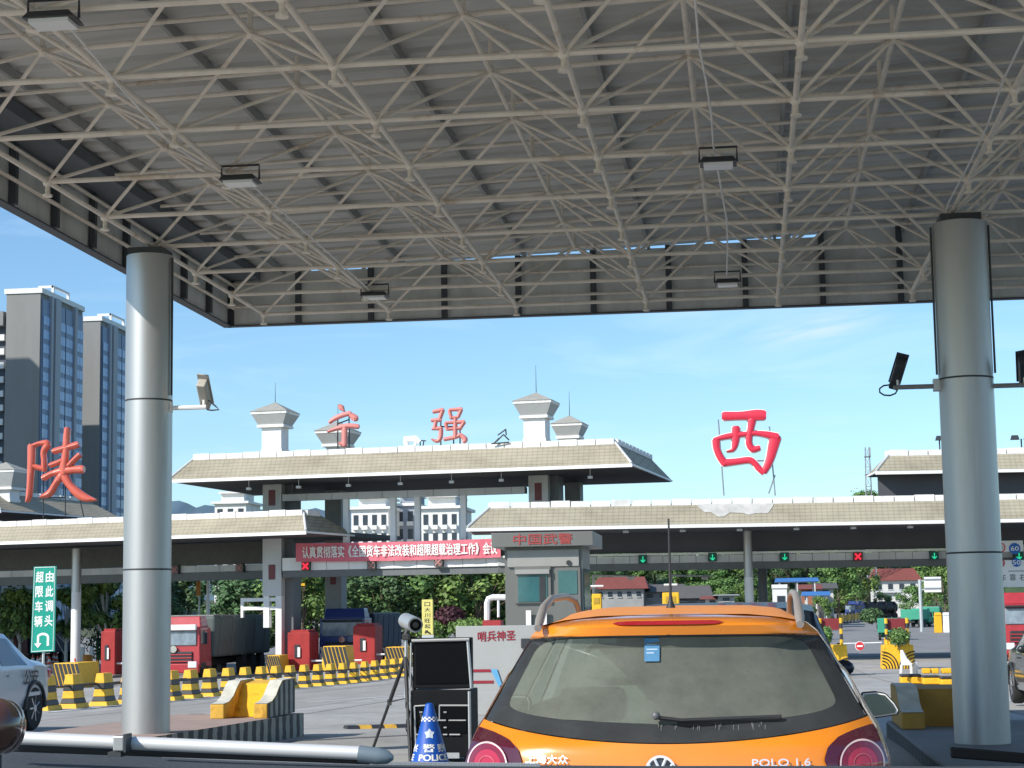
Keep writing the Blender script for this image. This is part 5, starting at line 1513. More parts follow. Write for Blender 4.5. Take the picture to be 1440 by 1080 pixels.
# tripod with camera
t = thing('tripod_camera', 'grey bullet camera on a black tripod left of the equipment case', 'camera', Wp(577, 1046, 19.3))
DT = 19.0
hub = Wp(570, 925, DT)
legs = []
for (px, py, d) in ((521, 1046, 19.6), (577, 1068, 18.2), (612, 1064, 18.3)):
    e = Wp(px, py, d); e = Vector((e.x, e.y, G(e.x, e.y)))
    m1 = hub.lerp(e, .45)
    lg = MB().bar(hub, m1, .021, 8).bar(m1, e, .016, 8).build('leg', M_blk, t, smooth=True)
    MB().box((m1.x, m1.y, m1.z - .03), (.04, .04, .06)).build('leg_clamp', M_blk, lg)
    MB().ball(e + Vector((0, 0, .018)), .018, 8, 5).build('foot', M_blk, lg)
    legs.append(m1)
st = MB(); cj = hub.lerp(Vector((hub.x, hub.y, G(hub.x, hub.y))), .40)
for m1 in legs: st.bar(m1, cj, .006, 5)
st.build('spreader', M_blk, t)
ctr = Wp(571, 893, DT)
MB().bar(cj, ctr, .016, 8).build('centre_pole', M_edge, t, smooth=True)
MB().box((ctr.x, ctr.y, ctr.z - .05), (.07, .07, .06)).build('pan_head', M_blk, t, bevel=.006)
c0, c1 = Wp(569, 875, DT), Wp(592, 881, DT)
ax = (c1 - c0) + Vector((0, -.38, 0)); ax.normalize()
cc = Wp(577, 877, DT)
mb = MB().bar(cc - ax * .22, cc + ax * .15, .072, 18); mb.build('housing', mat('silver_camera_shell', (.42, .44, .45), .35, .4, var=.05), t, smooth=True)
MB().bar(cc - ax * .20 + Vector((0, 0, .01)), cc + ax * .22 + Vector((0, 0, .012)), .080, 18, .080).build('sun_shield', mat('silver_camera_shell', (.4, .4, .4)), t, smooth=True)
MB().bar(cc + ax * .221 + Vector((0, 0, .012)), cc + ax * .226 + Vector((0, 0, .012)), .062, 18).build('glass_front', M_scr, t)
MB().bar(cc + ax * .2265 + Vector((0, 0, .012)), cc + ax * .232 + Vector((0, 0, .012)), .03, 14).build('lens', M_blk, t)
MB().bar(cc, ctr, .03, 8).build('neck', M_blk, t)
# blue police cone
M_pb = mat('police_blue', (.004, .08, .42), .5, var=.06)
DP = 17.3
p = Wp(603, 1085, DP); zg_ = G(p.x, DP); zt = Wp(607, 990, DP).z
t = thing('police_cone', 'blue cone with white chequers and POLICE lettering in front of the equipment case', 'traffic cone', (p.x, DP, zg_))
p = Wp(604.5, 1060, DP)
H = zt - zg_
rb, rt_ = .200, .036
rad = lambda f: rb + (rt_ - rb) * f
MB().box((p.x, DP, zg_), (.46, .46, .04)).build('foot', M_blk, t, bevel=.01)
MB().lathe([(rad(.03), zg_ + .04), (rad(1), zg_ + H), (rad(1) * .6, zg_ + H + .01)], (p.x, DP, 0), 32).build('cone_body', M_pb, t, smooth=True)
def onC(th, f, lift=.004):
    r_ = rad(f) + lift
    return Vector((p.x + r_ * math.sin(th), DP - r_ * math.cos(th), zg_ + H * f))
ch = MB()
fz = lambda py: (Wp(607, py, DP).z - zg_) / H
f0, f1 = fz(1014), fz(1007.5)
n = 22
for r_ in range(3):
    for k in range(n):
        if (k + r_) % 2: continue
        a0, a1 = 2 * math.pi * k / n, 2 * math.pi * (k + 1) / n
        g0, g1 = f0 + (f1 - f0) * r_ / 3, f0 + (f1 - f0) * (r_ + 1) / 3
        ch.add([onC(a0, g0), onC(a1, g0), onC(a1, g1), onC(a0, g1)], [(0, 1, 2, 3)])
f0, f1 = fz(1077), fz(1072)
for r_ in range(2):
    for k in range(40):
        if (k + r_) % 2: continue
        a0, a1 = 2 * math.pi * k / 40, 2 * math.pi * (k + 1) / 40
        g0, g1 = f0 + (f1 - f0) * r_ / 2, f0 + (f1 - f0) * (r_ + 1) / 2
        ch.add([onC(a0, g0), onC(a1, g0), onC(a1, g1), onC(a0, g1)], [(0, 1, 2, 3)])
ch.build('chequers', M_wtxt, t, fix=False)
lt = MB()
def wrap(txt, thc, half, fb, ft, bold=.02):
    vs, fs = text_mesh(txt, 0, 0)
    for i, (dx, dy) in enumerate(((-1, 0), (1, 0), (0, -1), (0, 1))):
        lt.add([onC(thc + (v.x - .5) * 2 * half + dx * bold * .8, fb + (ft - fb) * (v.y + dy * bold), .006 + .0005 * i) for v in vs], fs)
wrap('警', R(6), R(22), fz(1056), fz(1045)); wrap('察', R(62), R(22), fz(1056), fz(1045)); wrap('察', R(-62), R(22), fz(1056), fz(1045))
wrap('POLICE', R(25), R(52), fz(1068), fz(1059.5), .03); wrap('POLICE', R(-105), R(52), fz(1068), fz(1059.5), .03)
lt.build('lettering', M_wtxt, t, fix=False)
em = MB()
em.lathe([(.0, .0), (.052, .0)], (0, 0, 0), 5)
sh = MB()
pts = [(.05 * math.sin(2 * math.pi * k / 10) * (1 if k % 2 == 0 else .62), .05 * math.cos(2 * math.pi * k / 10) * (1 if k % 2 == 0 else .62)) for k in range(10)]
fe = fz(1031)
sh.add([onC(R(8) + x / rad(fe), fe + y_ / H, .006) for x, y_ in [(0, 0)] + pts] , [(0, i + 1, (i + 1) % 10 + 1) for i in range(10)])
sh.build('badge', mat('badge_pale', (.55, .62, .70), .5), t, fix=False)
# ------------------------------------------------------------------ vehicles
M_tyre = mat('tyre_rubber', (.02, .02, .021), .85, var=.15)
M_rim = mat('alloy_rim', (.50, .52, .54), .3, .7, var=.05)
M_blackp = mat('black_plastic', (.025, .026, .028), .55, var=.15)
M_tail = mat('tail_lamp_red', (.42, .008, .02), .12, coat=.8, var=.1)
M_head = mat('head_lamp', (.70, .72, .74), .08, coat=.8, var=.05)
M_cglass = mat('car_glass', (.035, .06, .085), .05, var=.1, spec=.8)
M_chrome = mat('chrome', (.80, .81, .82), .12, 1.0, var=.03)
def wheel(par, x, y, z, r, w, rim=M_rim, world=True):
    t_ = MB().lathe([(r * .62, -w / 2), (r * .92, -w / 2), (r, -w * .32), (r, w * .32), (r * .92, w / 2), (r * .62, w / 2)], (x, y, z), 28, 'x').build('wheel', M_tyre, par, smooth=True, world=world)
    rm = MB().lathe([(r * .63, -w * .40), (r * .63, w * .40)], (x, y, z), 24, 'x')
    for s_ in (-1, 1):
        for k in range(7):
            a = 2 * math.pi * k / 7
            c = Vector((x + s_ * w * .42, y + r * .38 * math.cos(a), z + r * .38 * math.sin(a)))
            rm.bar((x + s_ * w * .42, y, z), (c.x, y + r * .58 * math.cos(a), z + r * .58 * math.sin(a)), r * .07, 5)
        rm.lathe([(r * .16, -.02), (r * .16, .02)], (x + s_ * w * .44, y, z), 12, 'x')
    rm.build('rim', rim, t_, smooth=True, world=world)
    return t_
def interp(tab, t):
    for a, b in zip(tab, tab[1:]):
        if t <= b[0]:
            f = (t - a[0]) / max(1e-9, b[0] - a[0]); f = min(1, max(0, f)); return [p + (q - p) * f for p, q in zip(a, b)]
    return list(tab[-1])
def car_loft(par, tab, m, name='body'):
    """tab rows: t, zlow, zbelt, ztop, wlow, wbelt, wtop (half widths); the car runs along local +y = rear to front"""
    def P(t, s):
        _, zl, zb, zt, wl, wb, wt = interp(tab, t)
        side = 1 if s >= 0 else -1; s = abs(s)
        ks = [(0, 0, zt), (.30, wt * .75, zt - .004), (.42, wt, zt - .03 * (1 if zt > zb + .1 else .5)), (.66, wb, zb), (.74, wb * 1.01, zb - .12), (.88, wl * 1.01, (zl + zb) / 2 - .08), (1, wl * .96, zl)]
        for a, b in zip(ks, ks[1:]):
            if s <= b[0]:
                f = (s - a[0]) / (b[0] - a[0]); return Vector((side * (a[1] + (b[1] - a[1]) * f), t, a[2] + (b[2] - a[2]) * f))
        return Vector((side * ks[-1][1], t, ks[-1][2]))
    ts = []
    for a, b in zip(tab, tab[1:]):
        n = max(1, int((b[0] - a[0]) / .12)); ts += [a[0] + (b[0] - a[0]) * i / n for i in range(n)]
    ts.append(tab[-1][0])
    ss = [-1, -.94, -.88, -.81, -.74, -.70, -.66, -.54, -.42, -.36, -.30, -.15, 0, .15, .30, .36, .42, .54, .66, .70, .74, .81, .88, .94, 1]
    mb = MB().grid(lambda s, t: P(t, s), ss, ts)
    n = len(ss); k = (len(ts) - 1) * n
    mb.f += [tuple(range(n)), tuple(k + i for i in reversed(range(n)))]
    o = mb.build(name, m, par, smooth=True, world=False)
    return o, P
def side_glass(par, P, t0, t1, s0, s1, m, skew=(0, 0), both=True, name='side_window'):
    for sd in ((-1, 1) if both else (1,)):
        mb = MB()
        def Q(u, v):
            s = s0 + (s1 - s0) * v; t = t0 + (t1 - t0) * u + (skew[0] * (1 - u) + skew[1] * u) * v
            p = P(t, sd * s); return p + Vector((sd * .007, 0, .002))
        us = [i / 8 for i in range(9)]; vv = [i / 4 for i in range(5)]
        mb.grid(Q, us, vv).build(name, m, par, smooth=True, world=False, fix=False)
def end_glass(par, P, ta, tb, sa, m, dy, name):
    """glass across the car between two stations"""
    mb = MB()
    def Q(s, f):
        t = ta + (tb - ta) * f; p = P(t, s * .40); return p + Vector((0, dy, .008))
    mb.grid(Q, [i / 8 - 1 for i in range(17)], [i / 4 for i in range(5)]).build(name, m, par, smooth=True, world=False, fix=False)
def sedan(name, label, cat, loc, rz, paint, L_=4.55, hw=.87, H=1.43, group=None, wheel_r=.32, two_tone=None, suv=False):
    t = thing(name, label, cat, loc, group, rz)
    if suv:
        tab = [(0, .35, .92, .96, hw * .86, hw * .86, hw * .80), (.10, .30, .98, 1.10, hw * .95, hw * .93, hw * .78), (.35, .30, 1.0, H * .97, hw, hw * .96, hw * .74), (1.2, .28, 1.0, H, hw, hw * .97, hw * .76), (2.3, .28, 1.0, H * .99, hw, hw * .97, hw * .75), (3.1, .28, 1.0, 1.05, hw, hw * .95, hw * .84), (L_ - .35, .28, .86, .90, hw * .97, hw * .90, hw * .75), (L_, .32, .66, .70, hw * .80, hw * .74, hw * .60)]
        gl = (.30, 2.55)
    else:
        tab = [(0, .38, .80, .86, hw * .82, hw * .84, hw * .76), (.15, .30, .90, .98, hw * .93, hw * .92, hw * .80), (.62, .28, .93, 1.03, hw, hw * .96, hw * .80), (1.35, .27, .92, H * .98, hw, hw * .97, hw * .70), (2.0, .27, .92, H, hw, hw * .97, hw * .70), (2.5, .27, .91, H * .96, hw, hw * .97, hw * .70), (3.35, .27, .90, .97, hw, hw * .95, hw * .84), (L_ - .3, .28, .76, .80, hw * .95, hw * .88, hw * .74), (L_, .33, .60, .64, hw * .78, hw * .72, hw * .6)]
        gl = (1.0, 2.75)
    body, P = car_loft(t, tab, paint)
    side_glass(t, P, gl[0], gl[1] * .55 + gl[0] * .45 - .04, .645, .455, M_cglass, (.28 if not suv else .10, 0))
    side_glass(t, P, gl[1] * .55 + gl[0] * .45 + .04, gl[1] + .25, .645, .455, M_cglass, (0, -.42))
    end_glass(t, P, (2.58 if not suv else 2.38), (3.22 if not suv else 3.0), .4, M_cglass, .006, 'windscreen')
    end_glass(t, P, (.74 if not suv else .12), (1.28 if not suv else .34), .4, M_cglass, -.006, 'rear_window')
    for y_ in (.80, L_ - .85):
        for sd in (-1, 1):
            wheel(t, sd * (hw - .10), y_, wheel_r, wheel_r, .21, world=False)
            # wheel arch lip
            ar = MB().tube([(sd * (hw + .004), y_ + (wheel_r + .055) * math.cos(a * math.pi / 10), wheel_r + (wheel_r + .055) * math.sin(a * math.pi / 10)) for a in range(11)], .03, 6)
            ar.build('arch', M_blackp, t, smooth=True, world=False)
    for sd in (-1, 1):
        q = P(.04, sd * .72); MB().box((sd * hw * .80, .06, .72), (.22, .16, .15)).build('tail_lamp', M_tail, t, bevel=.03, world=False)
        MB().box((sd * hw * .74, L_ - .16, .60), (.30, .26, .13)).build('headlight', M_head, t, bevel=.04, world=False)
        MB().ball((sd * (hw + .09), L_ * .66, .98), .09, 10, 6, (1, .6, .75)).build('mirror', paint, t, smooth=True, world=False)
        MB().box((sd * (hw + .006), L_ * .37, .80), (.025, .16, .025)).build('door_handle', paint, t, world=False)
    MB().box((0, -.01, .36), (1.4, .1, .18)).build('bumper', M_blackp if suv else paint, t, bevel=.03, world=False)
    MB().box((0, L_ - .03, .30), (1.3, .1, .2)).build('grille', M_blackp, t, bevel=.02, world=False)
    return t, P
# --- police saloon on the left, heading towards us
M_silver = mat('silver_blue_paint', (.44, .49, .55), .32, .35, coat=.5, var=.05, scale=.8)
rw = U(45, 1029, 25.9)
zs = G(-11, 25)
car, P = sedan('police_car', 'silver police saloon with dark lettering on its flank, cut off by the left edge', 'car', (-11.15, 26.75, zs + .0), math.pi, M_silver, 4.6, .88, 1.45)
mb = MB()
txt = [('公', .98), ('安', 1.22)]
# lettering on the rear quarter: local +x side becomes world -x after turning, so the flank facing us is local -x
for ch, t0 in (('安', .70), ('公', .98)):
    vs, fs = text_mesh(ch, .0, 0)
    for dy_ in (-.006, .006): mb.add([Vector((dy_ * .1, dy_, dy_)) + Vector((-(P(t0 + .22 * (1 - v.x), .76).x + .03), t0 + .24 * (1 - v.x), .66 + .22 * v.y)) for v in vs], fs)
mb.build('lettering', M_blk, car, world=False, fix=False)
# --- dark car ahead of the orange one, black saloon at the right edge
M_navy = mat('navy_paint', (.012, .02, .045), .4, .1, coat=.15, var=.1)
sedan('dark_car', 'dark navy estate car just ahead of the orange hatchback', 'car', (-.20, 12.6, 0), 0, M_navy, 4.5, .86, 1.52, suv=True)
M_blackcar = mat('black_green_paint', (.03, .035, .033), .2, .3, coat=.8, var=.1)
q = gp(1440, 1003)
sedan('black_car', 'black saloon facing us, cut off by the right edge beyond the shaded column', 'car', (5.38, 34.4, G(5, 31.5)), math.pi, M_blackcar, 4.5, .87, 1.44)
# --- lorries
M_lred = mat('lorry_red_paint', (.42, .024, .034), .35, coat=.4, var=.08)
weather(M_lred, .6, 1.5, (1, 1, .5), .48, .68)
M_lblue = mat('lorry_dark_blue', (.028, .05, .20), .35, coat=.4, var=.1)
M_tarp = mat('dark_green_tarpaulin', (.10, .125, .115), .75, var=.2, scale=.8, bump=.5, bscale=3)
M_tarp2 = mat('grey_tarpaulin_top', (.20, .21, .20), .8, var=.15)
M_green = mat('green_sheet', (.04, .30, .19), .7, var=.15, scale=.6)
def lorry(name, label, x, y, rz, paint, H=3.0, cargo='tarp', L_=10.5, cargo_h=3.1, s=1.0, group=None, cm=None, wid=2.45, visor=None):
    z = G(x, y); t = thing(name, label, 'lorry', (x, y, z), group, rz)
    def bx(nm, c, d, m, par=t, bev=.04, taper=1.0): return MB().box([v * s for v in c], [v * s for v in d], taper=taper).build(nm, m, par, bevel=bev * s, world=False)
    h = H
    # cab faces local -y
    bx('cab', (0, .95, .55), (wid, 1.9, h - .95), paint, taper=(.97, .93))
    bx('roof_fairing', (0, 1.15, h - .395), (wid * .9, 1.3, .5), paint, taper=(.92, .7))
    bx('windscreen', (0, .005, h * .56), (wid * .86, .06, h * .24), mat('lorry_windscreen', (.22, .27, .31), .15, var=.35, scale=2))  # glare on the glass is put into its pale colour
    bx('sun_visor', (0, -.07, h * .81), (wid * .88, .25, .10 if visor is None else .26), visor or M_blackp)
    g = bx('grille', (0, -.02, h * .27), (wid * .72, .07, h * .19), M_blackp)
    for k in range(3): bx('grille_bar', (0, -.055, h * (.29 + .055 * k)), (wid * .70, .06, .05), paint, g, .01)
    MB().lathe([(.16 * s, -.05 * s), (.16 * s, .0)], (0, -.06 * s, h * .50 * s), 16, 'y').build('emblem', M_chrome, t, world=False)
    bx('bumper', (0, -.06, .30), (wid, .30, .42), paint)
    for sd in (-1, 1):
        bx('headlight', (sd * wid * .38, -.19, .52), (.42, .08, .30), M_head)
        bx('mirror', (sd * (wid / 2 + .12), .05, h * .58), (.14, .14, .62), M_blackp)
        bx('side_window', (sd * (wid / 2 - .015), .75, h * .57), (.05, .8, h * .21), M_cglass)
        bx('step', (sd * (wid / 2 - .05), .6, .45), (.14, .8, .3), M_blackp)
    bx('chassis', (0, L_ / 2, .55), (.9, L_ - .6, .3), M_blackp)
    for y_ in (1.05, L_ * .62, L_ * .76, L_ * .90):
        for sd in (-1, 1):
            MB().lathe([(.25 * s, -.15 * s), (.5 * s, -.15 * s), (.5 * s, .15 * s), (.25 * s, .15 * s)], (sd * (wid / 2 - .2) * s, y_ * s, .5 * s), 18, 'x').build('wheel', M_tyre, t, smooth=True, world=False)
    c0 = 2.3
    if cargo == 'tarp':
        cb = bx('cargo_cover', (0, (c0 + L_) / 2, .95), (wid + .06, L_ - c0, cargo_h - .95), cm or M_tarp, bev=.12)
        bx('cover_top', (0, (c0 + L_) / 2, cargo_h - .02), (wid - .1, L_ - c0 - .2, .10), M_tarp2, cb, .04)
        for k in range(5):
            yy = c0 + (L_ - c0) * (k + .3) / 5
            for sd in (-1, 1): ro = MB().bar((sd * (wid / 2 + .05) * s, yy * s, .95 * s), (sd * (wid / 2 + .05) * s, (yy + .5) * s, cargo_h * s), .018 * s, 4); ro.build('rope', M_tarp2, cb, world=False)
    elif cargo == 'tank':
        for k, zz in enumerate((1.35,)):
            MB().bar((0, c0 * s, 1.75 * s), (0, L_ * s, 1.75 * s), .85 * s, 18).build('tank', cm or M_blackp, t, smooth=True, world=False)
        for k in range(4): bx('tank_band', (0, c0 + .6 + (L_ - c0 - 1.2) * k / 3, .85), (1.8, .1, 1.8), M_blackp)
    else:
        bx('cargo_bed', (0, (c0 + L_) / 2, .95), (wid, L_ - c0, cargo_h - .95), cm or M_green, bev=.03)
        for k in range(5): bx('bed_rib', (0, c0 + (L_ - c0) * (k + .5) / 5, .97), (wid + .08, .09, cargo_h - 1.1), cm or M_green)
    return t
lorry('lorry', 'red lorry with a dark green tarpaulin load coming out of the left lanes', -27.5, 87, 0, M_lred, 2.75, 'tarp', 12.5, 2.85, 1.05, visor=M_conew)
lorry('lorry', 'dark blue lorry stopped between the two red cabinets', U(481, 900, 96.5).x, 96.5, 0, M_lblue, 3.0, 'tarp', 10, 2.8, 1.02, cm=mat('navy_cover', (.02, .03, .06), .7))
lorry('lorry', 'dark lorry in the shade beyond the green sign', U(40, 900, 112).x - 2, 112, 0, mat('dull_maroon_paint', (.14, .02, .02), .5), 2.9, 'tarp', 11, 3.0, 1.0, cm=mat('navy_cover', (.02, .03, .06), .7))
lorry('lorry', 'red lorry cut off by the right edge, facing us', U(1440, 880, 82).x + .55, 84, 0, M_lred, 2.9, 'tarp', 9, 2.7, 1.0, cm=mat('tarp_red', (.30, .03, .04), .7))
lorry('lorry', 'maroon lorry close behind the shaded column, left of the red one', U(1404, 880, 100).x, 100, 0, mat('dull_maroon_paint', (.12, .02, .02), .5), 2.6, 'bed', 8, 2.5, .95, cm=M_green)
lorry('lorry', 'dark blue tank lorry far away on the road, facing left of us', U(1196, 860, 262).x, 262, R(-50), M_lblue, 2.7, 'tank', 9, 2.6, .92)
t = lorry('lorry', 'small green sheeted truck driving away on the grey road', U(1251, 885, 150).x, 152, R(176), M_green, 2.3, 'bed', 6.5, 2.75, .62)
lorry('lorry', 'small green flatbed lorry parked under the back of the big road sign', U(1298, 866, 205).x, 205, R(160), M_green, 2.2, 'bed', 6, 2.2, .85)
lorry('lorry', 'green lorry parked next to the yellow and white bins', U(1318, 862, 208).x, 212, R(170), M_green, 2.2, 'tarp', 6, 2.4, .85, cm=M_green)
# ------------------------------------------------------------------ booths, posts and small furniture of the lanes
M_cab = mat('red_cabinet', (.38, .025, .022), .5, var=.12)
weather(M_cab, .6, 1.8, (1, 1, .4), .48, .68)
def cabinet(px, d, w, h, label):
    p = U(px, 900, d); z = G(p.x, d)
    t = thing('toll_booth', label, 'toll booth', (p.x, d, z))
    MB().box((p.x, d + 1.0, z), (w, 2.0, h)).build('body', M_cab, t, bevel=.04)
    MB().box((p.x, d + 1.0, z + h + .002), (w * .8, 1.6, .12)).build('cap', M_cab, t)
    MB().box((p.x - .08, d - .02, z + h * .38), (w * .22, .06, h * .32)).build('opening', M_dark, t)
    MB().box((p.x + .02, d - .06, z + h * .40), (w * .12, .03, h * .24)).build('notice', M_conew, t)
    MB().box((p.x + .05, d + .6, z - .05), (w * 1.5, 3.2, .2)).build('kerb', M_greyp, t)
    MB().bar((p.x + w * .5, d + .3, z + h * .30), (p.x + w * .5 + 2.6, d + .3, z + h * .30), .05, 6).build('barrier_arm', M_wpaint, t)
    return t
cabinet(420, 92, 1.15, 2.05, 'red toll cabinet just right of the white plaza pier')
cabinet(512, 94, 1.15, 2.1, 'red toll cabinet left of the tripod camera')
cabinet(152, 92, .75, 2.35, 'tall red toll cabinet left of the sunlit column')
cabinet(458, 110, .8, 1.9, 'small shaded toll cabinet in front of the dark blue lorry') if False else None
def nose(px, py, d, w, h, label, slant=True, n=7):
    p = U(px, py, d); z = G(p.x, d)
    t = thing('island_nose', label, 'crash cushion', (p.x, d, z))
    MB().box((p.x, d + .9, z), (w, 1.8, h), taper=(.86, .96)).build('block', M_yel, t, bevel=.03)
    s_ = MB()
    for k in range(n):
        x = -w / 2 + w * (k + .3) / n; dx = .16 * w / 1.5
        s_.add([(p.x + x + .18, d - .012, z + .02), (p.x + x + .18 + dx, d - .012, z + .02), (p.x + x + dx - .12, d + .018, z + h * .97), (p.x + x - .12, d + .018, z + h * .97)], [(0, 1, 2, 3)])
    s_.build('black_stripes', M_blk, t, fix=False)
nose(470, 930, 86, 1.25, 1.15, 'yellow and black striped island nose below the dark blue lorry')
nose(556, 925, 88, 1.1, .95, 'yellow and black striped island nose beside the tripod leg')
nose(384, 935, 90, .75, 1.0, 'narrow yellow and black striped nose at the foot of the white plaza pier')
nose(92, 945, 76, 1.25, 1.05, 'yellow and black striped nose left of the white plaza column')
nose(109, 945, 80, .8, 1.0, 'yellow and black striped foot round the white plaza column')
t = thing('litter_drum', 'orange drum with white fittings near the white plaza column', 'drum', gp(123, 943))
p = gp(123, 943); MB().lathe([(.26, p.z), (.30, p.z + .1), (.30, p.z + .85), (.24, p.z + .95)], (p.x, p.y, 0), 16).build('drum', mat('orange_plastic', (.70, .24, .02), .5), t, smooth=True)
MB().box((p.x - .32, p.y, p.z + .5), (.2, .2, .9)).box((p.x + .25, p.y, p.z + .9), (.18, .2, .5)).build('white_fitting', M_conew, t)
# white lane gantry arms (camera poles) through the right lanes
def lane_pole(px, d, y_arm, x_end, label, lamp):
    b = U(px, 868, d); a = U(px, y_arm, d); e = U(x_end, y_arm + 1, d); z = G(b.x, d)
    t = thing('lane_camera_pole', label, 'camera pole', (b.x, d, z))
    MB().bar((b.x, d, z), (a.x, d, a.z), .085, 10).build('pole', M_wpaint, t, smooth=True)
    MB().bar((a.x, d, a.z - .05), (e.x, d, e.z - .05), .055, 8, .04).build('arm', M_wpaint, t, smooth=True)
    q = U(lamp, y_arm + 5, d); MB().box((q.x, d - .1, q.z - .08), (.34, .3, .16)).build('camera_box', M_conew, t)
    MB().box((b.x, d + .5, z), (.5, .9, 1.15)).build('cabinet', M_yel, t, bevel=.03)
lane_pole(834.5, 96, 808, 896, 'white pole with a long arm at the right side of the guard booth', 887)
lane_pole(943, 99, 808, 1004, 'white pole with a long arm right above the orange car roof', 991)
def yellow_box(px0, px1, py0, py1, d, label):
    a, b = U(px0, py1, d), U(px1, py0, d); z = G(a.x, d)
    t = thing('lane_box', label, 'toll terminal', ((a.x + b.x) / 2, d, z))
    zc_ = b.z - .85
    MB().box(((a.x + b.x) / 2, d, zc_), (b.x - a.x, .5, b.z - zc_)).build('cabinet', M_yel, t, bevel=.04)
    MB().bar(((a.x + b.x) / 2, d, z), ((a.x + b.x) / 2, d, zc_), .09, 8).build('pedestal', M_dark, t)
    MB().box(((a.x + b.x) / 2, d - .26, b.z - .45), ((b.x - a.x) * .6, .03, .28)).build('display', mat('amber_panel', (.45, .28, .03), .4), t)
    MB().bar(((a.x + b.x) / 2 - .3, d, b.z + .35), ((a.x + b.x) / 2 + .3, d, b.z + .35), .05, 6).build('top_lamp', M_conew, t)
    MB().bar(((a.x + b.x) / 2, d, b.z - .01), ((a.x + b.x) / 2, d, b.z + .35), .03, 6).build('stem', M_dark, t)
yellow_box(833, 846, 835, 852, 84, 'yellow lane box beside the guard booth, behind the roof rail')
yellow_box(932, 955, 833, 852, 84, 'yellow lane box behind the car aerial')
# planters on the lane islands
def planter(px, py, d, label, bush=True):
    p = U(px, py, d); z = G(p.x, d); k = 1 / ppm(p)
    t = thing('island_planter', label, 'planter', (p.x, d, z))
    w = 46 * k
    zb = lambda y_: U(px, y_, d).z
    MB().box((p.x, d + .6, z), (w, 1.2, max(.2, zb(907) - z)), taper=(.92, .9)).build('yellow_base', M_yel, t, bevel=.03)
    s_ = MB()
    for sd in (-1, 1):
        for r_ in (.25, .42, .59, .76, .93):
            R_ = w * .5 * r_ * 1.05; pts = []
            for a in range(9):
                th = a * math.pi / 16
                pts.append(Vector((p.x + sd * (w * .50 - R_ * math.cos(th) * .98), d - .012, z + .02 + R_ * math.sin(th) * 1.05)))
            pts = [q for q in pts if q.z < zb(909)]
            for q0, q1 in zip(pts, pts[1:]): s_.bar(q0, q1, .022, 4)
    s_.build('black_arcs', M_blk, t)
    for sd in (-1, 1):
        x = p.x + sd * 14.5 * k
        z0, z1 = zb(896), zb(869)
        z0 = max(zb(907), z) if False else zb(907)
        n = 5
        for j in range(n):
            MB().bar((x, d + .3, z0 + (z1 - z0) * j / n), (x, d + .3, z0 + (z1 - z0) * (j + .97) / n), 2.3 * k, 8).build('post_band', M_yel if j % 2 == n % 2 == 0 or j % 2 == 0 else M_blk, t)
    MB().box((p.x, d + .45, zb(886)), (24 * k, .08, zb(869.5) - zb(886))).build('maroon_board', mat('maroon_board', (.20, .02, .025), .6), t)
    return t
planter(1264, 935, 74, 'yellow lane island nose with black arcs, a maroon board and banded posts')
shrub(1264, 895, 73.6, 34, 27, M_leaf[0], 'small green shrub planted on the yellow island nose', 9, 900, .10)
t = planter(1170, 922, 66, 'lane island post group with a maroon board partly hidden behind the dark car')
shrub(1163, 893, 65.6, 16, 26, M_leaf[0], 'small green shrub beside the dark car roof', 10, 400, .10)
t = thing('rubber_wheel', 'black tyre standing at the foot of the lane island beside the dark car', 'tyre', U(1180, 922, 62))
p = gp(1181, 924); MB().lathe([(.18, -.12), (.36, -.12), (.38, 0), (.36, .12), (.18, .12)], (p.x, p.y, p.z + .36), 24, 'x').build('tyre', M_tyre, t, smooth=True)
# barrier arm with no entry disc
d = 80
t = thing('barrier_gate', 'round red no entry disc on a thin white barrier arm across the right lane', 'barrier gate', U(1209, 909, d))
c = U(1209, 908.5, d); k = 1 / ppm(c)
MB().bar(U(1186, 905, d + .1), U(1240, 903.5, d + .1), .025, 6).build('arm', M_wpaint, t)
MB().lathe([(6.6 * k, -.02), (6.6 * k, .02)], (c.x, d - .03, c.z), 24, 'y').build('disc', M_conew, t)
MB().lathe([(5.8 * k, -.01), (5.8 * k, .01)], (c.x, d - .062, c.z), 24, 'y').build('red_face', mat('sign_red', (.55, .02, .03), .5), t)
MB().box((c.x, d - .085, c.z - 1.2 * k), (8 * k, .02, 2.4 * k)).build('white_bar', M_conew, t)
bx_ = U(1242, 900, d); MB().box((bx_.x + .2, d + .1, G(bx_.x, d)), (.3, .3, bx_.z - G(bx_.x, d) + .1)).build('post', M_yel, t)
# yellow black barriers and white chair pieces by the right island
d = 40
def ybar(px0, px1, y_top, y_mid, y_low, y_bot, d, label):
    a, b = U(px0, y_bot, d), U(px1, y_bot, d); t = thing('lane_barrier', label, 'barrier', ((a.x + b.x) / 2, d, a.z), 'yellow and black barrier pieces beyond the right island')
    Z = lambda y_: U((px0 + px1) / 2, y_, d).z
    cx, w = (a.x + b.x) / 2, b.x - a.x
    zg_ = min(Z(y_bot), G(cx, d))
    MB().box((cx, d, zg_), (w, .5, Z(y_low) - zg_)).build('black_foot', M_blk, t, bevel=.02)
    MB().box((cx, d, Z(y_low) + .002), (w * .99, .46, Z(y_mid) - Z(y_low))).build('yellow_band', M_yel, t, bevel=.02)
    MB().box((cx, d, Z(y_mid) + .004), (w * .97, .40, Z(y_top) - Z(y_mid) - .06)).build('black_band', M_blk, t, bevel=.02)
    return t
ybar(1266, 1296, 944, 952, 961, 968, 40, 'low yellow and black barrier piece under the white chair')
tb1 = ybar(1297, 1322, 946, 953, 962, 968, 39.6, 'low yellow and black barrier piece with a yellow head beside the white post')
tb2 = ybar(1322, 1347, 947, 955, 964, 969, 39.2, 'low yellow and black barrier piece next to the shaded column')
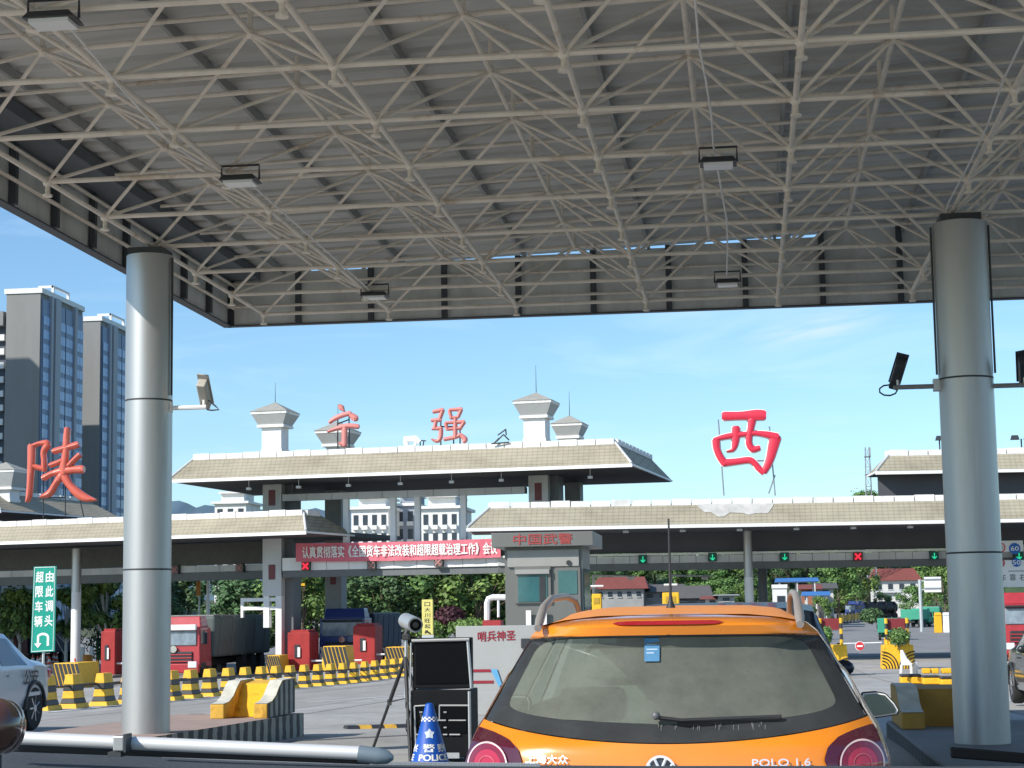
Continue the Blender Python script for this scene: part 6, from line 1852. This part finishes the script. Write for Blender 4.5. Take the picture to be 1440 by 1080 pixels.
for px0, px1, t in ((1298, 1309, tb1), (1311, 1321, tb1), (1325, 1339, tb2)):
    a, b = U(px0, 947.5, 39.4), U(px1, 940, 39.4); MB().box(((a.x + b.x) / 2, 39.6, a.z), (b.x - a.x, .28, b.z - a.z)).build('head_block', M_yel, t, bevel=.02)
t = thing('plastic_chair', 'white plastic chair standing on the yellow barrier pieces', 'chair', U(1278, 948, 39.8))
dd = 39.8
def ch(pts, r, nm): MB().tube([U(x, y_, dd + o) for x, y_, o in pts], r, 8).build(nm, M_wpaint, t, smooth=True)
MB().prism([(1266, 914), (1270, 914), (1276, 926), (1281, 931), (1279, 936), (1267, 935)], lambda x, y_, o: U(x, y_, dd + o), -.22, .22).build('back', M_wpaint, t, bevel=.02)
MB().prism([(1267, 931), (1283, 932), (1283, 936), (1267, 936)], lambda x, y_, o: U(x, y_, dd + o), -.23, .23).build('seat', M_wpaint, t, bevel=.02)
for x0, x1 in ((1268, 1267), (1281, 1282)):
    for o in (-.2, .2): ch([(x0, 935, o), (x1, 947, o)], .03, 'leg')
t = thing('white_post', 'short white post between the chair and the barrier heads', 'post', U(1288, 947, 39.9))
MB().bar(U(1287.5, 947, 39.9), U(1287.5, 932, 39.9), .05, 8).bar(U(1287.5, 931.8, 39.9), U(1287.5, 931, 39.9), .035, 8).build('post', M_wpaint, t)
# guard rail and bins on the far road
t = thing('guard_rail', 'yellow and black guard rail at the far roadside', 'guard rail', gp(1196, 878))
for k in range(8):
    a, b = gp(1178 + k * 4.6, 878 - k * .75), gp(1178 + (k + .9) * 4.6, 878 - (k + .9) * .75)
    c = (a + b) / 2; MB().box((c.x, c.y, c.z + .25), ((b - a).length, .2, .8), math.atan2(b.y - a.y, b.x - a.x)).build('rail_panel', M_yel if k % 2 else M_yelold, t)
    MB().bar((a.x, a.y, G(a.x, a.y)), (a.x, a.y, a.z + 1.2), .1, 6).build('rail_post', M_blk, t)
for px, m_, l in ((1319, M_yel, 'yellow'), (1331, M_wpaint, 'white')):
    p = U(px, 875, 175); k = 1 / ppm(p); z = G(p.x, 175); h_ = U(px, 861, 175).z - z
    t = thing('roadside_bin', f'{l} boxy roadside bin near the shaded column', 'bin', (p.x, 175, z))
    MB().box((p.x, 175, z), (10.5 * k, .7, h_ * .86), taper=(.95, .9)).build('body', m_, t, bevel=.04)
    MB().box((p.x, 175, z + h_ * .862), (10.2 * k, .75, h_ * .13), taper=(.8, .8)).build('lid', m_, t, bevel=.03)
# back of a big road sign
d = 180; a, b = U(1300, 833, d), U(1323, 811, d)
t = thing('road_sign', 'plain back of a big road sign on a side pole among the trees', 'road sign', ((a.x + b.x) / 2, d, G(a.x, d)))
MB().box(((a.x + b.x) / 2, d, a.z), (b.x - a.x, .12, b.z - a.z)).build('panel', M_conew, t)
for f in (.22, .8): MB().box(((a.x + b.x) / 2, d - .1, a.z + (b.z - a.z) * f), (b.x - a.x, .08, .12)).build('rail', M_galv, t)
q = U(1293.5, 815, d); MB().bar((q.x, d + .2, G(q.x, d)), (q.x, d + .2, q.z), .16, 8).build('pole', M_galv2, t)
for py in (817, 829): MB().bar((q.x, d + .2, U(1300, py, d).z), (b.x, d + .2, U(1300, py, d).z), .08, 6).build('bracket', M_galv2, t)
# speed boards at the right edge
d = 90.5
t = thing('speed_board', 'white lane board with 60 and 50 in blue discs at the right edge', 'road sign', U(1425, 800, d))
M_bdisc = mat('blue_disc', (.005, .11, .42), .45, var=.03)
def board(px0, px1, py0, py1, nm):
    a, b = U(px0, py1, d), U(px1, py0, d); MB().box(((a.x + b.x) / 2, d, a.z), (b.x - a.x, .12, b.z - a.z)).build(nm, M_conew, t)
board(1400, 1438, 760, 776, 'upper_board'); board(1400, 1462, 787, 826, 'lower_board')
def disc(px, py, rpx, num):
    c = U(px, py, d); k = 1 / ppm(c)
    o = MB().lathe([(rpx * k, -.02), (rpx * k, .02)], (c.x, d - .085, c.z), 28, 'y').build('disc', M_bdisc, t)
    mb = MB(); put_text(mb, num, (c.x - 5.4 * k, d - .105, c.z - 3.0 * k), (10.8 * k, 0, 0), (0, 0, 6.0 * k), .02, .012); mb.build('number', M_wtxt, o)
disc(1426.5, 771.5, 7.8, '60'); disc(1429, 791, 6.2, '50')
def ring(px, py, rpx):
    c = U(px, py, d); k = 1 / ppm(c)
    MB().tube([(c.x + rpx * k * math.cos(a * .2618), d - .075, c.z + rpx * k * math.sin(a * .2618)) for a in range(25)], .8 * k, 6).build('red_ring', mat('sign_red', (.5, .02, .03)), t)
    mb = MB(); put_text(mb, '80' if py < 780 else '60', (c.x - 4 * k, d - .06, c.z - 2.4 * k), (8 * k, 0, 0), (0, 0, 4.8 * k), .0, .006); mb.build('number', M_blk, t)
ring(1406.5, 770, 6.2); ring(1407, 792, 5)
mb = MB(); c = U(1407, 817, d); k = 1 / ppm(c)
for j, chh in enumerate('车靠右'): put_text(mb, chh, (c.x + (j * 13.5 - 1) * k, d - .06, c.z), (8.5 * k, 0, 0), (0, 0, 9.5 * k), .0, .012)
mb.build('lettering', M_blk, t)
MB().box((U(1424, 804, d).x + 1, d - .07, U(1424, 804, d).z), (2.4, .02, .05)).build('divider', M_galv, t)
p = U(1452, 800, d); MB().bar((p.x, d + .2, G(p.x, d)), (p.x, d + .2, U(1452, 758, d).z), .15, 10).build('pole', M_galv2, t)
MB().bar((U(1402, 770, d).x, d + .2, U(1402, 768, d).z), (p.x, d + .2, U(1402, 768, d).z), .08, 6).build('bracket', M_galv2, t)
# lamp pole rising behind the red lorry
t = thing('lamp_pole', 'white pole standing behind the red lorry', 'pole', U(292, 870, 104))
p = U(292, 870, 104); MB().bar((p.x, 104, G(p.x, 104)), (U(293, 813, 104).x, 104, U(293, 806, 104).z), .12, 8, .10).build('pole', M_wpaint, t, smooth=True)
# yellow plane shaped lane sign seen left of centre
t = thing('lane_marker', 'small yellow cross shaped marker hanging among the trees', 'marker', U(417, 822, 116))
p = U(417, 824, 116); MB().box((p.x, 116, p.z), (1.1, .1, .16)).build('wing', M_yel, t); MB().box((p.x - .1, 116, p.z + .162), (.22, .12, .45)).build('fin', M_yel, t)
MB().bar((p.x, 116, G(p.x, 116)), (p.x, 116, p.z - .002), .06, 6).build('pole', M_galv2, t)
t = thing('lane_banner', 'small amber board hanging in front of the conifer above the red lorry', 'sign', U(279, 828, 104))
a, b = U(276, 838, 104), U(282, 817, 104); MB().box(((a.x + b.x) / 2, 104, a.z), (b.x - a.x, .1, b.z - a.z)).build('board', mat('amber_board', (.45, .17, .02), .5), t)
MB().bar(((a.x + b.x) / 2, 104.2, G(a.x, 104)), ((a.x + b.x) / 2, 104.2, b.z), .05, 6).build('pole', M_galv2, t)
# ------------------------------------------------------------------ the orange hatchback in front of us
M_or = mat('orange_car_paint', (.80, .24, .012), .22, .0, coat=1.0, var=.03, scale=.6)
weather(M_or, .30, 2.2, (1, 1, .6), .5, .72, 0, .05, (.70, .66, .60))
M_roof = mat('roof_paint_with_sheen', (.78, .30, .08), .5, .0, coat=.0, var=.05, scale=2, spec=.3)  # paler than the body: the roof's sky reflection is put into the colour
M_frit = mat('black_glass_border', (.038, .041, .043), .22, var=.25, scale=5, spec=.7)
M_rear = glassy('dusty_rear_glass', (.50, .62, .55), .68, .28, (.165, .175, .145))
M_railp = mat('grey_roof_rail', (.36, .33, .31), .4, .3, var=.06)
M_lampd = mat('dark_lamp_lens', (.075, .008, .02), .08, coat=1.0, var=.15)
M_lampr = mat('red_lamp_lens', (.42, .02, .045), .10, coat=1.0, var=.08)
M_seat = mat('grey_seat_cloth', (.34, .39, .35), .9, var=.12, scale=9)
M_int = mat('car_interior', (.05, .052, .052), .9)
HX, HY = -.318, 7.43
K = 361.0
hatch = thing('orange_hatchback', 'orange hatchback right ahead of us with grey roof rails and dusty rear window', 'car', (HX, HY, 0))
def zpy(py): return CZ - (py - 861.6) / K
def half(z):                                     # half width of the rear view at a height
    T = [(.18, .72), (.30, .80), (.55, .842), (.86, .840), (.984, .802), (1.031, .776), (1.178, .700), (1.30, .635), (1.366, .592), (1.405, .545), (1.432, .44), (1.445, .30)]
    return interp(T, z)[1]
def dep(z, s):                                    # how far forward of the bumper the skin lies
    T = [(.18, -.10), (.30, -.22), (.55, -.25), (.60, -.19), (.86, -.185), (.945, -.165), (.985, -.10), (1.03, -.06), (1.2, .06), (1.34, .155), (1.36, .09), (1.40, .07), (1.425, .13), (1.445, .30)]
    b = interp(T, z)[1]
    return b + .10 * s * s + .16 * s ** 6
def SK(s, z, lift=0.0):
    return Vector((s * half(z), dep(z, s) - lift, z))
def patch(fn, nu, nv): 
    return MB().grid(fn, [i / nu for i in range(nu + 1)], [i / nv for i in range(nv + 1)])
lerp = lambda a, b, f: a + (b - a) * f
zbot = lambda s: .951 + .082 * s * s              # lower edge of the rear window
ztop_ = lambda s: 1.364 - .014 * s ** 4
# lower tailgate and bumper skin
def fb(u, v):
    s = lerp(-1, 1, u); return SK(s, lerp(.20, zbot(s) - .004, v))
patch(fb, 48, 26).build('tailgate', M_or, hatch, smooth=True, world=False, fix=False)
# window: black border with clearer glass set in it
def inb(u, v):                                   # rounded inner glass outline test coordinates
    return u, v
nu, nv = 60, 30
gin = MB(); gfr = MB()
def PW(u, v, lift=0.0):
    s = lerp(-.985, .985, u); return SK(s, lerp(zbot(s), ztop_(s), v), lift)
ua, ub, va, vb_ = .042, .945, .155, .97
def inner(a, b):                                 # superellipse-like mapping of the unit square to a rounded panel
    return (ua + (ub - ua) * a, va + (vb_ - va) * b)
# border built as strips round the inner panel
rings = 24
def bord(k, f):
    # k in 0..1 round the loop, f 0 inner, 1 outer
    th = k * 2 * math.pi
    c, s_ = math.cos(th), math.sin(th)
    e = 2 / 11.0
    x = math.copysign(abs(c) ** e, c); y_ = math.copysign(abs(s_) ** e, s_)
    ui, vi = ua + (ub - ua) * (x + 1) / 2, va + (vb_ - va) * (y_ + 1) / 2
    m_ = max(abs(c), abs(s_)); uo, vo = (c / m_ + 1) / 2, (s_ / m_ + 1) / 2
    return PW(lerp(ui, uo, f), lerp(vi, vo, f), .0)
MB().grid(bord, [i / 144 for i in range(145)], [0, .35, .7, 1]).build('window_border', M_frit, hatch, smooth=True, world=False, fix=False)
def inn(k, f):
    th = k * 2 * math.pi; c, s_ = math.cos(th), math.sin(th); e = 2 / 11.0
    x = math.copysign(abs(c) ** e, c) * f; y_ = math.copysign(abs(s_) ** e, s_) * f
    return PW(ua + (ub - ua) * (x + 1) / 2, va + (vb_ - va) * (y_ + 1) / 2, -.003)
MB().grid(inn, [i / 96 for i in range(97)], [.001, .25, .5, .75, 1]).build('rear_window', M_rear, hatch, smooth=True, world=False, fix=False)
# roof spoiler
def sp(u, v):
    s = lerp(-1, 1, u); z = lerp(ztop_(s) - .002, 1.445, v); return SK(s, z, 0)
patch(sp, 48, 14).build('spoiler', M_or, hatch, smooth=True, world=False, fix=False)
# shut line where the tailgate meets the roof, and down beside the lamps
def gap(u, v):
    s = lerp(-.97, .97, u); return SK(s, 1.4400 + .0022 * v, .0015)
patch(gap, 40, 1).build('shut_line', M_blackp, hatch, world=False, fix=False)
# third brake light
def bl(u, v):
    w = lerp(-.222, .222, u); hgt = .0075 * math.sqrt(max(0, 1 - (2 * u - 1) ** 8)) + .0006
    z = 1.411 + lerp(-hgt, hgt, v); return SK(w / half(z) - .02, z, .012)
patch(bl, 24, 4).build('brake_light', M_tail, hatch, smooth=True, world=False, fix=False)
# roof, sides and bonnet: stations along the car
def ring_pt(k, t):
    """k 0..1 from left sill over the roof to right sill at t metres ahead of the rear"""
    T = [(.30, 1.0, 1.445, 1.0), (.7, 1.012, 1.472, 1.0), (1.2, 1.018, 1.484, 1.0), (1.8, 1.018, 1.475, 1.0), (2.3, 1.015, 1.42, 1.0), (2.75, 1.01, 1.22, 1.06), (3.1, 1.0, 1.0, 1.18), (3.6, .96, .92, 1.20), (3.92, .80, .70, 1.15)]
    _, wf, zt, tf = interp(T, t)
    kk = abs(2 * k - 1); sd = 1 if k > .5 else -1
    zz = [(0, zt), (.35, zt - .004), (.5, zt - .018), (.56, min(zt - .03, 1.405 if zt > 1.42 else zt - .04)), (.80, min(.99, zt - .08)), (.88, .80), (1, .22)]
    z = interp(zz, kk)[1]
    w = half(min(z, 1.44)) * wf
    if kk <= .5: w = half(1.40) * .80 * wf * kk / .5 * (1 if zt > 1.3 else 1.3)
    elif kk < .56: w = lerp(half(1.40) * .80, half(1.395), (kk - .5) / .06) * wf
    if zt < 1.42 and kk > .5: w = max(w, half(1.0) * wf * tf * .82 if z > .9 else w)
    return Vector((sd * w, t, z))
ks = [i / 64 for i in range(65)]
def topk(k): return ring_pt(k, 0)
# roof shell
def rf(u, v):
    k = lerp(.22, .78, u); t = lerp(.30, 2.30, v); return ring_pt(k, t)
patch(rf, 40, 24).build('roof', M_roof, hatch, smooth=True, world=False, fix=False)
def corner(sd):
    # strip from the rear skin's edge round to the flank
    def f(u, v):
        z = lerp(.20, 1.44, v); a = SK(sd, z); t = .62 + .1 * (z > 1.0)
        b = Vector((sd * half(z) * 1.015, t, z))
        q = a.lerp(b, u); q.x += sd * .022 * math.sin(math.pi * u) * (1 if z < 1.2 else .4)
        return q
    return f
for sd in (-1, 1):
    patch(corner(sd), 10, 36).build('rear_quarter', M_or, hatch, smooth=True, world=False, fix=False)
    def fl(u, v, sd=sd):
        z = lerp(.20, .985, v); t = lerp(.62, 3.75, u); w = half(z) * lerp(1.015, .93, max(0, (u - .6) / .4) ** 2)
        return Vector((sd * (w + .012 * math.sin(math.pi * v)), t, z))
    patch(fl, 24, 12).build('flank', M_or, hatch, smooth=True, world=False, fix=False)
    # window pillars and side glass
    for (ta, tb, lean) in ((.70, .86, .10), (1.62, 1.72, .0), (2.55, 2.66, -.42)):
        def pl(u, v, sd=sd, ta=ta, tb=tb, lean=lean):
            z = lerp(.985, 1.42, v); t = lerp(ta, tb, u) + lean * v; return Vector((sd * half(z) * 1.015, t, z))
        patch(pl, 2, 8).build('window_pillar', M_or if lean else M_blackp, hatch, smooth=True, world=False, fix=False)
    for (ta, tb, l0, l1) in ((.86, 1.62, .10, 0), (1.72, 2.55, 0, -.42)):
        def sg(u, v, sd=sd, ta=ta, tb=tb, l0=l0, l1=l1):
            z = lerp(.985, 1.42, v); t = lerp(ta + l0 * v, tb + l1 * v, u); return Vector((sd * (half(z) * 1.015 - .006), t, z))
        patch(sg, 6, 8).build('side_window', glassy('side_glass', (.75, .82, .80), .35), hatch, smooth=True, world=False, fix=False)
    # roof rails: raised loops
    xr_ = -.548 if sd < 0 else .520
    pts = [(xr_ , .20, 1.395), (xr_, .28, 1.43), (xr_, .44, 1.482), (xr_, .75, 1.520), (xr_, 1.4, 1.535), (xr_, 1.85, 1.52), (xr_, 2.0, 1.48), (xr_, 2.08, 1.42)]
    MB().tube(pts, [.016, .020, .018, .016, .016, .016, .017, .018], 10).build('roof_rail', M_railp, hatch, smooth=True, world=False)
    # door mirror
    ms = MB(); cx_ = .94 if sd > 0 else -.885
    out = [(-.10, .03), (-.087, .063), (-.02, .068), (.035, .057), (.08, .005), (.10, -.032), (.09, -.053), (.0, -.066), (-.06, -.072), (-.09, -.045)]
    hs = MB().prism([(a * sd, b) for a, b in out], lambda a, b, d_: (cx_ + a * (1 - .25 * (d_ > .05)), 1.98 + d_, .985 + b * (1 - .3 * (d_ > .05))), 0, .10).build('mirror', M_blackp, hatch, smooth=True, bevel=.012, world=False)
    MB().prism([(a * sd * .90, b * .88) for a, b in out], lambda a, b, d_: (cx_ + a, 1.98 + d_, .985 + b), -.012, -.004).build('mirror_rim', M_conew, hs, world=False, bevel=.003)
    MB().prism([(a * sd * .80, b * .78) for a, b in out], lambda a, b, d_: (cx_ + a, 1.98 + d_, .985 + b), -.016, -.013).build('mirror_glass', mat('mirror_glass', (.12, .16, .15), .06, .9, var=.05), hs, world=False)
    MB().bar((sd * .80, 2.02, .96), (sd * .86, 2.02, .965), .03, 8).build('mirror_arm', M_blackp, hs, world=False)
    # tail lamps: dark lens with a bright ringed round lamp
    T0, T1 = (.735, .995)
    def tl(u, v, sd=sd):
        z = lerp(.70, 1.0, v)
        inner_s = interp([(.70, .82), (.80, .72), (.88, .70), (.93, .735), (.965, .80), (.985, .88), (1.0, .985)], z)[1]
        s = lerp(inner_s, 1.0, u); return SK(sd * s, z, .010)
    lamp = patch(tl, 14, 24).build('tail_lamp', M_lampd, hatch, smooth=True, world=False, fix=False)
    ctr_s, ctr_z = .875, .862
    def rd(r0, r1, lift):
        def f(u, v):
            a = u * 2 * math.pi; r_ = lerp(r0, r1, v); z = ctr_z + r_ * math.sin(a); x = ctr_s * half(ctr_z) + r_ * math.cos(a)
            q = SK(sd * min(1.0, x / half(z)), z, lift); q.x = sd * min(x, half(z) * 1.01); return q
        return f
    patch(rd(.0005, .083, .016), 40, 4).build('round_lens', M_lampr, lamp, smooth=True, world=False, fix=False)
    patch(rd(.084, .0905, .020), 40, 2).build('white_ring', mat('pale_pink_ring', (.68, .50, .50), .3), lamp, smooth=True, world=False, fix=False)
    patch(rd(.062, .082, .0175), 40, 2).build('lens_ring', mat('deep_red_lens', (.20, .008, .022), .08, coat=1.0, var=.2, scale=60), lamp, smooth=True, world=False, fix=False)
    patch(rd(.034, .038, .019), 32, 1).build('inner_ring', mat('pink_lens', (.5, .12, .14), .2), lamp, smooth=True, world=False, fix=False)
# corner lens edges, wheels, bonnet
def bn(u, v):
    s = lerp(-1, 1, u); t = lerp(3.0, 3.85, v); z = lerp(.985, .78, v ** 1.6); return Vector((s * half(.95) * lerp(1.0, .86, v * v), t, z + .03 * (1 - s * s)))
patch(bn, 16, 10).build('bonnet', M_or, hatch, smooth=True, world=False, fix=False)
def ws(u, v):
    s = lerp(-1, 1, u); t = lerp(3.0, 2.28, v) + .06 * (1 - s * s); z = lerp(.985, 1.425, v); return Vector((s * half(z) * .99, t, z))
patch(ws, 12, 8).build('windscreen', glassy('side_glass', (.8, .85, .84), .3), hatch, smooth=True, world=False, fix=False)
MB().box((0, 3.78, .2), (1.45, .12, .52)).build('front_bumper', M_or, hatch, bevel=.05, world=False)
MB().box((0, 1.9, .16), (1.46, 3.4, .12)).build('floor_pan', M_int, hatch, world=False)
for y_ in (.62, 3.08):
    for sd in (-1, 1): wheel(hatch, sd * .72, y_, .30, .30, .2, world=False)
# number plate recess and handle low on the tailgate
MB().box((0, dep(.70, 0) - .006, .62), (.52, .02, .15)).build('number_plate', mat('blue_plate', (.01, .06, .30), .4), hatch, bevel=.004, world=False)
# seats and parcel shelf seen through the glass
for sd in (-.36, .36):
    MB().box((sd, 1.75, .55), (.50, .16, .55), taper=(.85, .8)).build('front_seat', M_seat, hatch, bevel=.05, world=False)
    MB().box((sd, 1.78, 1.13), (.27, .10, .17)).build('headrest', M_seat, hatch, bevel=.04, world=False)
MB().box((0, .82, .45), (1.24, .16, .52), taper=(.95, .8)).build('rear_seat', M_seat, hatch, bevel=.06, world=False)
for sd in (-.38, .36):
    MB().box((sd, .84, .98), (.30, .09, .15)).build('headrest', M_seat, hatch, bevel=.04, world=False)
MB().box((0, .45, .90), (1.2, .55, .03)).build('parcel_shelf', M_int, hatch, world=False)
# wiper, aerial, badges
py = lambda x: (x - 950) / K
wp = [SK(py(930) / half(zpy(1008)), zpy(1008), .03), SK(py(965) / half(zpy(1012)), zpy(1012), .035), SK(py(1010) / half(zpy(1011)), zpy(1011), .03), SK(py(1105) / half(zpy(1009)), zpy(1009), .022)]
w_ = MB().tube(wp, [.016, .018, .010, .005], 8, ((0, 0, 1), .008)).build('wiper', M_blackp, hatch, smooth=True, world=False)
MB().ball(wp[0] + Vector((-.002, -.012, .008)), .017, 12, 8).build('wiper_pivot', mat('grey_plastic', (.12, .12, .125), .4), w_, smooth=True, world=False)
MB().tube([SK(py(x) / half(zpy(y_)), zpy(y_), .018) for x, y_ in ((960, 1016), (1000, 1014), (1050, 1012), (1103, 1011))], .006, 6).build('wiper_blade', M_blackp, w_, world=False)
ba = MB().lathe([(.034, 1.452), (.020, 1.475), (.010, 1.500), (.0065, 1.53), (.004, 1.86)], (-.022, .72, 0), 12).build('aerial', M_blackp, hatch, smooth=True, world=False)
# badges and lettering
M_badge = mat('badge_chrome', (.84, .84, .85), .22, .4, var=.02)
def letters(txt, x0, x1, y0, y1, bold, slant=0):
    vs, fs = text_mesh(txt, 0, .0)
    mb = MB()
    def at(v, l):
        px = lerp(x0, x1, v.x) + slant * v.y; py_ = lerp(y1, y0, v.y); z = zpy(py_); return SK(py(px) / half(z), z, l)
    for i, (dx, dy) in enumerate(((-1, 0), (1, 0), (0, -1), (0, 1))):
        mb.add([at(Vector((v.x + dx * bold * .3 * (y1 - y0) / (x1 - x0) * 2, v.y + dy * bold, 0)), .012 + .0004 * i) for v in vs], fs)
    return mb.build('lettering', M_badge, hatch, world=False, fix=False)
letters('上海大众', 745, 806, 1057, 1069, .03)
letters('POLO 1.6', 1062, 1142, 1064, 1074, .035, 0)
cz_ = zpy(1078.5); cx_b = py(936); rb_ = 21.5 / K
def bd(r0, r1, lift):
    def f(u, v):
        a = u * 2 * math.pi; r_ = lerp(r0, r1, v); z = cz_ + r_ * math.sin(a); x = cx_b + r_ * math.cos(a)
        return Vector((x, dep(cz_, .1) - lift, z))
    return f
eb = patch(bd(.0005, rb_ * .92, .012), 36, 2).build('emblem', mat('emblem_field', (.10, .11, .13), .3, .3), hatch, smooth=True, world=False, fix=False)
patch(bd(rb_ * .84, rb_, .022), 36, 2).build('emblem_ring', M_badge, eb, smooth=True, world=False, fix=False)
st = MB(); Y0 = dep(cz_, .1) - .024
E_ = lambda a, b: Vector((cx_b + a * rb_, Y0, cz_ + b * rb_))
for a, b in (((-.36, .76), (-.0, -.0)), ((.36, .76), (.0, -.0)), ((-.74, .42), (-.34, -.72)), ((-.34, -.72), (0, -.02)), ((0, -.02), (.34, -.72)), ((.34, -.72), (.74, .42))):
    st.bar(E_(*a), E_(*b), .006, 6)
st.build('emblem_letters', M_badge, eb, world=False)
# pale blue permit sticker and dust specks inside the window
def stick(u, v):
    px = lerp(911, 933, u); py_ = lerp(931, 898, v); z = zpy(py_); return SK(py(px) / half(z), z, .006)
sk = patch(stick, 4, 4).build('window_sticker', mat('blue_sticker', (.06, .20, .36), .6, var=.15, scale=20), hatch, world=False, fix=False)
mb = MB()
for (x0, x1, y0, y1) in ((914, 930, 905, 908), (914, 930, 913, 915), (914, 925, 918, 920)):
    mb.add([SK(py(x) / half(zpy(y_)), zpy(y_), .0075) for x, y_ in ((x0, y1), (x1, y1), (x1, y0), (x0, y0))], [(0, 1, 2, 3)])
mb.build('sticker_text', mat('pale_sticker_text', (.35, .45, .55), .6), sk, world=False, fix=False)
rs = random.Random(4); mb = MB()
for _ in range(130):
    u, v = rs.uniform(.09, .90), rs.uniform(.22, .93); s_ = rs.uniform(.0005, .0014); L_ = s_ * rs.choice((1, 1, 1, 2, 3))
    c = PW(u, v, .001); mb.add([c + Vector((-s_, 0, -s_)), c + Vector((L_, 0, -s_ * .4)), c + Vector((L_ * .8, 0, s_)), c + Vector((-s_ * .6, 0, s_ * .7))], [(0, 1, 2, 3)])
for px in (935, 958, 985, 1015, 1040, 1065, 1078):
    for _ in range(3):
        x = px + rs.uniform(-5, 5); y0 = rs.uniform(1014, 1020); y1 = y0 + rs.uniform(2, 9)
        mb.add([SK(py(a) / half(zpy(b)), zpy(b), .0025) for a, b in ((x - .5, y1), (x + .4, y1), (x + .9, y0), (x - .8, y0))], [(0, 1, 2, 3)])
tag(mb.build('dust_marks', mat('dried_dust', (.11, .115, .105), .9), hatch, world=False, fix=False), kind='stuff')
# ------------------------------------------------------------------ our own dashboard: top pad, silver tube, wooden bead
M_dash = mat('dark_dashboard', (.045, .055, .065), .75, var=.15, scale=14, bump=.15, bscale=300)
dash = thing('dashboard', 'dark blue grey dashboard top along the bottom edge of the picture', 'dashboard', (0, .9, 1.2))
def dp(px, py_, d): return U(px, py_, d)
edge_px = [(-260, 1050), (-80, 1054), (60, 1057), (200, 1062), (340, 1068), (500, 1073), (640, 1075), (760, 1076), (900, 1077), (1050, 1077), (1200, 1077), (1330, 1078), (1460, 1077), (1640, 1078)]
mb = MB(); cols = []
for x, y_ in edge_px:
    a = dp(x, y_, 1.02); cols.append((a + Vector((0, .05, -.05)), a, a + Vector((0, -.05, -.002)), a + Vector((0, -.25, -.012)), a + Vector((0, -.42, -.06)), a + Vector((0, -.45, -.20))))
vs = [p for c in cols for p in c]; m_ = 6
fs = [(i * m_ + k, i * m_ + k + 1, (i + 1) * m_ + k + 1, (i + 1) * m_ + k) for i in range(len(cols) - 1) for k in range(m_ - 1)]
mb.add(vs, fs).build('top_pad', M_dash, dash, smooth=True)
st = MB()
for k in range(150):
    f = k / 150; x = lerp(230, 760, f); yy = interp([(200, 1060.5), (340, 1066.5), (500, 1071.5), (640, 1073.5), (760, 1074.5)], x)[1]
    a = dp(x, yy, 1.0); st.box((a.x, a.y, a.z - .0012), (.0011, .004, .0016), R(25))
st.build('stitched_edge', mat('pale_stitching', (.35, .37, .38), .8), dash)
M_tube = mat('silver_tube', (.62, .62, .61), .45, .25, var=.05)
t = thing('silver_tube', 'long thin silver tube with a clip lying across the dashboard', 'tube', dp(250, 1050, .95))
MB().bar(dp(10, 1037, .95), dp(505, 1059, .95), .0035, 18).build('tube', M_tube, t, smooth=True)
c0, c1 = dp(505, 1060, .95), dp(553, 1066, .95)
MB().tube([c0, c0.lerp(c1, .55), c0.lerp(c1, .85), c1], [.0044, .0043, .0034, .0012], 14).build('end_cap', mat('blue_grey_plastic', (.14, .18, .21), .5), t, smooth=True)
q = dp(170, 1045, .943); cl = MB().box((q.x, q.y, q.z - .0040), (.0060, .0085, .0080)).build('clip', M_alu, t, bevel=.0008)
MB().box((q.x + .0036, q.y, q.z - .0044), (.0013, .0095, .0092)).box((q.x - .002, q.y - .001, q.z - .0068), (.007, .007, .0025)).build('clip_lever', M_dark, cl)
MB().bar(dp(10, 1051, .958), dp(520, 1069, .958), .0022, 8).build('shadow_gap_strip', M_blackp, t)
M_wood = mat('dark_polished_wood', (.075, .028, .014), .22, coat=.9, var=.5, scale=30, stretch=(1, 4, 1))
c = dp(-8, 1021, .86)
t = thing('wooden_bead', 'polished dark brown wooden bead ornament at the bottom left corner', 'ornament', c)
MB().ball((c.x, c.y, c.z), .0138, 28, 18, (.95, 1, .98)).build('bead', M_wood, t, smooth=True)
c2 = dp(8, 1022, .875); MB().ball((c2.x, c2.y, c2.z), .0130, 24, 16, (.7, 1, 1)).build('bead_ring', M_wood, t, smooth=True)
MB().bar((c.x, c.y, c.z - .0137), (c.x, c.y, c.z - .03), .004, 8).build('stand', M_blackp, t)
a, b = dp(1336, 1058, .93), dp(1470, 1068, .93)
t = thing('black_strip', 'flat black plastic bar on the dashboard at the bottom right corner', 'dashboard item', a)
MB().prism([(1336, 1050), (1480, 1062), (1480, 1077), (1337, 1066)], lambda x, y_, d_: dp(x, y_, .95 + d_), -.01, .01).build('bar', M_scr, t, bevel=.0008)
